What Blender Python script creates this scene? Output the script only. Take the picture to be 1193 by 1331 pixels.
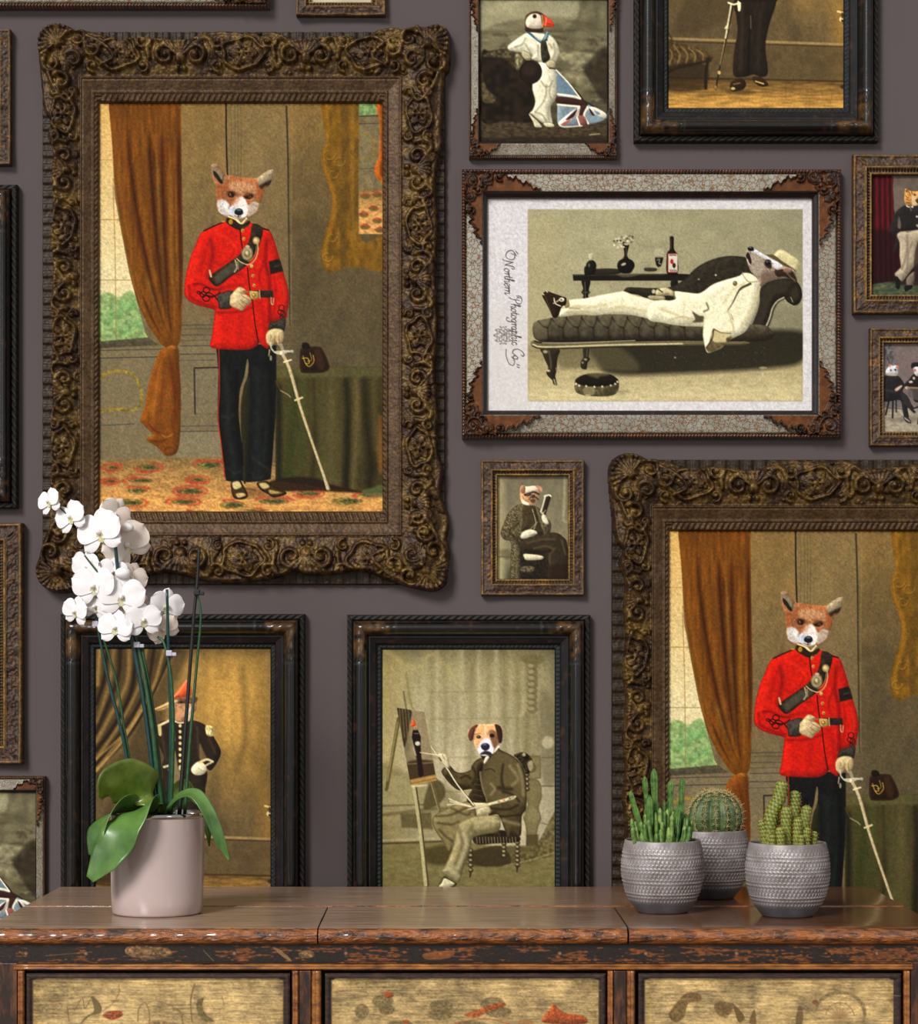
import bpy, bmesh, math, random
import numpy as np
from mathutils import Vector, Matrix
for o in list(bpy.data.objects): bpy.data.objects.remove(o)
SC = bpy.context.scene; COL = SC.collection
# ---------------------------------------------------------------- camera, world, lights, exposure
F = 2860.0; VX, VY = 610.0, 866.0; CAMZ = 1.191; WALL = 3.456; TOPZ = 0.85
cam_d = bpy.data.cameras.new('camera'); cam = bpy.data.objects.new('camera', cam_d); COL.objects.link(cam); SC.camera = cam
cam.location = (0, 0, CAMZ); cam.rotation_euler = (math.pi/2, 0, 0)
cam_d.sensor_fit = 'HORIZONTAL'; cam_d.sensor_width = 36; cam_d.lens = 36*F/1193
cam_d.shift_x = (596.5-VX)/1193; cam_d.shift_y = (VY-665.5)/1193; cam_d.clip_start = .05
SC.view_settings.view_transform = 'Standard'; SC.view_settings.look = 'None'; SC.view_settings.gamma = 1; SC.view_settings.use_curve_mapping = False
SC.view_settings.exposure = -0.16
wd = bpy.data.worlds.new('world'); SC.world = wd; wd.use_nodes = True
wn = wd.node_tree.nodes; wl = wd.node_tree.links
wn['Background'].inputs[0].default_value = (1, .985, .96, 1); wn['Background'].inputs[1].default_value = .42
def light(name, kind, loc, target, energy, col=(1,1,1), **kw):
    d = bpy.data.lights.new(name, kind); d.energy = energy; d.color = col
    for k, v in kw.items(): setattr(d, k, v)
    o = bpy.data.objects.new(name, d); COL.objects.link(o); o.location = loc
    o.rotation_euler = (Vector(target)-Vector(loc)).to_track_quat('-Z', 'Y').to_euler(); return o
light('daylight', 'SUN', (-1.6, .4, 3.4), (0, WALL, 1.3), 3.0, (1, .975, .94), angle=math.radians(17))
light('window_daylight', 'AREA', (-2.0, 0.2, 1.95), (0, 3.1, 1.0), 22, (.94, .97, 1), shape='RECTANGLE', size=.7, size_y=1.3)
light('window_daylight', 'AREA', (1.9, 0.0, 2.1), (0.1, 3.1, 1.0), 9, (1, .98, .95), shape='RECTANGLE', size=.6, size_y=1.2)
# ---------------------------------------------------------------- helpers
def W(px, py, D): return Vector(((px-VX)*D/F, D, CAMZ-(py-VY)*D/F))
def lin(c):
    c = np.asarray(c, np.float32); return np.where(c <= .04045, c/12.92, ((c+.055)/1.055)**2.4)
def L3(r, g, b): return tuple(float(v) for v in lin(np.array([r, g, b])/255))+(1,)
def mesh_np(name, V, Fq, colors=None, smooth=True, mat=None):
    me = bpy.data.meshes.new(name); V = np.asarray(V, np.float32); Fq = np.asarray(Fq, np.int32); n = Fq.shape[1]
    me.vertices.add(len(V)); me.vertices.foreach_set('co', V.ravel()); me.loops.add(Fq.size); me.polygons.add(len(Fq))
    me.polygons.foreach_set('loop_start', np.arange(0, Fq.size, n, dtype=np.int32)); me.polygons.foreach_set('loop_total', np.full(len(Fq), n, np.int32))
    me.loops.foreach_set('vertex_index', Fq.ravel()); me.polygons.foreach_set('use_smooth', np.full(len(Fq), smooth, bool))
    if colors is not None:
        a = me.color_attributes.new('Col', 'FLOAT_COLOR', 'POINT'); c = np.ones((len(V), 4), np.float32); c[:, :3] = lin(np.clip(colors, 0, 1)); a.data.foreach_set('color', c.ravel())
    me.update(calc_edges=True); me.validate()
    if mat: me.materials.append(mat)
    return me
def add(name, me, parent=None, loc=(0,0,0), **kw):
    o = bpy.data.objects.new(name, me); COL.objects.link(o); o.location = loc
    if parent: o.parent = parent
    for k, v in kw.items(): o[k] = v
    return o
def empty(name, loc, label, cat, group=None):
    o = bpy.data.objects.new(name, None); COL.objects.link(o); o.location = loc; o.empty_display_size = .05; o['label'] = label; o['category'] = cat
    if group: o['group'] = group
    return o
def gridfaces(h, w, keep=None, wrapx=False):
    i = np.arange(h*w).reshape(h, w)
    if wrapx: i = np.hstack([i, i[:, :1]])
    f = np.stack([i[:-1,:-1], i[1:,:-1], i[1:,1:], i[:-1,1:]], -1)
    return f[keep] if keep is not None else f.reshape(-1, 4)
def compact(V, Fq, C=None):
    u, inv = np.unique(Fq, return_inverse=True); return V[u], inv.reshape(Fq.shape), (C[u] if C is not None else None)
def bmesh_to(name, bm, mat, parent=None, smooth=False, **kw):
    me = bpy.data.meshes.new(name); bm.normal_update(); bm.to_mesh(me); bm.free()
    if smooth: me.polygons.foreach_set('use_smooth', [True]*len(me.polygons))
    me.materials.append(mat); return add(name, me, parent, **kw)
def box_bm(bm, x0, x1, y0, y1, z0, z1, bev=0, seg=2):
    r = bmesh.ops.create_cube(bm, size=1); vs = r['verts']
    for v in vs: v.co = Vector(((x0+x1)/2+v.co.x*(x1-x0), (y0+y1)/2+v.co.y*(y1-y0), (z0+z1)/2+v.co.z*(z1-z0)))
    if bev:
        es = list({e for v in vs for e in v.link_edges}); bmesh.ops.bevel(bm, geom=es, offset=bev, segments=seg, affect='EDGES', profile=.5)
    return bm
# ---------------------------------------------------------------- materials
def newmat(name):
    m = bpy.data.materials.new(name); m.use_nodes = True; return m, m.node_tree.nodes, m.node_tree.links, m.node_tree.nodes['Principled BSDF']
def N(nd, kind, **kw):
    n = nd.new(kind)
    for k, v in kw.items():
        if k in n.inputs: n.inputs[k].default_value = v
        else: setattr(n, k, v)
    return n
def ramp(nd, stops):
    r = nd.new('ShaderNodeValToRGB'); e = r.color_ramp.elements
    while len(e) < len(stops): e.new(.5)
    for q, (p, c) in zip(e, stops): q.position = p; q.color = c
    return r
def colmat(name, rough=.6, metal=0, bump=0, bscale=900, spec=.35, noise_amt=0, nscale=60, coat=0):
    """colour painted on the surface (attribute) plus a procedural fine grain"""
    m, nd, lk, p = newmat(name); a = N(nd, 'ShaderNodeVertexColor', layer_name='Col'); src = a.outputs[0]
    tc = N(nd, 'ShaderNodeTexCoord')
    if noise_amt:
        nz = N(nd, 'ShaderNodeTexNoise', Scale=nscale, Detail=6.0); lk.new(tc.outputs['Object'], nz.inputs['Vector'])
        r = ramp(nd, [(.3, (1-noise_amt,)*3+(1,)), (.7, (1+noise_amt,)*3+(1,))]); lk.new(nz.outputs[0], r.inputs[0])
        mx = N(nd, 'ShaderNodeMix', data_type='RGBA', blend_type='MULTIPLY'); mx.inputs[0].default_value = 1; lk.new(src, mx.inputs[6]); lk.new(r.outputs[0], mx.inputs[7]); src = mx.outputs[2]
    lk.new(src, p.inputs['Base Color']); p.inputs['Roughness'].default_value = rough; p.inputs['Metallic'].default_value = metal; p.inputs['Specular IOR Level'].default_value = spec
    p.inputs['Coat Weight'].default_value = coat; p.inputs['Coat Roughness'].default_value = .15
    if bump:
        nz = N(nd, 'ShaderNodeTexNoise', Scale=bscale, Detail=4.0); lk.new(tc.outputs['Object'], nz.inputs['Vector'])
        b = N(nd, 'ShaderNodeBump', Strength=bump, Distance=.0006); lk.new(nz.outputs[0], b.inputs['Height']); lk.new(b.outputs[0], p.inputs['Normal'])
    return m
def solid(name, c, rough=.5, metal=0, noise=.15, nscale=40, bump=0, spec=.5, stretch=None, c2=None, coat=0, sss=0, lo=.35, hi=.65, bscale=None, bdist=.001):
    m, nd, lk, p = newmat(name); tc = N(nd, 'ShaderNodeTexCoord'); mp = N(nd, 'ShaderNodeMapping'); lk.new(tc.outputs['Object'], mp.inputs[0])
    if stretch: mp.inputs['Scale'].default_value = stretch
    nz = N(nd, 'ShaderNodeTexNoise', Scale=nscale, Detail=6.0, Roughness=.6); lk.new(mp.outputs[0], nz.inputs['Vector'])
    a = L3(*c); b = L3(*c2) if c2 else tuple(min(1, v*(1+noise)) for v in a[:3])+(1,)
    if not c2: a = tuple(v*(1-noise) for v in a[:3])+(1,)
    r = ramp(nd, [(lo, a), (hi, b)]); lk.new(nz.outputs[0], r.inputs[0]); lk.new(r.outputs[0], p.inputs['Base Color'])
    p.inputs['Roughness'].default_value = rough; p.inputs['Metallic'].default_value = metal; p.inputs['Specular IOR Level'].default_value = spec; p.inputs['Coat Weight'].default_value = coat; p.inputs['Coat Roughness'].default_value = .12
    if sss: p.inputs['Subsurface Weight'].default_value = sss; p.inputs['Subsurface Radius'].default_value = (.004,.004,.003); p.inputs['Subsurface Scale'].default_value = 1
    if bump:
        n2 = N(nd, 'ShaderNodeTexNoise', Scale=bscale or nscale*3, Detail=5.0); lk.new(mp.outputs[0], n2.inputs['Vector'])
        bp = N(nd, 'ShaderNodeBump', Strength=bump, Distance=bdist); lk.new(n2.outputs[0], bp.inputs['Height']); lk.new(bp.outputs[0], p.inputs['Normal'])
    return m
M_picture = colmat('printed_canvas', .75, spec=.15, bump=.12, bscale=1400)
M_card = colmat('pebbled_card', .8, spec=.1, bump=.5, bscale=700)
M_gilt = colmat('antique_gilt', .46, .3, .5, 900, .35, .25, 260)
M_dark = colmat('ebonised_wood', .26, .0, .2, 500, .5, .35, 90, coat=.35)
M_rope = colmat('blackened_rope_edge', .62, .0, .3, 500, .25, .30, 90)
M_smallgilt = colmat('tarnished_gilt', .5, .3, .9, 1100, .45, .35, 420)
M_lacquer = colmat('worn_lacquer', .33, 0, .5, 260, .5, .18, 150, coat=.25)
M_lacquer_panel = colmat('painted_drawer_wood', .6, 0, .5, 260, .3, .1, 150)
def crackle(name, scale):
    m, nd, lk, p = newmat(name); tc = N(nd, 'ShaderNodeTexCoord')
    n0 = N(nd, 'ShaderNodeTexNoise', Scale=scale*1.3, Detail=3.0); lk.new(tc.outputs['Object'], n0.inputs['Vector'])
    v1 = N(nd, 'ShaderNodeMix', data_type='RGBA'); v1.inputs[0].default_value = .012; lk.new(tc.outputs['Object'], v1.inputs[6]); lk.new(n0.outputs['Color'], v1.inputs[7])
    vo = N(nd, 'ShaderNodeTexVoronoi', feature='DISTANCE_TO_EDGE', Scale=scale); lk.new(v1.outputs[2], vo.inputs['Vector'])
    r = ramp(nd, [(0, L3(104, 62, 26)), (.035, L3(146, 106, 62)), (.085, L3(150, 148, 136)), (1, L3(162, 163, 155))]); lk.new(vo.outputs[0], r.inputs[0])
    n1 = N(nd, 'ShaderNodeTexNoise', Scale=60, Detail=6.0); lk.new(tc.outputs['Object'], n1.inputs['Vector'])
    r1 = ramp(nd, [(.35, (.78,.74,.68,1)), (.65, (1.05,1.05,1.05,1))]); lk.new(n1.outputs[0], r1.inputs[0])
    mx = N(nd, 'ShaderNodeMix', data_type='RGBA', blend_type='MULTIPLY'); mx.inputs[0].default_value = 1; lk.new(r.outputs[0], mx.inputs[6]); lk.new(r1.outputs[0], mx.inputs[7]); lk.new(mx.outputs[2], p.inputs['Base Color'])
    r2 = ramp(nd, [(0, (0,0,0,1)), (.07, (1,1,1,1))]); lk.new(vo.outputs[0], r2.inputs[0]); b = N(nd, 'ShaderNodeBump', Strength=.7, Distance=.0006); lk.new(r2.outputs[0], b.inputs['Height']); lk.new(b.outputs[0], p.inputs['Normal'])
    p.inputs['Roughness'].default_value = .5; return m
M_crackle = crackle('crackled_cream_paint', 128); M_crackle_small = crackle('crackled_cream_paint_fine', 260)
M_wall = solid('painted_wall', (91, 82, 82), .9, noise=.03, nscale=3, spec=.1, bump=.05, bscale=300)
M_back = solid('picture_backing', (60, 44, 30), .8, noise=.2)
# ---------------------------------------------------------------- room
def structure(name, x0, x1, y0, y1, z0, z1, m):
    bm = bmesh.new(); box_bm(bm, x0, x1, y0, y1, z0, z1); o = bmesh_to(name, bm, m); o['kind'] = 'structure'; return o
structure('wall_back', -2.6, 2.6, WALL, WALL+.12, 0, 2.75, M_wall)
structure('floor', -2.6, 2.6, -.6, WALL+.12, -.08, 0, solid('oak_floor', (92, 66, 44), .45, noise=.3, nscale=6, stretch=(1, 9, 1)))
structure('baseboard_back', -2.6, 2.6, WALL-.018, WALL, 0, .12, solid('painted_baseboard', (84, 76, 78), .5, noise=.03))
# ---------------------------------------------------------------- painter: colours the flat pictures (numpy only)
import numpy as np
ARES = 1.6          # colour cells per photo pixel
def spl(pts, closed=True, n=6):
    p = np.asarray(pts, float)
    if len(p) < 3: return p
    if closed: a = np.roll(p, 1, 0); b = p; c = np.roll(p, -1, 0); d = np.roll(p, -2, 0)
    else:
        q = np.vstack([2*p[0]-p[1], p, 2*p[-1]-p[-2]]); a = q[:-3]; b = q[1:-2]; c = q[2:-1]; d = q[3:]
    out = []
    for t in np.arange(n)/n:
        out.append(0.5*((2*b)+(-a+c)*t+(2*a-5*b+4*c-d)*t*t+(-a+3*b-3*c+d)*t**3))
    o = np.stack(out, 1).reshape(-1, p.shape[1])
    return o if closed else np.vstack([o, p[-1:]])
class Cv:
    def __init__(s, x0, y0, x1, y1, bg=(128,128,128), res=None, seed=1):
        s.r = res or ARES; s.x0, s.y0, s.x1, s.y1 = x0, y0, x1, y1
        s.w = int(round((x1-x0)*s.r)); s.h = int(round((y1-y0)*s.r))
        s.X, s.Y = np.meshgrid(x0+(np.arange(s.w)+.5)/s.r, y0+(np.arange(s.h)+.5)/s.r)
        s.X = s.X.astype(np.float32); s.Y = s.Y.astype(np.float32)
        s.c = np.empty((s.h, s.w, 3), np.float32); s.c[:] = bg
        s.rng = np.random.default_rng(seed); s.ox = 0; s.oy = 0; s.k = 1
    def z(s, ox, oy, k): s.ox, s.oy, s.k = ox, oy, k; return s
    def T(s, pts): p = np.asarray(pts, float).reshape(-1, 2); return p/s.k+np.array([s.ox, s.oy])
    def noise(s, sx, sy, sl=None):
        gw = int((s.x1-s.x0)/sx)+4; gh = int((s.y1-s.y0)/sy)+4
        g = s.rng.random((gh, gw)).astype(np.float32)*2-1
        fx = (s.X[0]-s.x0)/sx+.5; fy = (s.Y[:, 0]-s.y0)/sy+.5
        ix = fx.astype(int); iy = fy.astype(int); tx = fx-ix; ty = fy-iy
        tx = tx*tx*(3-2*tx); ty = (ty*ty*(3-2*ty))[:, None]
        a = g[iy][:, ix]*(1-tx)+g[iy][:, ix+1]*tx; b = g[iy+1][:, ix]*(1-tx)+g[iy+1][:, ix+1]*tx
        return a*(1-ty)+b*ty
    def _box(s, p, m):
        ax = max(0, int((p[:,0].min()-m-s.x0)*s.r)); bx = min(s.w, int((p[:,0].max()+m-s.x0)*s.r)+2)
        ay = max(0, int((p[:,1].min()-m-s.y0)*s.r)); by = min(s.h, int((p[:,1].max()+m-s.y0)*s.r)+2)
        if bx <= ax or by <= ay: return None
        return (slice(ay, by), slice(ax, bx))
    def _dist(s, sl, p, closed, wd=None):
        X = s.X[sl]; Y = s.Y[sl]; D = np.full(X.shape, 1e9, np.float32); ins = np.zeros(X.shape, bool)
        n = len(p); rg = range(n if closed else n-1)
        for i in rg:
            ax, ay = p[i]; bx, by = p[(i+1) % n]; dx = bx-ax; dy = by-ay; L = dx*dx+dy*dy+1e-9
            t = np.clip(((X-ax)*dx+(Y-ay)*dy)/L, 0, 1)
            d = np.hypot(X-ax-t*dx, Y-ay-t*dy)
            if wd is not None: d = d-(wd[i]+(wd[i+1]-wd[i])*t)*.5
            D = np.minimum(D, d)
            if closed and dy != 0:
                cr = ((ay > Y) != (by > Y)) & (X < dx*(Y-ay)/dy+ax); ins ^= cr
        return np.where(ins, -D, D) if closed else D
    def put(s, sl, m, col, a=1, clip=None, n=None):
        if clip is not None: m = m*clip[sl]
        m = (m*a)[..., None]
        if isinstance(col, tuple) and isinstance(col[0], str):
            _, c0, c1, p0, p1 = col; q = s.T([p0, p1]); d = q[1]-q[0]; L = (d**2).sum()
            t = np.clip(((s.X[sl]-q[0,0])*d[0]+(s.Y[sl]-q[0,1])*d[1])/L, 0, 1)[..., None]
            C = np.array(c0)*(1-t)+np.array(c1)*t
        else: C = np.array(col, np.float32)
        if n is not None:
            amp, sx, sy = n; C = C*(1+amp*s.noise(sx, sy)[sl][..., None])
        s.c[sl] = s.c[sl]*(1-m)+C*m
    def poly(s, pts, col, f=1.0, a=1, sm=True, clip=None, n=None, edge=None):
        """f = feather in photo px; edge = (colour, width, strength) darkens or lightens towards the outline"""
        p = s.T(pts); p = spl(p) if sm else p
        sl = s._box(p, f+1); full = np.zeros((s.h, s.w), np.float32)
        if sl is None: return full
        D = s._dist(sl, p, True); m = np.clip(.5-D/f, 0, 1); s.put(sl, m, col, a, clip, n)
        dp = -float(D.min())
        if sm and f <= 1.6 and dp > 2.2 and a > .85 and min(D.shape) > 4:      # painted roundness of the drawn body
            w = min(11., dp); gy, gx = np.gradient(D); q = np.clip(1+D/w, 0, 1)**1.2*m
            if clip is not None: q = q*clip[sl]
            sh = (gx*.55+gy*.6)*s.r; mot = s.noise(3.2, 4.5)[sl]*.07+s.noise(1.4, 2.6)[sl]*.05
            s.c[sl] = s.c[sl]*(1-q*np.clip(sh*.42+.05, -.24, .5)+mot*m*.5)[..., None]
        if edge:
            ec, ew, es = edge; e = np.clip(1+D/ew, 0, 1)**1.5*np.clip(.5-D/f, 0, 1); s.put(sl, e, ec, es, clip)
        full[sl] = m if clip is None else m*clip[sl]
        return full
    def line(s, pts, w, col, f=.8, a=1, sm=True, clip=None, w1=None, n=None):
        p = s.T(pts); p = spl(p, False) if sm and len(p) > 2 else p
        W = np.linspace(w, w if w1 is None else w1, len(p)) if np.isscalar(w) else np.interp(np.linspace(0, 1, len(p)), np.linspace(0, 1, len(w)), w)
        sl = s._box(p, max(W)/2+f+1)
        if sl is None: return
        D = s._dist(sl, p, False, W); s.put(sl, np.clip(.5-D/f, 0, 1), col, a, clip, n)
    def ell(s, x, y, rx, ry, col, f=1, a=1, rot=0, clip=None, edge=None, n=None):
        t = np.linspace(0, 2*np.pi, 20, endpoint=False); c, sn = np.cos(rot), np.sin(rot)
        px = rx*np.cos(t); py = ry*np.sin(t)
        return s.poly(np.stack([x+px*c-py*sn, y+px*sn+py*c], 1), col, f, a, False, clip, n, edge)
    def lin(s, pts, f=2): pass
    def mul(s, sl_m, k): s.c *= (1+(k-1)*sl_m)[..., None]
    def speck(s, m, amp, sx=1.2, sy=1.2): s.c *= (1+amp*s.noise(sx, sy)*m)[..., None]
    def fur(s, m, amp, ang=0, L=5):
        s.c *= (1+amp*s.noise(1.3, L)*m+amp*.6*s.noise(3, 3)*m)[..., None]
    def grain(s, a=.06, sx=1.1, sy=1.1, tint=0):
        s.c *= (1+a*s.noise(sx, sy)+a*.7*s.noise(sx*2.3, sy*2.3))[..., None]
        if tint: s.c += tint*np.stack([s.noise(2, 2), s.noise(2, 2), s.noise(2, 2)], -1)
    def out(s): return np.clip(s.c, 0, 255)/255
    def over(s, x, y):
        return
# ---------------------------------------------------------------- picture: fox in a scarlet tunic
def paint_fox():
    c = Cv(124, 128, 500, 667, (112, 97, 66), seed=3)
    # wall tone of the painting
    X, Y = c.X, c.Y
    t = np.clip((Y-130)/330, 0, 1)[..., None]
    c.c = np.array([131., 103, 56])*(1-t)**1.3+np.array([112., 97, 66])*(1-(1-t)**1.3)+np.zeros_like(c.c)
    c.c *= (1-.24*np.clip((X-330)/60,0,1)*np.clip((Y-150)/140,0,1))[..., None]
    c.c *= (1+.07*c.noise(22, 30)+.05*c.noise(7, 9))[..., None]
    c.z(0, 0, 1)
    # pilaster
    c.poly([(294,128),(316,128),(318,420),(345,450),(250,450),(292,420)], (122,105,70), 2, .45, sm=False)
    c.poly([(318,128),(372,128),(374,420),(320,420)], (128,108,72), 3, .5, sm=False)
    c.line([(292,128),(292.5,180),(294,230)], 1.9, (26,20,14)); c.line([(294,230),(294,300)], 1, (60,52,40), a=.6)
    for x in (298,303,307,311): c.line([(x,128),(x+1,170),(x+.4,228)], .9, (80,68,46), a=.55)
    c.line([(371,134),(373,200),(374,300),(376,420)], [2.6,2.2,1.5,1.2], (46,40,30), a=.85)
    c.line([(378,134),(377,420)], 1.5, (140,122,88), a=.4)
    for y in (150,200,260,330): c.line([(378,y),(415,y+3)], 6, (132,112,74), 6, .12)
    # dado mouldings
    c.poly([(126,445),(248,445),(262,430),(345,430),(345,596),(126,600)], (126,113,84), 4, .55, sm=False)
    for y, a in ((420,.7),(425,.45),(433,.6),(440,.4),(447,.7),(458,.8),(466,.5)):
        c.line([(232,y),(278,y-.5)], 1.4, (60,58,56), a=a)
        c.line([(347,y),(392,y)], 1.2, (70,64,54), a=a*.6)
    for y, a in ((452,.7),(462,.85)): c.line([(128,y+1),(215,y-1)], 1.4, (58,54,50), a=a)
    c.line([(128,551),(172,549)], 1.4, (64,62,60), a=.7); c.line([(226,552),(300,551)], 1.3, (70,68,64), a=.8); c.line([(226,559),(300,558)], 1.5, (66,64,60), a=.8)
    for y in (478,500,520,540): c.line([(236,y),(285,y)], 1, (92,86,70), a=.35)
    c.poly([(250,476),(285,476),(285,536),(252,536)], (118,108,82), 1.5, .6, sm=False)
    c.line([(286,475),(250.5,476),(251.5,536)], 2, (34,28,22), sm=False, a=.85); c.line([(251,536),(286,536)], 1, (90,84,66), a=.7)
    c.poly([(226,560),(290,560),(290,594),(226,594)], (134,124,96), 3, .5, sm=False)
    # gold wreath on the dado
    c.line([(128,488),(140,481),(160,481),(172,487),(180,501),(182,515),(178,527),(168,531),(150,530),(128,532)], 4.2, (140,118,40), 2.5, .8, n=(.3,3,3))
    # window
    wn = c.poly([(126,128),(141,128),(146,250),(165,350),(186,430),(192,440),(126,444)], ('g',(216,172,98),(224,208,158),(130,135),(150,360)), 1, sm=False)
    c.line([(146,128),(148,444)], .1, (0,0,0), a=0)
    c.poly([(126,385),(140,378),(152,384),(160,378),(172,380),(190,440),(126,443)], (134,160,98), 3, .95, clip=wn, n=(.22,4,4))
    for (x,y,rx,ry) in ((150,400,9,12),(166,392,8,12),(138,412,8,8),(176,415,9,10),(158,425,10,8)):
        c.ell(x,y,rx,ry,(96,146,84),5,.5,clip=wn); c.ell(x-2,y-4,rx*.5,ry*.5,(168,184,124),4,.5,clip=wn)
    c.line([(144,228),(147,330),(148,442)], 1.2, (150,110,62), a=.7, clip=wn)
    for y in (204,282,361): c.line([(126,y),(170,y)], 1.5 if y==282 else 1.1, (160,118,66), a=.75, clip=wn)
    c.poly([(128,441),(190,436),(205,446),(128,450)], (74,66,48), 1.5, .9, sm=False, n=(.2,3,2))
    # floor carpet
    fl = c.poly([(126,596),(232,593),(300,593),(300,600),(500,600),(500,667),(126,667)], ('g',(132,104,60),(208,152,82),(200,596),(200,650)), 2, sm=False, n=(.12,12,3))
    c.c *= (1+.13*c.noise(2.2,1.4)*fl)[..., None]
    R = np.random.default_rng(5)
    med = [(190,606,22,7),(270,603,24,8),(143,606,15,5),(180,623,26,5),(255,622,18,5),(175,636,22,6),(245,637,26,8),(165,652,28,8),(236,651,26,6),(300,655,26,8),(355,650,30,7),(450,650,32,8),(400,640,24,6),(140,624,14,4),(330,662,24,3),(250,664,26,2.5),(475,642,18,5)]
    for (x,y,rx,ry) in med:
        c.ell(x,y,rx*.66,ry*.62,(110,100,50),2,.8,clip=fl,n=(.45,2.5,1.5)); c.ell(x+rx*.1,y,rx*.38,ry*.35,(58,66,34),2,.75,clip=fl,n=(.5,2,1.2))
        th = np.linspace(R.random()*6, R.random()*6+4.6, 14)
        c.line(np.stack([x+rx*.85*np.cos(th), y+ry*.85*np.sin(th)],1), [1.5,4,1.6,4.4,1.5], (176,56,36), 3, .7, clip=fl, n=(.3,2,1.2)); th = th+.9; c.line(np.stack([x+rx*.6*np.cos(th), y+ry*.6*np.sin(th)],1), [1,2.4,.5,2.6,.5], (150,60,34), 2, .5, clip=fl)
    for i in range(150):
        x = R.uniform(128,498); y = R.uniform(606,665); c.line([(x,y),(x+R.uniform(-5,5),y+R.uniform(-1.5,1.5))], 1.2, [(180,74,44),(104,90,46),(226,170,92)][i%3], 1.6, .5, clip=fl)
    # curtain
    cu = c.poly([(138,128),(233,128),(234,230),(236,330),(234,420),(232,440),(228,449),(217,452),(206,444),(190,420),(176,390),(166,350),(156,300),(147,240),(143,180)], (112,64,12), 1.3, sm=False, n=(.16,3,22))
    def fold(pts, w, col, a, clip):
        f = max(np.max(w)*.75,1.8); c.line(pts, [-f]+list(np.array(w)*.8)+[-f], col, f, a, clip=clip)
        c.line([(x+1.5*np.sin(y*.05), y) for x, y in pts], [-f*.5]+list(np.array(w)*.25)+[-f*.5], col, 1.3, a*.5, clip=clip, n=(.3,2,8))
    for pts, w, k, a in [
        ([(148,128),(152,220),(165,310),(186,400),(215,446)],[7,8,7,4],1,.35),
        ([(162,128),(166,200),(178,290),(200,390),(222,444)],[5,7,8,3],0,.75),
        ([(172,140),(176,210),(188,300),(205,390),(222,440)],[4,6,6,3],1,.3),
        ([(190,150),(194,210),(198,280),(208,370),(222,436)],[9,11,9,4],0,.85),
        ([(180,128),(184,180),(192,260),(204,360)],[5,6,6,3],1,.25),
        ([(199,160),(203,230),(208,310),(214,400),(222,440)],[3,5,4,2],2,.6),
        ([(207,140),(209,210),(211,300),(216,400),(224,442)],[6,9,8,3],0,.75),
        ([(218,160),(219,260),(222,350),(226,430)],[4,7,7,3],2,.35),
        ([(230,128),(231,240),(233,340),(231,430)],[7,7,5,3],0,.8),
        ([(225,200),(227,300),(230,400)],[3,4,2],1,.35),
        ([(185,340),(196,385),(214,430)],[6,5,2],2,.45), ([(178,370),(192,405),(210,440)],[3,4,2],0,.6),
        ([(140,135),(146,230),(158,310),(176,380),(200,432)],[2,3,3,2],2,.4)]:
        fold(pts, w, [(54,22,2),(140,90,28),(140,108,46)][k], a, cu)
    tl = c.poly([(214,449),(224,446),(230,452),(231,475),(233,510),(232,560),(229,583),(222,590),(212,590),(207,584),(200,578),(190,572),(188,567),(196,563),(184,550),(180,543),(186,525),(190,500),(197,475),(205,455)], (122,68,14), 1.3, n=(.12,5,14))
    for pts, w, k, a in [([(216,452),(222,480),(225,530),(222,585)],[5,8,8,5],0,.6), ([(210,456),(203,490),(197,530),(192,550)],[3,6,8,4],1,.45),
        ([(226,450),(230,490),(229,560)],[3,4,3],0,.55), ([(212,470),(208,510),(206,550)],[3,5,4],0,.35), ([(186,545),(200,558),(216,565)],[2,4,2],0,.8),
        ([(190,570),(204,572),(220,568)],[3,4,2],0,.7), ([(204,560),(214,566),(226,560)],[2,3,2],2,.5), ([(208,588),(216,580),(228,582)],[3,4,2],0,.75), ([(213,452),(219,447),(228,452)],[3,3,3],2,.5)]:
        fold(pts, w, [(88,36,6),(190,116,40),(196,136,60)][k], a, tl)
    # mirror on the right with its gilt frame
    mf = c.poly([(418,128),(466,128),(466,300),(500,303),(500,348),(470,345),(446,345),(430,352),(420,346),(416,330),(418,312),(424,290),(430,270),(430,250),(424,232),(418,215),(417,195),(423,180),(420,160),(417,140)], (116,80,18), 2, .9, n=(.2,6,12))
    for pts, w, col, a in [([(423,132),(425,165),(421,190),(422,215),(430,240),(434,265),(428,295),(422,320),(424,342)],[5,6,5,6,6,5],(158,108,26),.6),
        ([(447,132),(448,200),(446,260),(446,340)],[10,12,10,8],(86,64,24),.5), ([(458,132),(459,300),(480,306),(500,306)],[4,4,4,4],(138,102,40),.6), ([(440,140),(441,200),(444,240)],[4,5,4],(140,100,30),.35)]:
        c.line(pts, w, col, 4, a, clip=mf)
    for (x,y,r) in ((426,196,9),(432,222,7),(424,330,8),(440,205,8),(430,305,7)):
        th = np.linspace(0,5,12); c.line(np.stack([x+r*np.cos(th)*(1-th/9), y+r*np.sin(th)*(1-th/9)],1), 2, (164,120,40), 1.5, .55, clip=mf); c.line(np.stack([x+1+r*np.cos(th)*(1-th/9), y+1.5+r*np.sin(th)*(1-th/9)],1), 1, (70,46,12), 1.2, .5, clip=mf)
    mi = c.poly([(466,128),(500,128),(500,301),(465,301)], (118,104,72), 1, sm=False, n=(.1,6,6))
    c.poly([(466,128),(492,128),(496,144),(466,146)], (122,150,90), 1.5, .95, sm=False, clip=mi, n=(.2,3,3))
    c.line([(466,147),(497,146)], 1.5, (60,60,52), clip=mi); c.line([(466,157),(496,156)], 1.2, (70,68,58), clip=mi); c.line([(466,216),(496,214)], 1, (80,76,60), clip=mi)
    c.line([(468,172),(478,170),(485,180),(484,196),(476,202),(468,200)], 1.8, (140,116,40), 1.5, .8, clip=mi)
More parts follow.
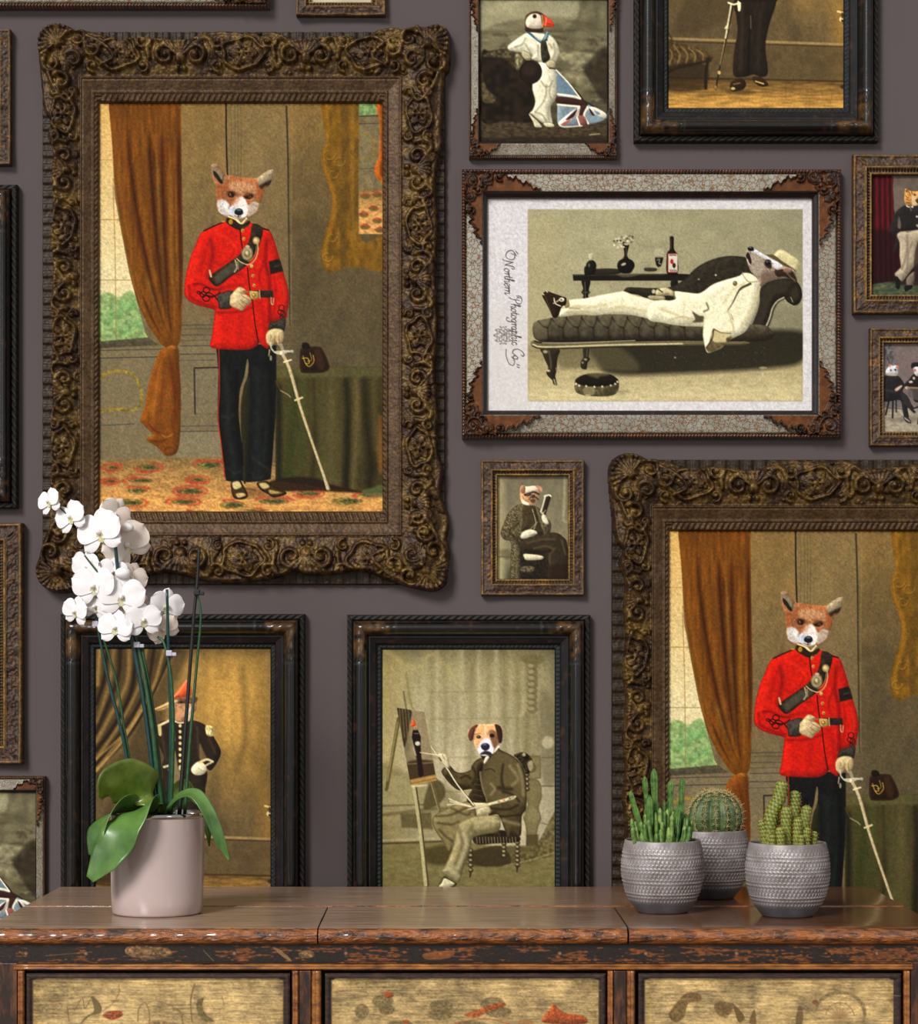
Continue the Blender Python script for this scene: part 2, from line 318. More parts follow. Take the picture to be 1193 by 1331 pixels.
    c.poly([(466,242),(500,240),(500,301),(466,301)], ('g',(132,104,60),(206,152,84),(480,242),(480,275)), 2, sm=False, clip=mi, n=(.15,3,2))
    for (x,y) in ((474,252),(490,250),(485,268),(472,276),(490,284),(474,292),(493,296)):
        c.ell(x,y,6,3,(84,76,36),2,.8,clip=mi); c.line([(x-6,y-1),(x,y-4),(x+6,y-1)],1.8,(180,50,36),1.3,.8,clip=mi)
    c.poly([(488,128),(500,128),(500,232),(494,232),(488,226),(486,214),(491,200),(493,160)], (168,84,20), 1.5, clip=mi, n=(.2,3,8)); c.line([(497,130),(496,225)],3,(96,40,8),3,.6,clip=mi)
    # green cloth on the table
    c.z(260, 420, 4.971)
    cl = c.poly([(480,265),(640,275),(840,270),(1193,268),(1193,1080),(1100,1085),(830,1060),(480,1010)], ('g',(74,66,32),(60,52,26),(500,500),(1100,500)), 1.5, sm=False, n=(.12,8,18))
    c.poly([(480,268),(1193,268),(1193,335),(480,345)], (98,94,56), 5, .55, sm=False, clip=cl)
    for pts, w, col, a in [([(600,350),(590,700),(560,1000)],[10,18,20],(46,54,22),.7), ([(730,350),(740,700),(720,1000)],[3,5,8],(38,36,16),.6),
        ([(840,360),(845,700),(840,1000)],[14,20,18],(96,86,50),.6), ([(940,360),(950,600),(940,1050)],[4,7,9],(26,24,10),.85), ([(1000,360),(1010,600),(985,1060)],[8,10,5],(104,90,54),.7),
        ([(1060,360),(1070,600),(1100,900),(1090,1060)],[5,7,12,8],(30,26,10),.8), ([(1120,350),(1120,500),(1140,800)],[5,6,8],(92,80,44),.5), ([(1160,600),(1165,850),(1165,950)],[4,8,4],(146,92,40),.7), ([(500,400),(505,700),(500,1000)],[8,8,8],(16,16,8),.7), ([(660,380),(660,900)],[6,8],(62,74,30),.5), ([(770,450),(800,950)],[8,12],(76,74,40),.5)]:
        c.line(pts, w, col, max(w)*.8, a, clip=cl)
    c.poly([(430,1020),(600,985),(760,1000),(860,1040),(1060,1080),(1190,1070),(1180,1090),(900,1085),(760,1075),(540,1080),(440,1070)], (34,22,10), 3, .9)
    c.poly([(1040,1080),(1110,1055),(1190,1040),(1190,1110),(1110,1115)], (88,98,56), 3, .8)
    # shako on the table
    c.poly([(640,165),(655,150),(690,140),(765,140),(790,165),(832,270),(790,305),(690,310),(645,300),(638,230)], (34,20,10), 1.2, edge=((70,44,20),4,.6))
    c.poly([(655,118),(680,112),(700,125),(700,150),(655,150)], (26,16,8), 1.2)
    c.poly([(735,170),(770,165),(800,270),(760,285)], (70,42,20), 4, .6)
    c.line([(660,200),(675,245),(700,268),(730,235),(725,195)], 1.3, (196,150,50), 1, .85); c.line([(655,215),(690,215),(700,245),(680,250)], 1.2, (220,180,70), 1, .8); c.line([(705,180),(715,225),(690,235)],1,(210,170,60),1,.7)
    # boots' shadow
    c.ell(330,1090,150,28,(90,56,28),6,.5)
    # trousers
    tr = c.poly([(96,150),(110,300),(104,600),(125,760),(150,960),(160,1010),(210,1020),(260,1010),(300,1020),(380,1015),(450,1000),(465,800),(480,600),(486,400),(486,240),(486,130),(300,120)], (17,19,17), 1.2, sm=False, n=(.25,3,5))
    c.poly([(296,222),(306,250),(300,330),(275,400),(262,500),(256,640),(262,760),(246,640),(240,560),(250,420),(278,330)], (132,112,74), 1, .9)
    c.poly([(310,330),(316,420),(312,640),(300,820),(290,1010),(270,1010),(270,830),(256,640),(256,500),(280,400)], (38,36,18), 1.5, .95)
    for pts, w, a in [([(150,300),(170,500),(165,620),(200,850),(215,980)],7,.35), ([(360,300),(370,520),(360,750),(370,980)],9,.3), ([(420,300),(430,600),(400,900)],5,.25), ([(130,590),(180,600),(230,570)],3,.35), ([(330,860),(380,900),(430,930)],3,.4), ([(170,930),(210,960),(250,950)],3,.4), ([(330,960),(350,1000),(400,980)],3,.35)]:
        c.line(pts, w, (50,56,54), w*.9, a, clip=tr)
    for pts, w in [([(440,200),(450,500),(450,900)],8), ([(225,300),(230,600),(262,900)],5), ([(120,350),(115,600),(150,900)],4)]: c.line(pts, w, (4,4,4), w*.8, .6, clip=tr)
    c.line([(112,150),(116,400),(108,600),(128,780),(152,990)], 1.3, (186,44,20), 1)
    # boots
    for pts in ([(195,1015),(250,1008),(270,1040),(295,1085),(298,1115),(270,1130),(215,1125),(195,1080)], [(360,1025),(420,1012),(450,1035),(500,1065),(545,1080),(545,1100),(470,1118),(430,1095),(385,1070)]):
        c.poly(pts, (62,44,20), 1.2, edge=((22,14,6),3,.8))
    c.poly([(200,1025),(240,1015),(258,1050),(215,1065)], (222,202,140), 1.8, .9); c.poly([(225,1095),(270,1090),(285,1105),(240,1120)], (214,190,126), 1.8, .9)
    c.poly([(375,1030),(415,1025),(440,1050),(400,1062)], (214,192,130), 1.8, .9); c.poly([(440,1070),(485,1078),(520,1090),(450,1095)], (190,160,90), 2, .85); c.line([(285,1060),(350,1070)],2,(60,46,24),2,.6)
    # sabre
    c.line([(528,185),(575,290),(640,520),(720,760),(790,960),(825,1065)], [6,5.6,4.6,4,4,5.5], (104,84,56), 1); c.line([(526,185),(573,290),(638,520),(718,760),(788,960),(820,1060)], [4,3.8,3.2,2.8,3,4], (196,178,134), 1)
    c.line([(536,240),(582,225)],2,(224,208,160)); c.line([(608,488),(655,470)],2.4,(220,200,150)); c.line([(480,360),(520,430),(580,465),(610,470)],1.5,(70,56,34),1,.9); c.line([(515,425),(560,450),(580,468)],1.6,(150,136,100),1,.8)
    # tunic
    c.z(220, 200, 5.117)
    tu = c.poly([(375,432),(345,440),(285,462),(220,495),(190,530),(165,590),(135,660),(110,750),(95,830),(90,900),(100,940),(150,980),(230,1005),(290,1022),(292,1060),(275,1200),(268,1272),(380,1288),(500,1290),(545,1280),(575,1262),(590,1240),(615,1265),(655,1280),(662,1200),(672,1120),(690,1100),(765,1085),(778,1030),(790,960),(782,880),(760,800),(738,720),(712,630),(690,560),(665,500),(640,482),(560,450),(520,440),(470,470)], (200,24,8), 1.1, n=(.07,3,3), edge=((120,6,2),2.2,.75))
    for pts, w, col, a in [([(265,560),(280,640),(262,740),(250,800)],5,(120,8,4),.75), ([(245,590),(215,680),(200,760)],4,(150,12,6),.5), ([(640,560),(632,700),(655,800),(660,930),(665,1100)],4.5,(118,6,4),.8),
        ([(620,700),(590,800),(610,880)],3,(140,10,6),.6), ([(300,500),(370,540),(430,600)],4,(232,50,22),.5), ([(150,850),(200,850),(260,880),(330,890)],3,(110,6,4),.8), ([(120,860),(130,930),(200,975),(300,1005)],3,(138,8,5),.7),
        ([(330,880),(400,860),(480,860)],3,(140,10,6),.6), ([(160,700),(150,780),(130,830)],5,(226,44,20),.5), ([(310,1080),(320,1180),(310,1270)],6,(226,40,18),.4), ([(480,1080),(470,1200)],6,(160,14,8),.4), ([(700,620),(720,720)],5,(150,10,6),.5), ([(740,830),(760,930),(740,1020)],4,(226,50,24),.45),
        ([(300,1040),(420,1040),(540,1010)],3,(130,8,4),.7), ([(420,780),(480,790)],2,(130,8,4),.6), ([(290,700),(340,720),(420,650)],3,(160,14,8),.5), ([(600,970),(620,1100),(640,1240)],5,(150,12,6),.5), ([(190,600),(180,680)],5,(230,48,20),.4), ([(690,800),(700,900),(690,1050)],3,(140,8,4),.5)]:
        c.line(pts, w, col, w, a, clip=tu)
    c.line([(220,495),(290,462),(350,437)],1.6,(20,14,8)); c.line([(610,478),(655,490)],1.6,(20,14,8)); c.ell(348,432,12,7,(190,140,40),1.2)
    c.line([(462,480),(470,560),(478,610)],1.5,(30,6,4)); c.line([(512,740),(525,860),(545,960),(560,1100),(578,1200),(585,1245)],1.4,(30,6,4))
    # collar
    c.poly([(375,405),(400,400),(450,440),(480,450),(520,425),(528,445),(490,480),(462,490),(420,475),(370,440)], (38,30,16), 1); c.ell(400,434,14,18,(176,128,30),1.2); c.ell(384,415,7,12,(20,16,10),1)
    c.line([(388,402),(430,418),(468,445),(505,412)],1.6,(236,214,150)); c.line([(480,475),(525,460)],2,(90,80,50),1,.6)
    for (x,y) in ((480,492),(488,548),(540,732),(549,795),(556,860)): c.ell(x,y,11,12,(196,152,60),1); c.ell(x+3,y+3,6,7,(110,70,20),1,.7)
    # cross belt
    bl = c.poly([(548,450),(612,475),(600,560),(560,650),(500,730),(400,800),(310,865),(262,830),(258,800),(340,740),(440,670),(500,610),(530,540)], (40,34,22), 1, n=(.3,3,3), edge=((16,12,8),1.5,.7))
    c.poly([(300,790),(400,720),(470,700),(480,740),(380,800),(310,850)], (96,90,70), 4, .55, clip=bl)
    c.line([(268,800),(258,760)],2.4,(196,180,130))
    c.ell(510,645,38,48,(170,154,110),1.3,edge=((80,66,40),3,.8)); c.ell(510,648,22,28,(128,112,76),1.2); c.ell(508,640,10,14,(210,196,150),1.4); c.ell(512,600,14,10,(200,186,140),1.2)
    c.ell(570,560,24,26,(188,160,100),1.2,edge=((90,70,36),2,.7)); c.ell(566,555,10,10,(226,204,150),1.2)
    c.line([(582,580),(580,640),(560,690),(520,720),(470,705),(440,680)],1.4,(196,176,120)); c.line([(574,590),(566,640),(545,680),(515,700)],1,(150,130,84)); c.line([(430,690),(440,740),(425,770)],1.6,(180,164,120)); c.line([(445,700),(450,750)],1.2,(150,136,100)); c.ell(538,728,10,12,(200,170,100),1)
    # arm band
    c.poly([(655,700),(720,680),(735,700),(752,765),(665,785)], (28,24,16), 1, sm=False, n=(.3,3,3)); c.line([(690,735),(730,725)],2,(80,74,56),1.5,.5)
    # cuff knots
    def loop(x, y, r1, r2, rot, w, col):
        th = np.linspace(0, 6.28, 14); c.line(np.stack([x+r1*np.cos(th)*np.cos(rot)-r2*np.sin(th)*np.sin(rot), y+r1*np.cos(th)*np.sin(rot)+r2*np.sin(th)*np.cos(rot)],1), w, col)
    for (x,y,a,b,r) in ((238,890,22,18,0),(215,920,20,18,0),(260,925,26,14,.3),(235,945,24,20,.5),(185,908,12,8,.5)): loop(x,y,a,b,r,1.3,(24,6,6))
    c.line([(190,905),(230,925),(290,930),(330,905)],1.5,(24,6,6)); c.line([(290,930),(320,970),(325,1010)],1.5,(24,6,6))
    for (x,y,a,b) in ((740,1010,18,20),(735,1040,20,16),(750,1050,16,20),(742,1070,12,10)): loop(x,y,a,b,.2,1.2,(50,14,12))
    # cuffs
    c.poly([(312,930),(350,905),(400,893),(420,905),(408,960),(400,1010),(350,1018),(325,1010)], (56,52,44), 1, n=(.3,2,2), edge=((22,18,14),2,.7)); c.poly([(340,930),(390,915),(388,960),(345,975)],(92,88,76),4,.45)
    c.poly([(668,1105),(700,1100),(765,1078),(755,1165),(700,1148),(650,1155)], (54,48,38), 1, n=(.3,2,2), edge=((22,18,14),2,.6))
    # belt
    c.poly([(520,893),(600,893),(684,895),(685,940),(600,942),(530,948)], (38,34,26), 1, sm=False, n=(.25,2,2)); c.poly([(525,900),(560,898),(585,905),(585,945),(540,950)], (186,150,80), 1.2); c.ell(555,925,14,14,(120,86,40),1.3); c.ell(552,922,7,7,(220,190,120),1.2); c.line([(592,895),(595,945)],1.4,(196,170,110)); c.line([(670,940),(672,980),(684,985),(688,945)],1.2,(190,170,120)); c.line([(475,905),(520,900)],2,(120,96,60))
    # hands
    def hand(pts, fing):
        c.poly(pts, (206,180,128), 1.1, n=(.08,3,3), edge=((128,96,56),2,.75))
        for f in fing: c.line(f, 1.1, (126,96,58), 1, .75)
    hand([(400,925),(440,880),(462,870),(500,890),(490,912),(525,935),(538,955),(525,985),(500,1000),(480,1028),(440,1015),(395,990),(395,950)], [[(470,925),(500,945),(535,960)],[(465,955),(490,975),(520,990)],[(460,985),(480,1000),(490,1010)],[(450,900),(480,915),(505,910)]])
    c.poly([(420,920),(450,900),(470,930),(450,960),(420,960)],(230,208,158),4,.6)
    hand([(650,1165),(690,1148),(740,1155),(755,1180),(752,1220),(735,1250),(720,1262),(700,1235),(680,1262),(660,1262),(640,1240),(635,1195)], [[(670,1200),(665,1230),(672,1255)],[(695,1195),(695,1225),(700,1240)],[(722,1195),(722,1225),(722,1250)]])
    c.poly([(665,1170),(720,1162),(740,1180),(690,1190)],(228,206,156),3,.6)
    c.line([(668,1240),(672,1280),(700,1310),(740,1318),(770,1308)],2,(190,180,150)); c.line([(735,1255),(750,1300)],4,(150,140,110)); c.line([(700,1305),(760,1300),(812,1300)],2.6,(196,186,156)); c.ell(812,1300,9,9,(186,176,150),1.2); c.ell(735,1312,12,10,(226,216,186),1.5)
    c.line([(660,1290),(655,1331)],1.6,(160,150,120)); c.ell(668,1345,8,18,(150,140,110),1.3)
    # fox head
    c.z(260, 200, 11.93)
    hd = c.poly([(150,150),(160,120),(190,104),(230,112),(280,150),(330,215),(400,285),(480,288),(600,315),(700,325),(860,330),(940,270),(1020,220),(1110,190),(1132,200),(1125,270),(1090,370),(1060,450),(1000,480),(965,560),(940,660),(905,740),(880,820),(830,890),(760,940),(700,960),(600,985),(480,950),(400,950),(330,910),(270,860),(240,790),(236,740),(238,660),(224,560),(220,460),(190,380),(165,270)], (160,104,68), 1.1, n=(.12,1.6,2.4))
    c.poly([(150,150),(165,125),(195,112),(235,130),(290,190),(340,250),(360,290),(330,400),(260,380),(210,300),(165,240)], (134,116,88), 1.5, .95, clip=hd)
    c.poly([(180,220),(230,240),(290,330),(330,400),(300,420),(240,350),(195,290)], (28,24,18), 1.5, .95, clip=hd)
    c.line([(300,200),(350,260),(400,320)],1.2,(150,90,54),1.5,.8,clip=hd)
    c.poly([(870,340),(960,260),(1050,210),(1120,192),(1125,260),(1090,350),(1010,400),(940,440),(900,440),(880,400)], (158,142,112), 1.5, .9, clip=hd)
    c.poly([(890,450),(950,420),(1030,380),(1090,360),(1060,430),(990,450),(930,500)], (40,32,22), 1.6, .9, clip=hd); c.line([(920,330),(1000,280),(1080,240)],2,(190,176,148),2.5,.6,clip=hd)
    c.poly([(215,440),(300,420),(360,500),(330,620),(280,680),(235,680)], (150,80,40), 3, .7, clip=hd)
    c.poly([(430,400),(560,390),(720,400),(840,460),(850,560),(700,520),(600,560),(520,540),(440,480)], (204,152,106), 4, .75, clip=hd, n=(.2,1.2,1.2))
    c.poly([(370,380),(450,330),(440,440),(370,540),(340,460)], (150,84,42), 3, .5, clip=hd); c.poly([(850,420),(930,500),(960,580),(900,700),(860,640)], (158,84,42), 3, .7, clip=hd)
    c.poly([(480,300),(600,322),(700,335),(850,345),(820,400),(700,380),(560,370),(470,360)], (186,104,54), 3, .7, clip=hd)
    c.poly([(245,700),(300,665),(380,680),(430,740),(440,830),(430,920),(340,905),(265,845)], (206,200,188), 2, .95, clip=hd); c.poly([(310,700),(370,690),(420,740),(400,790),(330,780)],(236,234,228),3,.8,clip=hd)
    c.poly([(740,740),(820,700),(900,730),(870,830),(800,900),(720,930),(700,830)], (190,170,150), 3, .9, clip=hd, n=(.1,1.5,1.5))
    c.poly([(600,620),(660,640),(720,740),(725,850),(690,930),(600,960),(500,940),(430,880),(440,800),(500,740),(550,660)], (232,222,212), 2.2, .97, clip=hd); c.poly([(440,790),(500,775),(540,830),(520,900),(450,900),(425,850)], (204,212,222), 2, .9, clip=hd)
    c.poly([(540,640),(600,600),(580,700),(500,750),(460,760),(480,700)], (200,140,100), 2.5, .6, clip=hd)
    for (x,y,k) in ((462,590,1),(740,622,1)):
        c.ell(x,y-8,78,52,(112,60,30),3,.75,clip=hd)
    c.ell(462,590,50,44,(24,18,14),1.4,rot=.3); c.ell(452,590,20,22,(140,70,24),1.2); c.ell(455,586,9,11,(14,10,8),1); c.ell(446,578,6,6,(225,200,170),1)
    c.poly([(672,630),(720,595),(780,590),(805,610),(760,650),(700,655)],(26,20,14),1.2); c.ell(752,622,22,18,(130,66,22),1.2); c.ell(748,620,9,10,(14,10,8),1)
    c.line([(360,585),(420,540),(500,550),(530,600)],1.2,(70,34,18),1.2,.7); c.line([(660,620),(720,575),(800,590)],1.2,(70,34,18),1.2,.7); c.line([(690,660),(750,680),(810,650)],1.6,(210,150,110),1.5,.6); c.poly([(330,600),(420,640),(500,650),(460,740),(400,690),(330,650)],(150,82,46),3,.6,clip=hd); c.poly([(700,660),(780,700),(740,740),(700,700)],(160,84,44),2.5,.7,clip=hd)
    c.poly([(512,850),(540,815),(590,800),(640,830),(646,880),(610,910),(550,905),(520,885)], (22,28,30), 1.1); c.ell(585,828,34,14,(110,126,160),1.6,.8)
    c.line([(575,905),(572,935)],1.2,(60,30,24)); c.line([(520,920),(572,940),(610,930)],1.4,(96,50,36),1.2,.8)
    c.ell(620,970,70,24,(120,124,116),3,.6,clip=hd); c.fur(hd,.10,0,2.6)
    c.line([(415,930),(480,950),(560,985),(625,1040),(700,955)],1.8,(238,214,150))
    c.z(0,0,1); c.c = (c.c-90)*1.06+90; c.grain(.11, 1.05, 1.05, 5)
    return c
# ---------------------------------------------------------------- the reclining badger card with its inscription
GLY = {  # slanted round hand, one list of strokes per letter: x to the right, y up, x-height 1
 'o':(.85,[[(.45,1),(.1,.6),(.15,.1),(.45,0),(.75,.4),(.7,.9),(.45,1),(.9,.85)]]),
 'r':(.7,[[(.1,.7),(.25,1),(.4,.9),(.25,0)],[(.35,.6),(.6,1),(.8,.85)]]),
 't':(.6,[[(.45,1.7),(.2,.3),(.35,0),(.65,.3)],[(.1,1.05),(.7,1.1)]]),
 'h':(.95,[[(.05,.6),(.55,1.7),(.6,2),(.4,1.9),(.1,0)],[(.2,.6),(.5,1),(.75,.85),(.6,.1),(.75,0),(1,.3)]]),
 'e':(.75,[[(.15,.45),(.65,.7),(.6,1),(.35,1),(.1,.5),(.25,0),(.5,0),(.8,.35)]]),
 'n':(1,[[(.05,.8),(.2,1),(.3,.9),(.1,0)],[(.2,.5),(.55,1),(.8,.85),(.65,.1),(.8,0),(1.05,.35)]]),
 'g':(.9,[[(.75,.9),(.45,1),(.15,.6),(.2,.1),(.5,.1),(.8,.95)],[(.8,.95),(.55,-.6),(.2,-1.1),(-.3,-.9),(-.1,-.6)]]),
 'a':(.95,[[(.75,.9),(.45,1),(.15,.6),(.2,.05),(.5,.1),(.78,.9)],[(.78,.95),(.65,.1),(.8,0),(1.05,.3)]]),
 'p':(.95,[[(.1,.8),(.35,1.1),(.0,-1)],[(.2,.5),(.55,1),(.8,.7),(.6,.05),(.25,.1)]]),
 'i':(.5,[[(.1,.7),(.3,1),(.2,.1),(.35,0),(.55,.3)],[(.42,1.5),(.46,1.55)]]),
 'c':(.7,[[(.7,.85),(.45,1),(.15,.6),(.2,.05),(.5,0),(.75,.3)]]),
 'N':(1.9,[[(-1.2,2.2),(-1.9,1.6),(-1.5,.6),(-.5,.4),(.1,1.3),(-.1,2.1),(-.9,2.2),(-1.2,1.4)],[(-.1,-.3),(.25,0),(.65,1.9)],[(.65,1.9),(.95,.9),(1.2,.1)],[(1.2,.1),(1.5,1.7),(1.95,2.2),(2.1,1.8),(1.9,1.6)]]),
 'P':(1.5,[[(.1,-.4),(.5,.3),(.75,1.9)],[(-.2,1.2),(-.1,2),(.7,2.4),(1.5,2.1),(1.4,1.4),(.8,1)],[(.3,2.0),(.1,1.5),(.4,1.3)]]),
 'C':(1.3,[[(1.2,1.7),(1.5,2.0),(1.2,2.3),(.5,1.9),(0,1),(.2,.1),(.8,-.1),(1.3,.5)]]),
 '.':(.4,[[(.2,0),(.25,.06)]]), '"':(.5,[[(.2,2.2),(.1,1.8)],[(.45,2.2),(.35,1.8)]]), ' ':(.55,[]) }
def script(c, txt, x, y, size, col, w=.9, dx=0):
    """writes down the card, letters turned a quarter to the right; dx drifts the base line"""
    adv = 0
    for ch in txt:
        a, st = GLY[ch]
        for s in st:
            pts = [(x+dx*adv+yy*size, y+(adv+xx)*size) for xx, yy in s]
            c.line(pts, [w*.7, w*1.25, w*.7, w*1.2, w*.7], col, .7, .95)
        adv += a
    return adv
def paint_card():
    c = Cv(632, 256, 1057, 535, (219, 214, 213), seed=8); c.z(0,0,1)
    c.c *= (1+.07*c.noise(1.3,1.3)+.05*c.noise(2.4,2.4))[..., None]; c.poly([(640,400),(690,420),(688,530),(636,530)], (214,206,200), 20, .4)
    c.z(0,0,1)
    ph = c.poly([(686,271),(1044,271),(1044,521),(686,521)], ('g',(172,164,126),(152,145,112),(690,300),(1040,300)), 1.2, sm=False, n=(.05,20,14))
    c.poly([(686,300),(730,300),(720,480),(686,480)], (176,164,120), 30, .55, clip=ph); c.poly([(870,420),(1044,400),(1044,455),(870,455)], (118,112,86), 12, .5, clip=ph)
    fl = c.poly([(686,448),(800,446),(1044,432),(1044,521),(686,521)], ('g',(150,136,94),(208,192,142),(800,450),(800,512)), 6, sm=False, clip=ph, n=(.06,10,3))
    c.poly([(770,445),(860,438),(930,432),(1044,430),(1044,468),(1000,478),(900,484),(800,486),(776,470)], (36,32,22), 8, .93, clip=ph)
    c.poly([(730,450),(800,448),(830,480),(760,478),(728,476)], (96,86,58), 7, .6, clip=ph)
    # side table with bottles
    c.z(680, 265, 5.965)
    D = (26,22,17)
    c.poly([(385,542),(1200,535),(1290,540),(1290,590),(390,590)], D, 1, sm=False, clip=ph); c.line([(390,548),(1100,542)],1.2,(84,76,54),1,.7)
    c.poly([(735,530),(760,560),(840,560),(900,535)],(110,100,74),2,.6)
    c.poly([(455,588),(520,588),(510,660),(520,680),(505,700),(508,735),(465,735),(468,700),(452,680),(465,650)], D, 1); c.line([(480,600),(484,720)],1.2,(110,100,76),1,.7); c.line([(455,680),(520,680)],1.4,(90,82,60),1,.7)
    c.poly([(1150,590),(1200,590),(1195,640),(1150,640)], D, 1)
    c.poly([(548,500),(735,498),(745,535),(545,545)], (44,38,28), 1); c.poly([(945,490),(1030,492),(1030,515),(950,515)], (56,50,38), 1)
    c.poly([(490,540),(488,470),(505,440),(530,428),(555,440),(568,470),(560,520),(545,542)], D, 1); c.poly([(475,490),(495,480),(500,545),(478,545)], D, 1); c.poly([(512,385),(540,383),(540,425),(515,428)], (196,184,146), 1.2); c.ell(512,470,6,14,(140,130,100),1.5,.7)
    c.poly([(775,310),(820,310),(815,350),(808,385),(818,415),(850,435),(866,470),(850,510),(825,532),(770,532),(740,510),(730,470),(745,435),(776,415),(785,390),(782,350)], (22,18,14), 1); c.ell(780,462,20,9,(214,206,176),1.5,.9,rot=-.4); c.line([(800,330),(802,400)],1,(120,110,90),1,.6)
    R = np.random.default_rng(2)
    for i in range(46):
        x = 705+150*R.random(); y = 235+100*R.random()*(1-.5*abs(x-780)/90)+ (30 if x<740 else 0); c.ell(x,y,9,8,[(216,206,168),(120,112,84),(60,54,40),(232,224,190)][i%4],1,.85)
    c.poly([(1028,405),(1084,405),(1080,450),(1065,482),(1045,482),(1030,455)], D, 1); c.poly([(1025,345),(1085,345),(1086,405),(1026,405)],(190,180,142),2,.7); c.line([(1040,430),(1060,425),(1055,455),(1070,460)],1,(200,192,164),1,.8); c.line([(1057,482),(1057,525)],1.2,(150,140,110)); c.line([(1035,528),(1085,528)],1.3,(180,170,134),1,.8)
    c.poly([(1140,250),(1168,250),(1170,300),(1172,345),(1192,375),(1199,410),(1199,535),(1118,535),(1115,400),(1120,370),(1138,345),(1140,300)], (28,18,14), 1); c.line([(1148,270),(1149,340)],1,(110,90,70),1,.6)
    c.poly([(1124,380),(1199,380),(1199,525),(1124,525)], (222,206,186), 1, sm=False); c.line([(1124,380),(1199,380)],1.2,(150,40,36)); c.line([(1124,525),(1199,525)],1.2,(150,40,36)); c.line([(1126,380),(1126,525)],.8,(150,40,36)); c.line([(1138,392),(1188,392)],1.1,(70,60,56)); c.ell(1155,442,12,18,(190,20,20),1); c.ell(1172,472,13,20,(30,34,22),1); c.ell(1155,428,6,6,(120,20,20),1)
    for xx in (1142,1156,1170,1184): c.line([(xx,506),(xx+6,516)],1.2,(90,76,64))
    # chaise back
    c.z(860, 300, 5.965); K = (44,38,28)
    bk = c.poly([(40,440),(100,420),(180,370),(260,290),(340,240),(430,205),(520,190),(600,192),(660,205),(720,260),(760,330),(770,420),(600,500),(300,490),(200,485),(120,470)], K, 1.2, n=(.22,2,2), edge=((26,22,16),3,.6))
    for pts in ([(290,372),(330,300),(400,250)],[(422,337),(440,260),(520,210)],[(422,337),(520,300),(600,290)],[(290,372),(220,400),(120,430)],[(290,372),(300,440),(290,480)]): c.line(pts,3,(64,56,42),3,.5,clip=bk); 
    c.ell(290,372,7,7,(214,206,172),1); c.ell(422,337,7,7,(214,206,172),1); c.ell(290,385,14,14,(20,16,12),2,.6)
    fr = c.poly([(770,440),(860,370),(960,350),(1040,380),(1080,430),(1092,500),(1070,555),(1030,572),(980,545),(955,520),(910,540),(880,580),(860,650),(830,740),(790,810),(720,850),(640,850),(600,820),(680,760),(740,640),(765,540)], (38,33,24), 1.1, n=(.22,2,2), edge=((20,16,12),2,.6))
    c.poly([(800,440),(900,390),(1000,390),(960,470),(870,500),(820,620),(760,740),(740,700),(780,580)],(58,52,40),5,.6,clip=fr); c.ell(1040,480,30,50,(64,56,42),4,.5,clip=fr)
    c.line([(955,515),(905,545),(870,600),(850,670),(820,740),(770,800),(700,850)],3,(52,46,36),1); c.line([(950,512),(900,540),(862,595),(842,665),(812,735),(762,795),(695,848)],1.8,(196,186,150),1); c.line([(960,525),(915,560),(885,610),(865,680),(830,755)],1,(130,120,92),1,.7)
    c.line([(1005,510),(1020,545)],1.2,(180,170,120),1,.8)
    # seat
    c.z(680, 370, 5.965)
    st = c.poly([(75,310),(110,275),(200,255),(300,240),(500,225),(800,225),(1000,240),(1300,280),(1700,300),(1900,320),(1880,430),(1200,430),(600,440),(180,440),(110,425),(80,390)], ('g',(84,76,56),(46,40,28),(200,300),(200,420)), 1.2, n=(.14,3,3), clip=ph)
    c.poly([(75,310),(110,275),(200,260),(190,400),(110,420),(85,390)],(120,108,78),5,.5,clip=st)
    for x in range(120,1300,118):
        c.line([(x-20,250),(x+25,310),(x+70,330)],1.6,(26,22,16),2,.8,clip=st); c.line([(x+70,330),(x+78,430)],1.4,(24,20,14),1.8,.7,clip=st); c.line([(x+70,330),(x+90,290),(x+100,240)],1.6,(26,22,16),2,.7,clip=st); c.ell(x+15,300,22,30,(116,106,80),4,.4,clip=st); c.ell(x+118,370,26,26,(108,98,74),5,.35,clip=st)
    c.poly([(60,440),(90,425),(150,440),(300,448),(700,440),(1200,430),(1700,432),(1700,462),(1200,468),(600,478),(200,492),(100,485),(65,465)], (96,86,58), 1, clip=ph); c.line([(90,432),(180,445),(700,430),(1300,424),(1700,430)],1.6,(30,24,18)); c.line([(75,458),(180,478),(700,462),(1240,452)],2.2,(204,192,146)); c.line([(1240,452),(1700,448)],1.6,(120,110,80),1,.7); c.line([(150,446),(400,445),(870,428)],1,(186,176,136))
    c.line([(70,470),(180,492),(700,480),(1200,470)],1.3,(34,28,20),1,.8)
    c.poly([(140,492),(278,492),(268,560),(262,610),(262,660),(250,700),(262,770),(235,765),(225,735),(190,700),(180,672),(195,640),(170,580),(150,530)], (46,38,26), 1); c.ell(172,515,18,12,(196,182,140),2,.8); c.line([(200,510),(215,600),(215,640)],2,(110,98,70),2,.6); c.ell(196,662,14,8,(224,212,170),1.4,.9); c.line([(240,730),(252,768)],1.4,(220,208,166),1,.8); c.line([(256,640),(264,690)],1,(190,178,140),1,.8)
    c.poly([(466,490),(512,490),(508,550),(520,572),(500,600),(490,650),(450,640),(448,590),(466,560)], (44,37,26), 1); c.ell(485,575,12,8,(190,178,140),1.4,.8); c.ell(462,600,8,8,(170,158,120),1.2,.8); c.line([(498,500),(495,550)],1,(130,120,90),1,.7)
    c.ell(1862,640,30,10,(176,166,130),2,.7); c.ell(1860,690,8,14,(210,200,160),1.5,.9); c.ell(1180,560,8,7,(180,170,130),1.2,.8)
    for i in range(60): c.ell(1000+900*R.random(),480+170*R.random(),4,4,(92,84,60),1,.5)
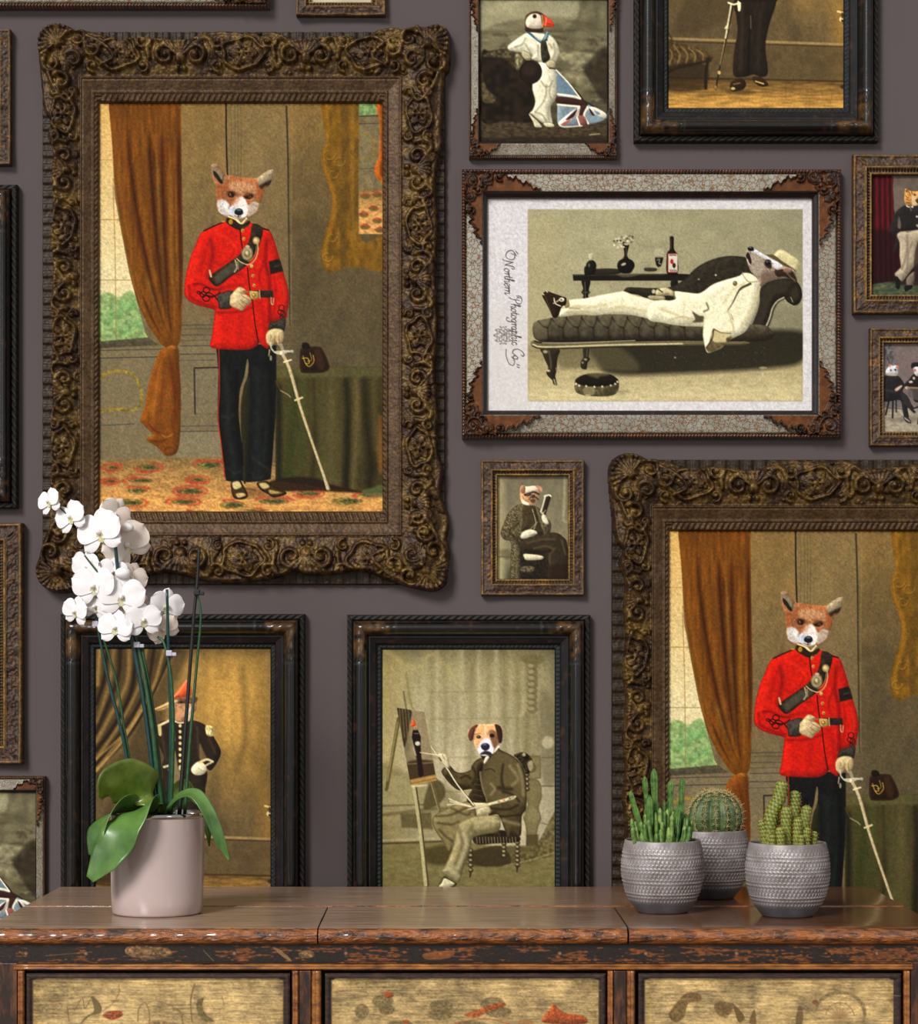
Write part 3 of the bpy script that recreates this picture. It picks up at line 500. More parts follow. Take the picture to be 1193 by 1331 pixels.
    # footstool
    c.poly([(400,750),(420,720),(480,690),(560,680),(660,685),(720,715),(742,745),(738,810),(700,850),(600,862),(490,855),(420,835),(400,800)], (96,86,56), 1, n=(.25,2,2)); c.poly([(405,745),(430,712),(500,688),(660,688),(720,715),(740,750),(680,775),(560,785),(460,775)], (28,22,15), 1.2); c.poly([(490,690),(560,678),(660,684),(650,700),(600,705),(580,720),(545,712)],(120,110,78),3,.6)
    for x,y in ((410,765),(435,778),(490,782),(553,787),(615,785),(680,777),(715,765),(732,748)): c.ell(x,y,8,8,(232,222,184),1)
    c.poly([(470,795),(550,792),(548,848),(480,850)],(150,138,96),1.5,.7); c.poly([(640,800),(735,770),(735,815),(700,850),(640,858)],(58,50,34),3,.6); c.ell(500,852,22,6,(190,178,136),1.4,.8); c.ell(770,825,60,16,(130,116,80),4,.5)
    # suit
    S = (246,238,200)
    c.poly([(780,660-595),(800,20),(860,14),(1000,20),(1300,20),(1360,60),(1250,120),(1000,110),(880,70)], (40,36,28), 1, n=(.2,2,2)); c.ell(1013,47,14,16,(196,186,152),1)
    tr = c.poly([(280,235),(290,190),(310,168),(360,112),(480,100),(600,75),(740,50),(790,48),(860,75),(960,100),(1060,130),(1200,130),(1400,90),(1600,110),(1500,330),(1400,320),(1260,315),(1150,300),(1000,265),(860,232),(700,215),(560,232),(420,225),(330,240)], S, 1.1, n=(.03,6,4), edge=((170,156,106),3,.6))
    c.line([(310,175),(420,160),(520,170),(640,150)],3,(206,192,140),3,.8,clip=tr); c.line([(360,175),(440,180)],2,(150,136,92),2,.8); c.line([(340,210),(460,205),(560,215)],2.5,(186,170,120),2.5,.8,clip=tr); c.line([(600,215),(760,170),(900,190),(1100,240)],4,(206,194,144),4,.7,clip=tr); c.line([(850,110),(1000,170),(1200,210)],5,(240,232,192),5,.7,clip=tr)
    c.poly([(325,120),(350,110),(362,150),(350,170),(322,170)], (160,140,96), 1)
    c.poly([(150,70),(180,45),(230,60),(300,85),(335,100),(330,150),(300,165),(270,240),(235,250),(215,210),(180,140),(155,95)], (42,28,18), 1, edge=((20,14,10),1.5,.6)); c.line([(240,100),(250,140),(290,160)],1.4,(230,220,184)); c.line([(235,140),(270,120),(300,100)],1.4,(200,188,150)); c.ell(300,110,20,16,(236,226,190),1); c.ell(296,112,8,6,(50,36,26),1); c.line([(170,80),(215,200)],1,(96,74,50),1,.7); c.line([(150,65),(160,72)],1.6,(210,200,160)); c.line([(180,40),(188,52)],1.5,(210,200,160))
    c.poly([(980,80),(1090,85),(1090,112),(985,105)],(190,180,134),1,.9)
    c.z(860,300,5.965)
    sl = c.poly([(100,465),(180,470),(280,480),(330,460),(400,410),(480,380),(600,345),(640,320),(700,330),(768,380),(762,480),(740,590),(700,690),(650,775),(560,825),(500,860),(470,900),(400,930),(360,940),(340,900),(322,800),(325,690),(250,715),(120,725),(0,705),(-100,680),(-100,560),(0,530),(60,535),(110,520)], S, 1.1, n=(.03,6,6), edge=((172,158,108),2.5,.6))
    c.poly([(345,905),(370,860),(400,760),(430,765),(470,790),(520,800),(550,830),(500,870),(470,900),(380,938)], (92,78,46), 2, .9, clip=sl, n=(.3,2,3)); c.poly([(410,765),(470,775),(530,800),(510,850),(450,860),(400,850),(390,810)],(222,206,150),2.5,.85,clip=sl); c.ell(518,838,16,18,(66,54,34),1.5,.9)
    c.line([(405,760),(395,830),(350,900)],1.6,(50,42,26),1.2,.9); c.line([(410,760),(470,785),(540,790)],1.4,(90,78,48),1.2,.8)
    c.poly([(240,620),(290,650),(330,660),(325,700),(280,705),(240,700),(262,680)], (64,54,32), 2, .85); c.line([(350,555),(365,600),(330,620)],2,(90,78,48),2,.85,clip=sl)
    c.line([(690,405),(620,440),(590,480),(550,560),(510,620)],[3.2,3,1.8,1.2,.8],(52,44,28),1,.9); c.line([(540,640),(555,680)],1.2,(140,126,80),1.2,.8); c.line([(640,400),(560,450),(480,560)],3,(206,194,144),3,.6,clip=sl); c.line([(760,440),(700,600),(620,740)],4,(204,190,140),4,.6,clip=sl); c.line([(330,700),(360,640),(450,600),(520,620)],3,(242,234,194),3,.6,clip=sl); c.line([(520,620),(560,760),(500,780)],2,(186,172,122),2,.6,clip=sl)
    c.ell(572,402,18,20,(96,80,48),1.4,.95); c.ell(568,396,7,7,(190,170,110),1); c.line([(630,320),(640,345),(680,390),(760,385)],1.4,(160,146,98),1.2,.8); c.line([(0,600),(100,640),(230,690)],3,(196,182,130),3,.6,clip=sl); c.line([(60,690),(160,660),(250,680)],2,(180,166,116),2,.6,clip=sl); c.line([(180,560),(280,590)],3,(240,232,192),3,.6,clip=sl)
    # hand and cuff
    c.poly([(-45,460),(-20,440),(30,430),(75,450),(98,470),(95,500),(50,495),(10,500),(-40,495)], (208,194,146), 1, edge=((96,82,52),2,.8)); c.line([(-20,450),(10,470)],1.6,(50,42,28),1,.9); c.line([(0,490),(60,480)],1.2,(110,96,62),1,.8); c.line([(98,465),(102,515)],1.4,(130,116,76))
    # badger head and hat
    c.poly([(865,190),(900,150),(940,142),(1000,175),(1065,225),(1070,270),(1045,310),(1000,290),(920,230),(870,205)], (222,210,156), 1.1, edge=((170,156,104),2.5,.6)); c.poly([(815,180),(870,180),(940,230),(1030,290),(1040,310),(960,270),(880,220),(830,195)], (92,76,46), 1.1)
    hd = c.poly([(668,130),(690,115),(715,122),(800,180),(830,190),(900,230),(960,270),(1020,290),(1045,330),(1052,370),(1040,392),(990,365),(900,370),(830,390),(770,425),(755,380),(720,340),(690,300),(670,250),(656,190)], (150,130,110), 1, n=(.22,1.5,1.5))
    c.poly([(690,118),(800,178),(850,210),(940,262),(920,300),(860,270),(800,215),(740,175),(700,160)], (232,232,230), 1.4, clip=hd, n=(.08,2,2)); c.poly([(700,170),(780,210),(790,300),(740,340),(700,290)],(176,160,142),3,.8,clip=hd,n=(.15,1.3,1.3))
    c.poly([(810,215),(850,225),(855,275),(830,285),(800,255)], (48,34,24), 1.6, .9, clip=hd); c.ell(828,242,20,22,(16,14,18),1.1); c.ell(820,236,5,5,(120,130,160),1)
    c.poly([(780,330),(850,310),(900,330),(850,380),(780,410)],(112,90,72),3,.8,clip=hd); c.poly([(880,300),(950,290),(1010,300),(1050,370),(1040,390),(960,350),(900,350)],(44,32,22),1.4,.95); c.line([(900,290),(960,280),(1020,300)],2.4,(196,176,156),1.5,.9); c.poly([(960,280),(1015,290),(1000,320),(950,310)],(150,110,96),1.5,.9); c.line([(960,300),(1000,350),(1040,380)],1.6,(128,102,70),1.5,.8)
    c.poly([(668,130),(690,116),(715,125),(718,145),(700,152),(680,148)], (20,18,24), 1); c.ell(692,124,8,4,(120,130,150),1); c.poly([(657,185),(670,160),(685,180),(700,230),(690,255),(668,215)], (40,28,24), 1); c.line([(668,215),(676,240),(690,260)],1.2,(216,204,180)); c.line([(800,215),(870,250)],1.4,(130,100,80),1.2,.6)
    # inscription
    c.z(0,0,1); INK = (52,46,44)
    script(c, 'Northern', 655.4, 336, 6.15, INK, .95, .12)
    script(c, 'Photographic', 664.0, 385, 6.0, INK, .95, .16)
    script(c, 'Co.', 667, 453, 6.2, INK, 1.0, 0)
    c.line([(671,326),(673,329)],1,INK); c.line([(669,328),(671,331)],1,INK); c.line([(672,473),(675,474)],1,INK); c.line([(672,476),(675,477)],1,INK)
    c.line([(658,453),(658,462),(662,472),(667,474),(669,468),(665,463)],.9,INK,.8,.9)
    E = (104,96,90)
    for r, k, w in ((9.5,8,1.1),(7,6,1)):
        th = np.linspace(0,6.283,60); rr = r+1.6*np.cos(k*th); c.line(np.stack([654+rr*np.cos(th), 435+rr*np.sin(th)],1), w, E, .9, .75, sm=False)
    for (a,b) in (((648,430),(660,440)),((648,440),(660,430)),((650,436),(659,434)),((654,428),(654,442)),((650,430),(652,440)),((656,430),(658,441))): c.line([a,((a[0]+b[0])/2+1.5,(a[1]+b[1])/2-1),b],1,E,.9,.75)
    for i in range(10):
        a = i*.628; c.ell(654+11.5*np.cos(a),435+11.5*np.sin(a),1.3,1.3,E,.9,.7)
    c.c[ph>.5] *= (1+.09*c.noise(1.05,1.05)+.04*c.noise(2.5,2.5))[ph>.5][..., None]
    return c
# ---------------------------------------------------------------- picture: hound painting at an easel (also holds a small picture of the officer)
def paint_painter():
    c = Cv(492, 840, 726, 1184, (150, 142, 92), seed=11); X, Y = c.X, c.Y; c.z(0,0,1)
    c.c[:] = (160,152,112); c.c += (np.clip((Y-860)/140,0,1)[...,None]-.6)*np.array([26,26,30])
    c.c *= (1+.05*c.noise(14,60)+.04*c.noise(5,12))[..., None]
    e = np.clip((540-X)/44,0,1)[...,None]; c.c = c.c*(1-.55*e)+np.array([150,134,70])*.55*e
    c.c *= (1-.22*np.exp(-((Y-842)/16)**2))[..., None]; c.c *= (1-.18*np.clip((X-690)/30,0,1))[..., None]
    for x, w, a in ((560,8,.3),(578,5,.3),(612,10,.35),(634,5,.3),(655,7,.4),(672,9,.5),(684,6,.45)): c.line([(x,845),(x+1,930),(x,1040)], w, (112,104,66), w*.8, a)
    for x in (568,600,622,645): c.line([(x,845),(x,1040)], 5, (176,170,126), 5, .4)
    for y in (900,935,985,1030): c.line([(560,y),(680,y-2)], 2, (118,110,72), 2, .35)
    c.line([(500,846),(540,870),(560,850),(590,880)],6,(172,160,100),6,.35)
    # painted backdrop landscape low at left
    c.poly([(492,1000),(520,1002),(560,1015),(600,1040),(600,1110),(492,1110)], (104,96,58), 8, .5, n=(.2,12,6))
    c.poly([(500,1010),(540,1012),(560,1030),(540,1060),(500,1055)],(146,138,92),6,.6); c.line([(494,1060),(560,1052),(600,1052)],4,(84,76,44),3,.6); c.poly([(520,1058),(560,1056),(562,1078),(522,1076)],(74,66,38),3,.7,sm=False); c.line([(492,1048),(550,1046)],2,(78,70,40),2,.6); c.poly([(560,1015),(575,1018),(578,1035),(566,1048),(550,1050)],(70,62,36),3,.8)
    # carved column right
    col = (112,104,68)
    for i in range(9):
        y = 858+i*8; c.ell(692,y,7,5.5,(100,92,58),2,.75); c.ell(690,y-1,4,2.6,(160,152,108),1.6,.6)
    c.poly([(678,852),(706,852),(704,862),(682,862)],(104,96,60),1.5,.8); c.poly([(680,983),(702,983),(702,1000),(680,1000)],col,2,.6)
    c.poly([(679,984),(702,982),(703,1012),(679,1014)],(118,110,72),1.5,.9,sm=False,edge=((80,72,44),3,.7)); c.ell(690,998,7,7,(88,80,50),1.5,.8); c.ell(689,997,4,4,(150,142,100),1.4,.8)
    c.poly([(680,930),(698,930),(700,980),(680,982)],(110,102,66),3,.5)
    c.poly([(682,1015),(700,1015),(704,1035),(700,1050),(703,1065),(698,1082),(696,1130),(684,1130),(684,1080),(680,1060),(686,1045),(680,1030)],(104,96,60),2,.85,edge=((70,62,38),3,.6)); c.ell(693,1060,8,9,(128,120,80),2,.7); c.poly([(684,1085),(700,1085),(698,1132),(684,1132)],(72,64,38),2,.8,sm=False)
    c.poly([(702,900),(726,930),(726,1010),(704,1010)],(104,98,66),6,.6); c.ell(712,965,8,8,(176,168,130),3,.7); c.line([(704,985),(722,985)],2,(96,88,56),1.5,.7); c.line([(704,1022),(724,1022)],2,(86,78,50),1.5,.7); c.line([(704,1030),(724,1030)],1.6,(166,158,110),1.5,.7); c.line([(704,1070),(726,1076)],1.5,(90,82,50),1.5,.6)
    # floor
    fl = c.poly([(492,1096),(600,1094),(640,1100),(726,1100),(726,1184),(492,1184)], (112,104,62), 3, .95, sm=False, n=(.08,7,3)); c.line([(492,1097),(600,1093)],2.2,(62,54,30),1.8,.8); c.line([(492,1093),(600,1089)],2.4,(170,162,112),2,.6)
    c.line([(690,1096),(726,1096)],2,(76,68,40),2,.7); c.poly([(600,1110),(660,1100),(700,1105),(690,1122),(610,1126)],(84,76,46),4,.8)
    c.poly([(550,1105),(600,1098),(610,1120),(560,1124)],(66,58,32),5,.8)
    # curtain, cloth right floor
    c.poly([(718,1060),(726,1050),(726,1104),(700,1118),(676,1122),(640,1128),(600,1120),(640,1110),(690,1104)],(92,84,50),2.5,.85,n=(.3,3,3)); c.poly([(612,1108),(650,1100),(664,1118),(655,1126),(615,1124)],(58,50,30),2,.85); c.line([(655,1126),(690,1118),(722,1108)],2,(150,142,96),2,.6)
    # easel
    c.z(490,840,4.226)
    c.line([(160,150),(180,290),(200,350)],3.2,(132,122,74),1.5,.8); c.line([(135,150),(140,340)],4,(156,146,96),2,.8); c.line([(145,250),(160,345)],2.5,(96,86,50),1.5,.7)
    c.line([(118,400),(60,740),(50,790)],[5,4.5,4],(92,82,46),1.2); c.line([(112,420),(56,740)],1.6,(158,146,92),1.2,.7)
    c.line([(300,750),(345,910)],[4.5,4],(96,86,50),1); c.line([(294,750),(338,905)],1.2,(156,146,100),1,.7)
    c.line([(205,770),(240,1010),(272,1312)],[6,5.4,6.4],(78,70,40),1); c.line([(200,770),(234,1010),(266,1312)],[4.2,4,4.6],(168,160,110),1)
    pc = c.poly([(108,338),(258,362),(326,738),(185,768)], (116,106,74), 1, sm=False, n=(.1,5,5))
    c.poly([(180,350),(258,362),(300,600),(200,640)],(150,136,98),6,.6,clip=pc); c.poly([(108,338),(185,352),(180,420),(150,555),(130,470)],(52,44,28),2,.9,clip=pc)
    for x in (122,138,154,170): c.line([(x,345),(x+6,420),(x+12,500)],1.4,(130,116,76),1.2,.6,clip=pc)
    c.poly([(165,640),(305,632),(320,720),(180,755)],(62,48,30),3,.9,clip=pc); c.line([(165,648),(305,640)],1.4,(130,112,76),1.2,.8,clip=pc); c.poly([(180,735),(322,705),(328,740),(186,770)],(160,130,70),1.5,.95,sm=False,clip=pc); c.line([(186,755),(326,726)],1.2,(106,82,40),1,.8)
    c.poly([(196,462),(224,460),(240,500),(238,540),(244,620),(256,705),(240,722),(228,712),(222,640),(212,570),(200,540),(190,500)],(34,27,22),1,clip=pc,sm=False); c.line([(206,560),(222,640),(228,700)],1.6,(44,34,26),1.4,.9,clip=pc); c.line([(200,560),(212,600)],1.6,(180,168,130),1.2,.8); c.ell(222,535,14,12,(214,206,172),1.4,.9); c.line([(205,480),(225,480)],1.2,(130,120,96),1,.8); c.ell(204,440,9,14,(170,120,84),1.3); c.poly([(182,440),(192,415),(200,400),(212,430),(200,440)],(206,84,46),1.2)
    c.line([(190,770),(270,765)],2.6,(186,178,130),1)
    # turned chair
    c.z(560,920,5.664); B = (58,50,30)
    for (x, y0, y1, n) in ((638,950,1180,7),(293,1040,1220,5),(538,960,1110,5),(708,480,620,4)):
        for i in range(n):
            y = y0+(y1-y0)*(i+.4)/n; c.ell(x,y,19,18,B,1.1); c.ell(x-3,y-4,11,8,(164,154,110),1.6,.9)
        if y1 > 1150: c.line([(x,y1-10),(x-6,y1+30)],[3,1.6],B,1)
    c.poly([(610,350),(660,330),(690,330),(720,350),(745,380),(750,430),(735,470),(700,490),(680,440),(640,380)],(48,40,26),1.5,n=(.5,2,2)); c.ell(685,345,12,14,(190,180,140),1.5,.8); c.poly([(710,410),(745,390),(750,440),(730,470)],(186,176,130),1.6,.7)
    c.poly([(650,760),(690,740),(690,800),(670,800)],(150,140,98),1.5,.8)
    c.poly([(320,930),(500,900),(640,940),(640,990),(480,1000),(330,1005)],(46,38,24),1.6,n=(.3,2,4))
    for x in range(335,640,22): c.line([(x,955),(x+4,1000)],1.3,(150,140,98),1,.6)
    # far leg, near leg, trousers
    t2 = c.poly([(310,700),(220,700),(120,740),(30,790),(10,840),(30,900),(90,990),(140,1060),(220,960),(330,860)], (122,112,72), 1.2, n=(.08,4,4), edge=((60,52,30),3,.7))
    for pts in ([(40,800),(140,790),(260,740)],[(50,850),(150,860),(200,840)],[(60,900),(110,950),(150,980)],[(150,740),(260,790),(290,770)]): c.line(pts,3,(70,62,36),2.5,.7,clip=t2)
    t1 = c.poly([(320,800),(220,840),(185,890),(175,960),(150,1060),(100,1170),(78,1200),(90,1225),(190,1285),(210,1280),(240,1180),(290,1040),(310,960),(400,930),(470,920),(510,880),(500,800),(430,790)], (142,133,90), 1.2, n=(.06,4,4), edge=((84,76,46),3,.8))
    for pts, k in (([(200,880),(230,1000),(180,1150)],0),([(300,900),(340,940),(320,970)],0),([(330,850),(420,830),(500,840)],1),([(240,930),(260,1010),(200,1180)],1),([(330,920),(420,905),(480,900)],0),([(120,1180),(200,1240)],1),([(270,920),(300,880)],0)): c.line(pts,4,[(96,88,54),(178,170,126)][k],4,.6,clip=t1)
    c.poly([(95,1240),(130,1260),(185,1290),(190,1300),(150,1330),(50,1335),(60,1300)], (62,54,32), 1.2); c.poly([(100,1258),(150,1280),(175,1300),(130,1325),(60,1322),(80,1290)],(196,188,144),1.3)
    # jacket
    j = c.poly([(370,370),(330,390),(300,430),(290,460),(230,480),(180,470),(140,430),(100,440),(78,470),(100,510),(150,570),(210,608),(300,600),(280,640),(275,700),(420,720),(425,790),(495,790),(540,890),(570,965),(600,930),(660,940),(668,800),(700,740),(702,600),(690,480),(650,400),(590,350),(510,310),(495,290),(470,330),(440,350)], (78,68,42), 1.2, n=(.08,4,4), edge=((34,28,16),3,.7))
    c.poly([(430,400),(520,340),(620,380),(680,500),(690,700),(560,700),(420,680),(380,560)], (98,88,56), 6, .65, clip=j)
    for pts, w, k in (([(360,470),(375,580),(410,690)],2,1),([(345,480),(365,600),(400,700)],2.2,0),([(500,590),(560,600),(590,600)],5,0),([(530,620),(600,640),(650,690)],3,0),([(530,420),(520,520),(530,580)],3,0),([(470,470),(440,450),(400,460)],1.4,0),([(640,420),(670,520),(680,640)],4,1),([(120,500),(180,560),(260,590)],4,0),([(220,520),(260,500),(290,520)],3,0),([(580,430),(640,520),(600,570)],4,1),([(440,560),(470,600),(440,640)],3,1),([(430,740),(560,750),(640,720)],3,0),([(505,800),(560,800),(650,790)],2.5,0),([(530,830),(600,850),(650,860)],4,1),([(310,440),(330,500),(310,560)],3,0)): c.line(pts,w,[(38,31,18),(134,124,84)][k],w*.9,.7,clip=j)
    vs = c.poly([(375,400),(340,430),(330,500),(305,600),(280,680),(300,705),(400,690),(375,600),(355,480),(380,460)], (48,40,24), 1.4, .95, clip=j)
    for y in (520,560,600,640,680): c.line([(310,y),(380,y+14)],1.5,(84,74,46),1.4,.6,clip=vs)
    c.poly([(365,350),(420,350),(440,360),(400,410),(385,380)],(40,32,20),1); c.poly([(405,360),(430,365),(400,410),(388,400)],(206,198,160),1); c.line([(470,320),(498,285)],2.4,(226,218,186),1)
    # hands, palette, brushes
    c.poly([(345,745),(400,720),(430,730),(440,770),(400,790),(350,798),(335,780)],(178,168,122),1.2,edge=((110,100,64),2,.7)); c.poly([(310,700),(330,700),(420,705),(430,725),(330,735)],(200,190,144),1.3)
    c.poly([(268,748),(400,708),(540,670),(612,648),(628,656),(590,680),(450,715),(300,748)],(206,196,150),1.1,edge=((120,108,70),1.2,.6)); c.ell(538,682,10,7,(206,110,60),1,.9); c.ell(500,694,10,5,(110,90,60),1,.8); c.ell(580,668,8,4,(90,80,60),1,.8); c.line([(560,690),(612,654)],1.2,(90,78,50),1,.7)
    for p in ([(130,670),(200,700),(290,725)],[(120,715),(200,712),(290,730)],[(140,690),(220,712),(300,730)],[(180,690),(290,728)]): c.line(p,1.4,(206,198,152),1,.85)
    c.line([(0,285),(60,370),(130,460),(200,570),(318,720)],[1.6,2,2.4,2.4,2.2],(70,60,36),1,.8); c.line([(-2,283),(58,368),(126,460),(196,570),(314,718)],[1.2,1.4,1.6,1.6,1.6],(214,206,162),.9)
    c.poly([(45,345),(80,332),(120,355),(138,430),(120,445),(90,420),(60,385)],(196,186,140),1.1,edge=((110,100,62),2,.7)); c.line([(60,370),(75,390)],1.8,(70,58,36),1,.9); c.line([(-80,330),(60,350)],1.2,(206,198,152),.9,.9); c.line([(85,350),(100,380)],1,(120,108,70),1,.8)
    # hound head
    hd = c.poly([(290,150),(320,128),(370,122),(430,122),(480,118),(515,140),(527,190),(522,250),(500,265),(480,290),(465,320),(440,350),(390,355),(355,345),(335,310),(318,270),(312,235),(290,245),(275,220),(272,180)], (206,160,104), 1, n=(.12,1.5,1.5))
    c.poly([(288,155),(330,125),(345,130),(320,180),(305,240),(285,245),(272,210)],(84,52,44),1.3,.95,clip=hd,edge=((50,30,26),2,.5)); c.poly([(470,122),(510,135),(527,190),(522,250),(505,265),(490,230),(480,170)],(52,36,26),1.3,.97,clip=hd)
    c.poly([(370,250),(395,225),(430,230),(455,265),(462,310),(450,350),(390,356),(355,345),(345,300)],(228,224,216),2,.95,clip=hd); c.poly([(330,150),(400,130),(460,150),(450,180),(390,180),(340,190)],(218,170,110),3,.8,clip=hd); c.line([(398,130),(400,180),(400,230)],2.4,(236,204,158),2.4,.7,clip=hd)
    c.poly([(430,170),(470,170),(490,210),(485,270),(460,290),(440,240)],(104,74,50),3,.8,clip=hd); c.ell(351,216,17,12,(50,38,34),1.4); c.ell(450,206,19,14,(34,28,24),1.4); c.ell(348,213,6,4,(150,150,160),1,.8); c.line([(330,195),(360,190)],1.4,(150,104,64),1.3,.7); c.line([(430,180),(465,178)],1.4,(150,104,64),1.3,.7)
    c.poly([(366,280),(385,262),(415,262),(432,280),(425,305),(400,316),(376,305)],(44,44,54),1.3); c.ell(395,270,14,6,(110,112,126),1.5,.8); c.poly([(360,345),(380,325),(405,318),(435,325),(450,345),(430,352),(400,345)],(40,36,36),1.6,.95); c.line([(400,315),(400,335)],1.2,(60,50,50),1,.8)
    c.z(0,0,1); c.c = ((c.c-100)*1.22+104)*np.array([1.0,.985,1.06]); c.grain(.085,1.05,1.05)
    return c
# ---------------------------------------------------------------- picture: bird-headed naval officer
def paint_officer():
    c = Cv(118, 838, 356, 1180, (120, 96, 50), seed=21); X, Y = c.X, c.Y
    g = np.exp(-(((X-312)/62)**2+((Y-925)/110)**2)); g2 = np.exp(-(((X-250)/60)**2+((Y-900)/70)**2))
    c.c = np.array([92.,74,42])+g[...,None]*np.array([92,68,28])+g2[...,None]*np.array([34,24,8])
    lo = np.clip((Y-1010)/60,0,1)[...,None]; c.c = c.c*(1-.42*lo)+np.array([78,66,48])*.42*lo
    c.c += np.clip((X-326)/22,0,1)[...,None]*np.array([44,28,4])*np.clip((Y-1000)/60,0,1)[...,None]
    c.c *= (1-.3*np.exp(-((Y-838)/16)**2))[..., None]; c.c *= (1+.07*c.noise(9,26)+.05*c.noise(4,5))[..., None]
    c.z(0,0,1)
    c.line([(315,870),(318,960),(306,1000)],8,(84,66,36),8,.4); c.line([(285,980),(275,1040),(290,1080)],14,(62,52,36),10,.4)
    # skirting, floor
    c.line([(118,1083),(356,1091)],3.2,(156,128,78),1.8,.85); c.line([(118,1087),(356,1094)],1.6,(52,40,22),1.2,.8); c.poly([(118,1090),(356,1094),(356,1140),(118,1134)],(82,66,40),2,.7,sm=False,n=(.12,8,8))
    fl = c.poly([(118,1133),(356,1139),(356,1180),(118,1180)], ('g',(84,62,30),(178,132,62),(200,1134),(200,1168)), 2.5, sm=False, n=(.18,14,2)); c.line([(118,1134),(356,1139)],2,(40,28,14),2,.7); c.c *= (1+.12*c.noise(18,2)*fl)[...,None]
    # door knob
    c.poly([(346,1046),(356,1044),(356,1062),(350,1064)],(110,78,30),1.3,.9); c.line([(344,1048),(352,1050)],2.6,(226,200,130),1); c.ell(349,1058,3,3.4,(232,206,140),1.2); c.ell(350,1060,1.6,1.6,(40,26,10),1); c.line([(350,1050),(350,1056)],2,(60,42,18),1)
    c.ell(352,1146,5,3,(40,28,14),2,.8)
    # curtain sweep
    c.z(70,790,3.509)
    cu = c.poly([(185,180),(560,180),(520,250),(460,380),(400,500),(330,610),(240,700),(185,765)], (70,54,30), 2, .97, n=(.1,6,14))
    for pts, w, k, a in (([(205,185),(195,350)],5,1,.9),([(240,185),(225,330),(190,440)],4,0,.9),([(270,185),(250,340),(195,520)],5,1,.6),([(300,185),(285,330),(190,570)],5,0,.8),([(340,185),(330,340),(250,500),(190,610)],5,1,.75),([(375,185),(350,380),(270,540),(190,650)],5,0,.9),([(420,185),(390,340),(310,510),(190,690)],4,1,.7),([(455,185),(420,360),(330,530),(190,715)],4,0,.8),([(500,185),(450,360),(350,540),(190,740)],4,1,.85),([(535,185),(480,340),(380,520),(250,680)],4,0,.9)):
        c.line(pts,w,[(28,20,12),(142,112,58)][k],w*.8,a,clip=cu)
    c.line([(440,400),(380,500),(300,620),(190,745)],[1.5,2.5,3.5,3],(176,140,76),2,.75,clip=cu); c.line([(400,440),(330,560),(190,690)],[1.5,3,3],(160,128,66),2,.6,clip=cu)
    c.poly([(400,480),(440,420),(560,200),(600,230),(500,480),(470,760),(190,800),(200,770),(330,640)],(56,44,28),7,.55)
    c.poly([(430,640),(470,660),(480,900),(330,1000),(230,1000),(240,900)],(60,48,30),8,.5)
    # chair at lower left
    c.z(0,0,1)
    c.poly([(118,1085),(135,1088),(160,1094),(178,1103),(180,1110),(160,1118),(140,1122),(118,1124)],(70,54,28),1.5,.95,n=(.3,3,3))
    for i in range(5): c.line([(120+i*10,1090+i*2),(128+i*10,1104),(124+i*11,1116)],2,(150,122,70),1.8,.6)
    c.line([(118,1130),(140,1120),(178,1112)],3,(44,30,14),1.5); c.line([(175,1110),(172,1130),(172,1148)],4,(34,24,12),1.6); c.line([(121,1120),(122,1148)],3,(34,24,12),1.6); c.poly([(118,1122),(170,1116),(170,1148),(118,1150)],(30,20,10),4,.6); c.line([(118,1070),(128,1085),(122,1100)],3,(60,42,20),2,.8)
    # officer: legs
    c.z(815-746,0+1035,3.156)
    lg = c.poly([(470,-120),(440,0),(450,60),(455,130),(442,200),(438,300),(480,310),(520,300),(555,310),(580,290),(570,180),(590,80),(615,0),(620,-120)], (32,24,16), 1.4, n=(.15,4,8))
    c.line([(515,60),(505,110),(500,300)],2.6,(14,10,8),2.5,.9,clip=lg); c.line([(510,60),(510,110)],1.4,(140,118,76),1.2,.6); c.line([(470,0),(475,100),(465,280)],4,(56,44,30),4,.6,clip=lg); c.line([(560,0),(545,100),(540,280)],4,(48,38,26),4,.5,clip=lg)
    c.poly([(430,330),(470,315),(490,335),(480,360),(440,370),(425,360)],(40,26,12),1.2); c.ell(437,358,9,6,(226,196,120),1.3,.9); c.line([(440,340),(465,335)],1.4,(150,116,60),1.2,.8); c.poly([(515,312),(550,310),(580,335),(575,348),(540,345)],(44,28,12),1.2); c.line([(530,328),(562,338)],1.8,(206,170,100),1.2,.9)
    c.ell(470,372,60,10,(50,34,16),5,.6)
    c.line([(436,10),(412,140),(385,260),(366,360)],[3,2.4,2,2.2],(36,28,18),1); c.line([(430,10),(418,80),(406,150)],2.2,(220,206,160),1,.95); c.line([(404,160),(384,260)],1,(190,160,100),.9,.8); c.ell(380,292,6,8,(214,180,110),1.2,.9); c.ell(366,352,4,8,(150,120,70),1.2,.8); c.line([(412,100),(405,110)],2,(216,196,150),1); c.line([(418,5),(440,12),(465,5)],2.4,(226,214,170),1); c.poly([(455,0),(468,0),(468,34),(458,38)],(232,220,176),1.2); c.line([(432,95),(415,115)],1.6,(110,92,60),1,.8)
    # torso
    c.z(90,840,3.5957)
    ct = c.poly([(415,365),(470,345),(540,350),(590,350),(640,375),(670,420),(705,490),(690,540),(660,580),(640,575),(625,600),(632,690),(600,700),(500,700),(450,700),(440,640),(430,560),(440,520),(415,450)], (38,28,20), 1.1, n=(.12,4,4), edge=((18,12,8),2,.6))
    c.poly([(608,455),(625,490),(640,530),(612,545),(605,500)],(110,88,52),1.3,.9); c.poly([(545,500),(560,480),(570,520),(562,640),(560,690),(520,690),(540,600)],(30,22,16),1.5,.8,clip=ct); c.poly([(478,500),(492,490),(505,560),(520,600),(522,650),(480,650)],(136,120,84),1.8,.8)
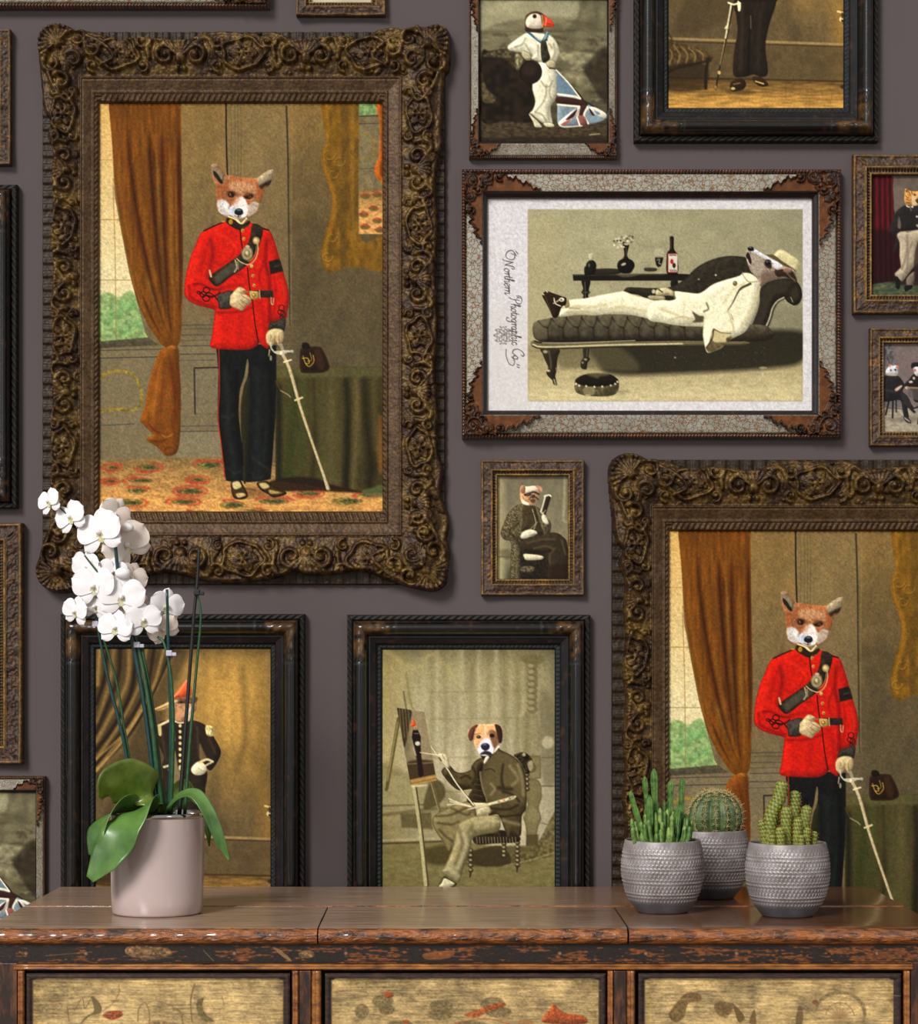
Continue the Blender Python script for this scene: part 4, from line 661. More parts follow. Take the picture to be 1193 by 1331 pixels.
    c.line([(595,380),(600,460),(610,560)],2.6,(72,56,40),3,.7,clip=ct); c.line([(650,430),(680,500)],3,(70,54,38),3,.6,clip=ct); c.line([(430,400),(445,520)],2.5,(70,54,38),3,.6,clip=ct)
    for i in range(7): c.ell(515,372+i*27.5,7,8,(216,196,140),1)
    c.line([(486,400),(488,440)],2,(206,190,140),1.1,.9)
    c.line([(415,372),(470,345)],3.2,(214,196,140),1.2); c.line([(480,345),(510,358),(545,355)],2,(214,198,150),1); c.poly([(636,372),(668,378),(672,410),(665,422),(640,415)],(208,188,126),1.4,n=(.3,1.2,3)); c.poly([(412,375),(425,368),(428,415),(415,415)],(196,176,116),1.4)
    c.poly([(568,570),(590,545),(610,540),(632,555),(640,580),(620,600),(590,603),(570,590)],(226,216,176),1.1,edge=((150,132,90),2,.7)); c.line([(600,570),(625,585)],1,(150,130,90),1,.7); c.line([(605,545),(640,530),(668,540)],3,(214,198,146),1.2,.95); c.line([(632,560),(660,545)],2.4,(206,190,140),1.1,.9); c.line([(440,565),(468,560),(465,580)],3,(216,200,146),1.2,.9); c.poly([(510,560),(530,558),(528,582),(512,580)],(206,186,130),1.2,.9)
    # head
    c.poly([(486,250),(520,255),(560,260),(590,240),(592,290),(575,320),(560,350),(500,352),(492,330),(500,300),(480,280)], (168,122,84), 1.2, n=(.25,2,2)); c.poly([(500,290),(530,300),(520,345),(498,345)],(196,140,96),2,.8); c.poly([(540,290),(575,290),(560,345),(538,345)],(220,206,180),2,.7)
    c.poly([(485,248),(540,238),(592,236),(590,262),(540,268),(480,262)],(110,74,54),1.5,n=(.3,2,2)); c.poly([(484,240),(500,210),(525,180),(547,157),(562,180),(570,215),(560,235),(520,240)],(214,84,40),1.1,n=(.12,3,3)); c.line([(486,238),(520,200),(545,162)],1.6,(244,168,120),1.2,.8)
    c.poly([(396,292),(430,275),(465,258),(500,250),(505,262),(470,285),(430,300),(400,300)],(206,166,108),1.1,edge=((120,86,50),1.6,.7)); c.line([(400,298),(440,285),(490,268)],1,(90,60,40),.9,.8); c.ell(520,262,8,6,(36,26,22),1.2)
    c.z(0,0,1); c.c = (c.c-70)*1.12+76; c.grain(.09,1.05,1.05)
    return c
# ---------------------------------------------------------------- picture: puffin in a sailor suit by the sea
def paint_puffin():
    c = Cv(620, -8, 796, 190, (110, 104, 78), seed=31); X, Y = c.X, c.Y
    t = np.clip((Y-30)/150,0,1)[...,None]; c.c = np.array([134.,128,100])*(1-t)+np.array([56,48,34])*t
    c.c *= (1+.16*c.noise(30,14)+.06*c.noise(8,5))[...,None]
    c.z(600,0,5.423)
    c.poly([(740,200),(820,100),(850,-40),(1030,-40),(1030,190),(880,190),(800,215)],(92,86,64),4,.75,n=(.22,8,16)); c.poly([(540,-40),(700,-40),(820,20),(760,120),(600,160)],(160,152,120),9,.45); c.poly([(140,130),(330,160),(360,190),(140,200)],(150,143,112),8,.4)
    c.line([(130,212),(450,210),(720,212)],2,(96,90,66),2,.6)
    c.poly([(130,212),(1030,200),(1030,1000),(130,1000)],(84,77,56),5,.5,n=(.3,16,4))
    R = np.random.default_rng(9)
    for i in range(60):
        y = 225+R.random()**1.2*480; x = R.uniform(560,1030) if y>330 else R.uniform(140,1030); L = R.uniform(30,130)
        c.line([(x-L/2,y+R.uniform(-12,12)),(x,y-R.uniform(2,16)),(x+L/2,y+R.uniform(-8,14))],R.uniform(1.5,5),[(168,160,126),(50,43,30),(120,112,84)][i%3],3,.42)
    c.poly([(690,370),(800,350),(940,380),(955,430),(900,460),(760,440)],(150,143,110),4,.6,n=(.3,5,4)); c.poly([(700,500),(820,510),(930,560),(1030,600),(1030,640),(880,610),(760,560)],(136,128,96),5,.5,n=(.3,5,4)); c.poly([(900,420),(1030,330),(1030,700),(960,650),(860,480)],(40,33,23),5,.75,n=(.3,6,8))
    # ground
    c.poly([(130,830),(500,840),(1030,850),(1030,1000),(130,1000)],(66,55,38),4,.9,sm=False,n=(.3,4,2)); c.poly([(130,960),(1030,950),(1030,1000),(130,1000)],(34,28,20),4,.6,sm=False)
    # rock
    rk = c.poly([(140,380),(200,350),(300,335),(400,340),(460,400),(500,520),(520,760),(500,850),(300,845),(140,830)],(34,26,18),2,.97,n=(.35,6,6))
    c.poly([(150,380),(260,340),(400,345),(440,420),(390,480),(300,400),(200,395)],(104,94,66),3,.6,clip=rk,n=(.5,3,3)); c.poly([(135,500),(180,620),(235,670),(230,710),(150,700)],(92,82,56),3,.7,n=(.4,3,3)); c.poly([(380,370),(430,400),(420,460),(390,480)],(150,140,104),2.5,.6,n=(.5,2,2))
    # flag
    fg = c.poly([(655,475),(700,510),(800,620),(880,715),(935,745),(1018,790),(1015,830),(960,855),(850,880),(720,888),(680,860),(676,760),(680,640)],(120,134,140),1,n=(.12,3,3))
    c.poly([(655,475),(700,510),(815,630),(860,690),(835,685),(740,560)],(40,28,26),1,.95); c.line([(665,480),(760,580),(840,685)],1.8,(222,214,190),1); c.poly([(672,560),(690,520),(800,660),(685,665)],(90,112,128),2,.7)
    c.line([(680,655),(800,672),(838,688)],3,(222,214,190),1.2); c.poly([(680,672),(830,690),(890,715),(880,745),(840,738),(680,720)],(58,34,30),1.2); c.line([(680,728),(835,742)],2.6,(222,214,190),1); c.poly([(835,740),(885,740),(860,810),(890,865),(840,870),(822,800)],(62,38,34),1.2)
    c.line([(832,745),(820,805)],2.6,(224,216,192),1); c.line([(890,745),(865,805),(895,860)],2.6,(224,216,192),1); c.poly([(815,815),(865,808),(885,865),(830,875)],(134,84,76),1.2,.9); c.line([(815,815),(835,875)],2,(224,216,192),1)
    c.poly([(700,880),(690,850),(760,790),(830,750),(820,800),(760,850)],(224,216,194),1.4); c.poly([(735,835),(800,770),(818,760),(790,815)],(60,34,32),1.1); c.poly([(700,870),(770,830),(740,870)],(160,90,80),1.2); c.poly([(890,760),(935,745),(1018,790),(1015,825),(950,800)],(222,214,192),1.4,.9); c.poly([(898,755),(915,765),(940,805),(920,800)],(54,32,30),1.1); c.poly([(940,770),(980,790),(960,800)],(110,130,142),1.3); c.poly([(895,815),(960,810),(1010,830),(960,850),(900,855)],(130,150,156),1.6,.8); c.line([(685,860),(720,885),(850,878)],1.8,(214,206,182),1,.8)
    c.line([(850,690),(930,740)],2,(40,32,24),1.2,.8)
    # trousers, smock
    S = (214,208,180)
    tr = c.poly([(540,430),(640,440),(665,500),(672,600),(665,680),(630,740),(632,800),(640,860),(600,862),(560,850),(500,800),(480,790),(505,760),(520,700),(500,620),(510,560),(560,520)],S,1.1,n=(.05,3,4),edge=((120,112,82),2.2,.7))
    for p in ([(600,590),(595,660),(570,720),(520,780)],[(640,560),(620,640),(640,700)],[(560,560),(590,600),(620,600)],[(620,740),(610,800),(620,850)],[(520,780),(570,800),(600,850)]): c.line(p,2.2,(136,128,98),2,.7,clip=tr)
    c.line([(480,792),(520,820),(560,850)],1.5,(110,100,72),1,.8); c.poly([(475,795),(510,820),(550,860),(565,888),(520,885),(505,850)],(196,188,156),1.1); c.poly([(580,860),(640,862),(652,884),(600,884)],(200,192,160),1.1)
    sm = c.poly([(455,222),(500,215),(560,225),(620,235),(660,270),(688,330),(690,380),(670,420),(640,450),(600,440),(540,420),(480,410),(500,380),(460,380),(420,360),(340,345),(325,320),(345,295),(400,255)],S,1.1,n=(.05,3,4),edge=((118,110,80),2.2,.65))
    for p in ([(450,300),(480,350),(500,390)],[(650,300),(660,360),(640,410)],[(540,310),(540,380)],[(620,300),(640,330)],[(380,320),(430,300),(450,260)]): c.line(p,2.4,(140,132,100),2.2,.7,clip=sm)
    c.poly([(430,345),(480,365),(495,410),(480,425),(455,415),(425,380)],(176,166,130),1.1,edge=((80,70,46),1.6,.7)); c.poly([(600,420),(640,412),(665,430),(655,470),(620,470),(600,450)],(176,166,130),1.1,edge=((80,70,46),1.6,.7)); c.line([(620,470),(665,475)],2,(50,40,30),1,.8)
    c.line([(465,212),(500,240),(560,285),(590,290)],3.4,(70,98,112),1); c.line([(500,225),(545,270),(590,285)],1,(200,196,170),.8,.8); c.line([(605,225),(595,255),(575,285)],5.5,(76,104,118),1.1); c.line([(605,215),(580,280)],1.2,(206,200,170),1,.8)
    c.poly([(560,285),(595,285),(610,340),(625,400),(590,430),(565,410)],(50,46,34),1.1,n=(.25,3,3)); c.line([(590,275),(600,270)],3,(50,60,60),1)
    c.ell(488,498,80,84,(36,27,20),1.3,edge=((16,12,9),2,.8)); c.ell(478,480,50,46,(54,42,32),5,.7); c.line([(415,440),(480,405),(545,440)],2,(70,56,42),2,.6)
    # puffin
    hd = c.poly([(450,110),(470,85),(510,68),(550,72),(580,90),(600,110),(610,150),(580,180),(570,215),(520,212),(460,205),(448,170)],(64,46,34),1); c.poly([(462,115),(490,90),(530,85),(560,100),(582,130),(578,175),(540,192),(490,190),(462,180),(452,150)],(216,204,180),1.3,.97,clip=hd,edge=((160,140,110),2.5,.5))
    c.poly([(560,100),(575,92),(600,108),(595,150),(580,180),(570,165)],(60,50,44),1,.9); c.line([(568,95),(575,140),(572,180)],1.3,(214,150,60),1,.9); c.poly([(577,92),(610,115),(640,135),(656,165),(650,178),(610,180),(578,170),(585,130)],(206,66,40),1,edge=((140,40,26),1.3,.5)); c.line([(590,150),(650,165)],1,(120,40,30),.9,.8); c.line([(600,115),(592,170)],1.2,(230,140,80),1,.8); c.ell(516,104,15,15,(60,46,36),1.2); c.ell(516,104,7,7,(16,12,10),1)
    c.poly([(452,180),(500,192),(560,192),(575,200),(568,216),(460,212)],(54,36,28),1.1,.95)
    c.line([(905,942),(975,935)],1.6,(176,166,130),1.2,.7)
    c.z(0,0,1); c.c = (c.c-80)*1.18+82; c.grain(.07,1.1,1.1)
    return c
# ---------------------------------------------------------------- picture: bulldog reading
def paint_bulldog():
    c = Cv(645, 617, 740, 754, (112, 104, 84), seed=41); X, Y = c.X, c.Y
    t = np.clip((Y-620)/110,0,1)[...,None]; c.c = np.array([110.,101,78])*(1-t)+np.array([128,120,90])*t
    c.c += np.clip((660-X)/14,0,1)[...,None]*np.array([54,50,30]); c.c *= (1-.45*np.clip((Y-728)/20,0,1)*np.clip((X-652)/10,0,1))[...,None]; c.c *= (1+.06*c.noise(5,8))[...,None]
    c.z(610,585,6.655)
    c.line([(825,240),(822,480),(815,600),(840,620)],3,(166,156,124),3,.7); c.line([(255,920),(350,925)],2,(90,82,60),2,.7); c.poly([(260,870),(350,860),(360,940),(300,940)],(84,76,54),4,.6)
    # chair
    c.poly([(430,860),(560,880),(660,900),(720,960),(800,1110),(440,1110),(430,960)],(34,27,18),1.3,n=(.4,2,2)); c.poly([(470,900),(520,895),(600,905),(640,920),(620,945),(500,950),(475,930)],(206,196,160),1.2,edge=((130,118,84),1.8,.7)); c.poly([(440,1010),(500,1000),(560,1010),(540,1050),(450,1050)],(130,118,86),1.5,.5,n=(.6,1.5,1.5))
    # legs
    lg = c.poly([(440,770),(540,760),(640,720),(740,712),(800,740),(850,820),(850,1110),(690,1110),(690,980),(660,930),(600,905),(480,890),(430,840)],(48,38,24),1.1,n=(.12,3,3)); 
    for p in ([(500,800),(640,770),(740,770)],[(740,850),(700,900),(690,980)],[(560,850),(660,830),(720,850)],[(800,780),(830,900)]): c.line(p,2.4,(82,68,46),2.4,.8,clip=lg)
    c.line([(480,870),(620,880),(700,870)],3,(20,14,8),3,.6,clip=lg); c.poly([(700,1000),(850,990),(850,1110),(700,1110)],(30,12,8),5,.5,clip=lg)
    # robe
    rb = c.poly([(430,470),(480,465),(560,480),(610,510),(640,570),(700,620),(706,680),(690,715),(640,730),(560,760),(440,800),(440,900),(435,1110),(360,1110),(355,960),(360,800),(300,770),(272,730),(280,680),(330,560),(380,500)],(84,74,50),1.1,n=(.5,1.3,1.3),edge=((40,32,20),2,.7))
    c.line([(440,480),(450,600),(455,690)],3,(110,98,70),2,.6,clip=rb); c.line([(420,640),(350,700),(400,760)],2.4,(36,28,18),2,.6,clip=rb); c.line([(400,820),(410,960),(405,1100)],3,(120,108,78),2.5,.5,clip=rb); c.line([(580,500),(620,620),(650,720)],2.5,(112,100,72),2,.6,clip=rb)
    c.poly([(465,480),(560,485),(590,560),(620,660),(640,720),(560,740),(500,690),(450,700),(462,600)],(58,48,30),1.2,n=(.15,2,2)); c.line([(545,510),(575,620),(560,680)],1.1,(190,178,140),.9,.8); c.line([(520,690),(570,640),(590,620)],.9,(190,178,140),.9,.7); c.line([(480,560),(560,545)],1,(36,28,18),1,.6)
    c.poly([(445,735),(465,705),(520,685),(570,695),(588,720),(560,735),(510,755),(460,765),(442,750)],(216,208,178),1.1,edge=((130,118,86),1.6,.6)); c.line([(520,735),(580,725)],1,(120,108,76),.9,.7)
    c.poly([(612,530),(625,480),(650,400),(690,385),(706,400),(690,460),(665,540),(650,590),(630,570)],(44,34,22),1); c.poly([(612,530),(628,480),(650,400),(665,392),(650,450),(625,535)],(214,206,178),1); c.line([(650,398),(690,388),(705,398)],2,(226,218,190),1); c.line([(640,540),(660,520)],1.6,(150,140,100),1,.8)
    c.poly([(630,560),(655,560),(685,625),(670,640),(640,625),(625,590)],(220,212,182),1.1,edge=((130,118,86),1.4,.6)); c.ell(632,545,12,10,(190,180,146),1.2)
    # head
    hd = c.poly([(440,400),(438,340),(450,310),(475,305),(500,315),(560,308),(600,320),(605,380),(598,430),(570,465),(540,475),(500,475),(460,455),(445,430)],(206,160,110),1,n=(.12,1.5,1.5)); c.poly([(485,312),(570,310),(595,340),(560,365),(490,365)],(230,212,186),1.6,.9,clip=hd); c.poly([(450,425),(480,440),(515,455),(510,475),(460,462)],(234,222,196),1.5,.95)
    c.poly([(440,345),(455,310),(480,308),(485,340),(478,370),(450,370)],(140,96,66),1.4,.9,clip=hd); c.poly([(572,312),(595,305),(625,320),(632,345),(622,362),(605,340),(590,325)],(196,142,110),1.1,edge=((140,92,66),1.4,.6))
    c.line([(480,385),(530,370),(560,362),(600,380)],2.6,(48,34,26),1.4,.9); c.line([(480,385),(500,395),(530,385)],2.2,(40,30,24),1.2,.9); c.ell(554,393,17,12,(60,52,52),1.4); c.line([(510,430),(535,405),(550,410),(570,405),(595,425)],2.2,(60,40,28),1.3,.9); c.poly([(525,430),(550,420),(575,430),(560,455),(535,450)],(70,46,34),1.4,.85); c.poly([(480,400),(510,400),(520,440),(490,435)],(190,136,88),2,.7,clip=hd); c.line([(460,400),(480,430),(510,450)],1.2,(130,90,56),1.2,.7)
    c.z(0,0,1); c.c = (c.c-90)*1.1+96; c.grain(.06,1.1,1.1)
    return c
# ---------------------------------------------------------------- picture: big cat on a chair before a red curtain
def paint_bigcat():
    c = Cv(1130, 226, 1228, 386, (90, 78, 68), seed=51); X, Y = c.X, c.Y
    c.c *= (1.1-.35*np.clip((Y-240)/100,0,1))[...,None]; c.c *= (1+.08*c.noise(5,7))[...,None]
    c.z(1120,200,6.05)
    c.poly([(240,280),(340,260),(340,400),(250,450)],(120,106,92),5,.6)
    cu = c.poly([(60,170),(235,170),(245,260),(252,350),(258,450),(300,600),(320,760),(420,900),(420,1000),(80,1040),(60,1000)],(72,10,14),1.6,n=(.22,3,14))
    for x, k in ((100,0),(120,1),(145,0),(165,1),(185,0),(205,1),(225,0),(242,1)): c.line([(x,175),(x+3,500),(x+12,1000)],3,[(28,4,6),(112,20,26)][k],2.6,.6,clip=cu)
    c.poly([(60,600),(420,700),(420,1010),(60,1030)],(22,6,8),8,.65,clip=cu)
    c.poly([(60,1035),(250,1000),(460,990),(700,990),(700,1130),(60,1130)],(70,80,56),1.8,n=(.25,4,2)); c.line([(90,1060),(200,1030)],2,(130,120,80),2,.5); c.ell(250,1070,50,12,(50,60,50),3,.7)
    c.poly([(280,900),(500,880),(600,1020),(260,1020)],(30,14,14),5,.7)
    c.poly([(350,400),(300,425),(275,450),(250,500),(230,560),(220,610),(250,635),(270,650),(255,760),(270,770),(300,700),(300,640),(420,600),(640,620),(660,420),(560,400),(420,405)],(34,30,28),1.1,n=(.12,3,3)); c.poly([(295,490),(312,550),(305,585),(285,570)],(110,96,82),1.4,.9)
    lg = c.poly([(280,640),(300,612),(340,605),(400,600),(560,580),(640,600),(640,700),(560,720),(460,700),(450,780),(450,850),(400,900),(330,990),(300,985),(262,945),(300,900),(310,880),(300,800),(300,700)],(176,160,134),1.1,n=(.05,3,4),edge=((110,96,76),2,.7)); c.line([(360,640),(360,760),(320,900)],3,(120,106,84),2.6,.7,clip=lg); c.line([(400,690),(370,780),(360,900)],2,(110,96,76),2,.6,clip=lg); c.line([(360,610),(420,590),(500,590)],2.2,(90,78,62),2,.8,clip=lg); c.poly([(355,980),(400,930),(430,930),(400,1040),(360,1030)],(120,104,88),1.2); c.line([(440,560),(500,600)],3,(206,190,160),2,.8)
    c.poly([(275,960),(300,990),(305,1040),(290,1062),(270,1040)],(20,18,16),1); c.poly([(345,1035),(400,1030),(395,1055),(350,1080),(340,1065)],(20,18,16),1); c.poly([(440,700),(560,700),(560,1050),(420,980)],(40,26,20),2,.7)
    c.poly([(350,395),(375,410),(405,405),(405,420),(360,415)],(220,206,176),1); c.line([(388,415),(390,440)],2.4,(90,82,76),1,.9); c.ell(438,490,9,8,(216,206,180),1)
    hd = c.poly([(340,310),(343,275),(355,268),(375,285),(410,292),(450,290),(490,290),(520,270),(530,300),(520,360),(490,400),(440,402),(400,405),(360,400),(338,370)],(196,140,70),1,n=(.25,1.3,1.3)); c.ell(358,288,9,12,(90,56,30),1.4,.8); c.poly([(400,320),(440,340),(440,400),(400,400)],(230,200,150),2.2,.8,clip=hd); c.ell(420,320,9,6,(40,26,16),1.2); c.poly([(425,360),(450,345),(460,375),(440,385)],(60,36,26),1.3,.9)
    for p in ([(350,330),(370,345)],[(352,355),(375,362)],[(375,295),(385,320)],[(395,290),(398,310)],[(360,380),(385,380)]): c.line(p,1.3,(90,52,22),1.1,.7)
    c.z(0,0,1); c.grain(.07,1.1,1.1)
    return c
# ---------------------------------------------------------------- picture: two mice with a top hat at a table
def paint_mice():
    c = Cv(1145, 444, 1236, 564, (110, 102, 100), seed=61); X, Y = c.X, c.Y
    c.c *= (1+.07*c.noise(5,7))[...,None]
    c.z(1110,415,7.4)
    c.poly([(285,235),(380,235),(380,420),(285,430)],(84,80,82),3,.7,n=(.5,2,2)); c.poly([(400,260),(700,260),(700,800),(450,800),(420,500)],(124,104,98),7,.6); c.poly([(285,430),(320,430),(300,700),(285,700)],(130,126,124),4,.5)
    c.poly([(270,850),(1000,830),(1000,1100),(270,1100)],(160,148,128),2,sm=False,n=(.12,3,2)); c.ell(500,960,170,30,(110,98,82),5,.5)
    c.line([(340,780),(308,915)],2.2,(28,22,20),1); c.line([(378,780),(374,945)],2.2,(28,22,20),1); c.line([(408,775),(410,890)],1.8,(34,28,24),1); c.line([(320,850),(470,860)],1.3,(60,50,44),1,.8)
    b = c.poly([(290,560),(330,540),(420,540),(470,590),(490,640),(470,690),(520,740),(560,820),(600,870),(580,900),(520,850),(530,940),(490,950),(470,870),(450,780),(380,780),(320,790),(285,760)],(32,30,32),1.1,n=(.15,3,3)); c.line([(300,680),(400,690),(450,670)],2,(64,60,60),2,.7,clip=b); c.poly([(450,690),(520,740),(560,830),(540,860),(480,800)],(56,50,46),2.4,.6,clip=b)
    c.poly([(398,668),(440,640),(465,632),(462,650),(420,685),(402,686)],(206,176,156),1.1); c.poly([(478,945),(520,940),(552,980),(548,998),(510,990)],(48,40,40),1); c.line([(495,950),(535,980)],1.8,(190,176,164),1.2,.8); c.poly([(570,850),(614,840),(620,890),(590,880)],(170,160,150),1.2)
    hd = c.poly([(310,490),(330,460),(350,440),(380,445),(410,440),(425,470),(428,520),(400,540),(350,538),(312,525)],(206,206,208),1,n=(.08,1.5,1.5)); c.ell(347,442,13,14,(206,124,98),1.1); c.ell(422,455,13,16,(206,118,92),1.1); c.ell(358,488,7,9,(20,20,26),1); c.ell(400,484,9,10,(24,24,32),1); c.ell(372,522,9,7,(206,130,116),1.1); c.line([(312,520),(350,535),(410,535)],2,(190,164,130),1.5,.7)
    c.poly([(570,530),(640,520),(760,560),(780,800),(640,800),(580,780),(560,680),(500,650),(490,620),(530,580)],(28,26,28),1.1,n=(.15,3,3)); c.poly([(575,480),(600,455),(680,450),(700,500),(660,540),(600,540)],(204,202,202),1); c.ell(588,488,13,14,(190,100,80),1.1); c.poly([(558,470),(560,420),(620,410),(690,420),(690,470),(600,450)],(26,24,26),1); c.ell(580,565,12,14,(216,176,150),1.1); c.ell(550,600,20,12,(216,180,156),1.1); c.ell(512,655,16,14,(214,180,156),1.1)
    c.line([(520,655),(800,668)],2.4,(150,120,90),1); c.poly([(540,670),(800,680),(800,800),(560,760)],(90,80,76),1.6,.7); c.line([(560,860),(640,850),(620,1000)],2.4,(36,28,26),1.2)
    c.z(0,0,1); c.grain(.08,1.1,1.1)
    return c
# ---------------------------------------------------------------- picture frames
GP = 'framed pictures hung on the grey wall'
class Hang:
    """one frame: photo pixels -> metres in the plane of the frame, origin at its centre on the wall"""
    def __init__(s, x0, y0, x1, y1, depth, lift=1.3):
        s.lift = lift
        s.cx, s.cy = (x0+x1)/2, (y0+y1)/2; D = WALL-depth; s.k = D/F
        s.loc = ((s.cx-VX)*s.k, WALL-.0005, CAMZ-(s.cy-VY)*s.k)
    def V(s, x, y, h): return np.stack([(x-s.cx)*s.k, -h*s.k*s.lift, (s.cy-y)*s.k], -1)
PXM = None
def picture_mesh(name, hg, cv, h, mat):
    """the flat picture: a grid of painted colour cells on a thin board"""
    hh, ww = cv.h+1, cv.w+1
    xs = np.linspace(cv.x0, cv.x1, ww); ys = np.linspace(cv.y0, cv.y1, hh); X, Y = np.meshgrid(xs, ys)
    c = cv.out(); cp = np.pad(c, ((0,1),(0,1),(0,0)), 'edge'); cq = np.pad(c, ((1,0),(1,0),(0,0)), 'edge'); C = (cp*.5+cq*.5)
    C = cp*.55+cq*.45
    V = hg.V(X, Y, np.full(X.shape, float(h))).reshape(-1, 3); Fq = gridfaces(hh, ww)
    n = len(V); e = hg.V(np.array([cv.x0,cv.x1,cv.x1,cv.x0]), np.array([cv.y0,cv.y0,cv.y1,cv.y1]), np.full(4, h-1.5)); top = [0, ww-1, hh*ww-1, (hh-1)*ww]
    V = np.vstack([V, e]); C = np.vstack([C.reshape(-1,3), np.full((4,3), .3)])
    ex = [[n+3,n+2,n+1,n]]+[[top[i], top[(i+1)%4], n+(i+1)%4, n+i] for i in range(4)]
    return mesh_np(name, V, np.vstack([Fq, ex]), C, True, mat)
def loft(name, hg, O, I, va, vb, hfun, cfun, mat, step=1.3, nv=None):
    """mitred moulding between the outer rect O and inner rect I, from fraction va to vb of the width.
    hfun(v, s, L, side) -> height px; cfun(v, s, L, side, x, y) -> rgb; s = px along the side, L = its length"""
    ox0,oy0,ox1,oy1 = O; ix0,iy0,ix1,iy1 = I
    OC = [(ox0,oy0),(ox1,oy0),(ox1,oy1),(ox0,oy1)]; IC = [(ix0,iy0),(ix1,iy0),(ix1,iy1),(ix0,iy1)]
    wid = max(abs(ix0-ox0), abs(iy0-oy0), abs(ox1-ix1)); nv = nv or max(3, int(wid*(vb-va)/1.0)+1); v = np.linspace(va, vb, nv)
    Vs=[]; Fs=[]; Cs=[]; off=0
    for sd in range(4):
        a, b = np.array(OC[sd], float), np.array(OC[(sd+1)%4], float); c, d = np.array(IC[sd], float), np.array(IC[(sd+1)%4], float)
        L = np.hypot(*(b-a)); nu = int(L/step)+1; u = np.linspace(0, 1, nu)
        U, Vv = np.meshgrid(u, v); A = a+(c-a)*Vv[...,None]; B = b+(d-b)*Vv[...,None]; P = A+(B-A)*U[...,None]
        s = np.hypot(P[...,0]-A[...,0], P[...,1]-A[...,1])+np.hypot(*(A-a).transpose(2,0,1)); s = (P-a)@((b-a)/L)
        H = hfun(Vv, s, L, sd)
        X, Y = P[...,0], P[...,1]
        # close the ends of the strip: outer edge down to the wall, inner edge down to the backing
        X = np.vstack([X[:1], X, X[-1:]]); Y = np.vstack([Y[:1], Y, Y[-1:]]); lo = np.zeros((1, nu)); H2 = np.vstack([lo, H, lo+1.0])
        Cc = cfun(Vv, s, L, sd, P[...,0], P[...,1]); Cc = np.concatenate([Cc[:1], Cc, Cc[-1:]], 0)
        Vs.append(hg.V(X, Y, H2).reshape(-1,3)); Cs.append(Cc.reshape(-1,3)); Fs.append(gridfaces(nv+2, nu)+off); off += (nv+2)*nu
    return mesh_np(name, np.vstack(Vs), np.vstack(Fs), np.vstack(Cs), True, mat)
def nz2(rng, x, y, sc):
    """smooth value noise at px positions"""
    g = rng.random((64,64)).astype(np.float32); fx = (x/sc) % 63; fy = (y/sc) % 63; ix = fx.astype(int); iy = fy.astype(int); tx = fx-ix; ty = fy-iy; tx=tx*tx*(3-2*tx); ty=ty*ty*(3-2*ty)
    jx=(ix+1)%64; jy=(iy+1)%64
    return (g[iy,ix]*(1-tx)+g[iy,jx]*tx)*(1-ty)+(g[jy,ix]*(1-tx)+g[jy,jx]*tx)*ty
def cmix(a, b, t): return np.asarray(a)*(1-t[...,None])+np.asarray(b)*t[...,None]
def bumpf(v, c, w): return np.sqrt(np.clip(1-((v-c)/w)**2, 0, 1))
def sst(a, b, v): t = np.clip((v-a)/(b-a), 0, 1); return t*t*(3-2*t)
def shift(o, dx, dy, label, k):
    """another hanging of the same frame and picture"""
    c = o.copy(); COL.objects.link(c); c.location = (o.location.x+dx*k, o.location.y, o.location.z-dy*k); c['label'] = label
    for ch in list(o.children):
        q = ch.copy(); COL.objects.link(q); q.parent = c
        for g in list(ch.children): r = g.copy(); COL.objects.link(r); r.parent = q
    return c
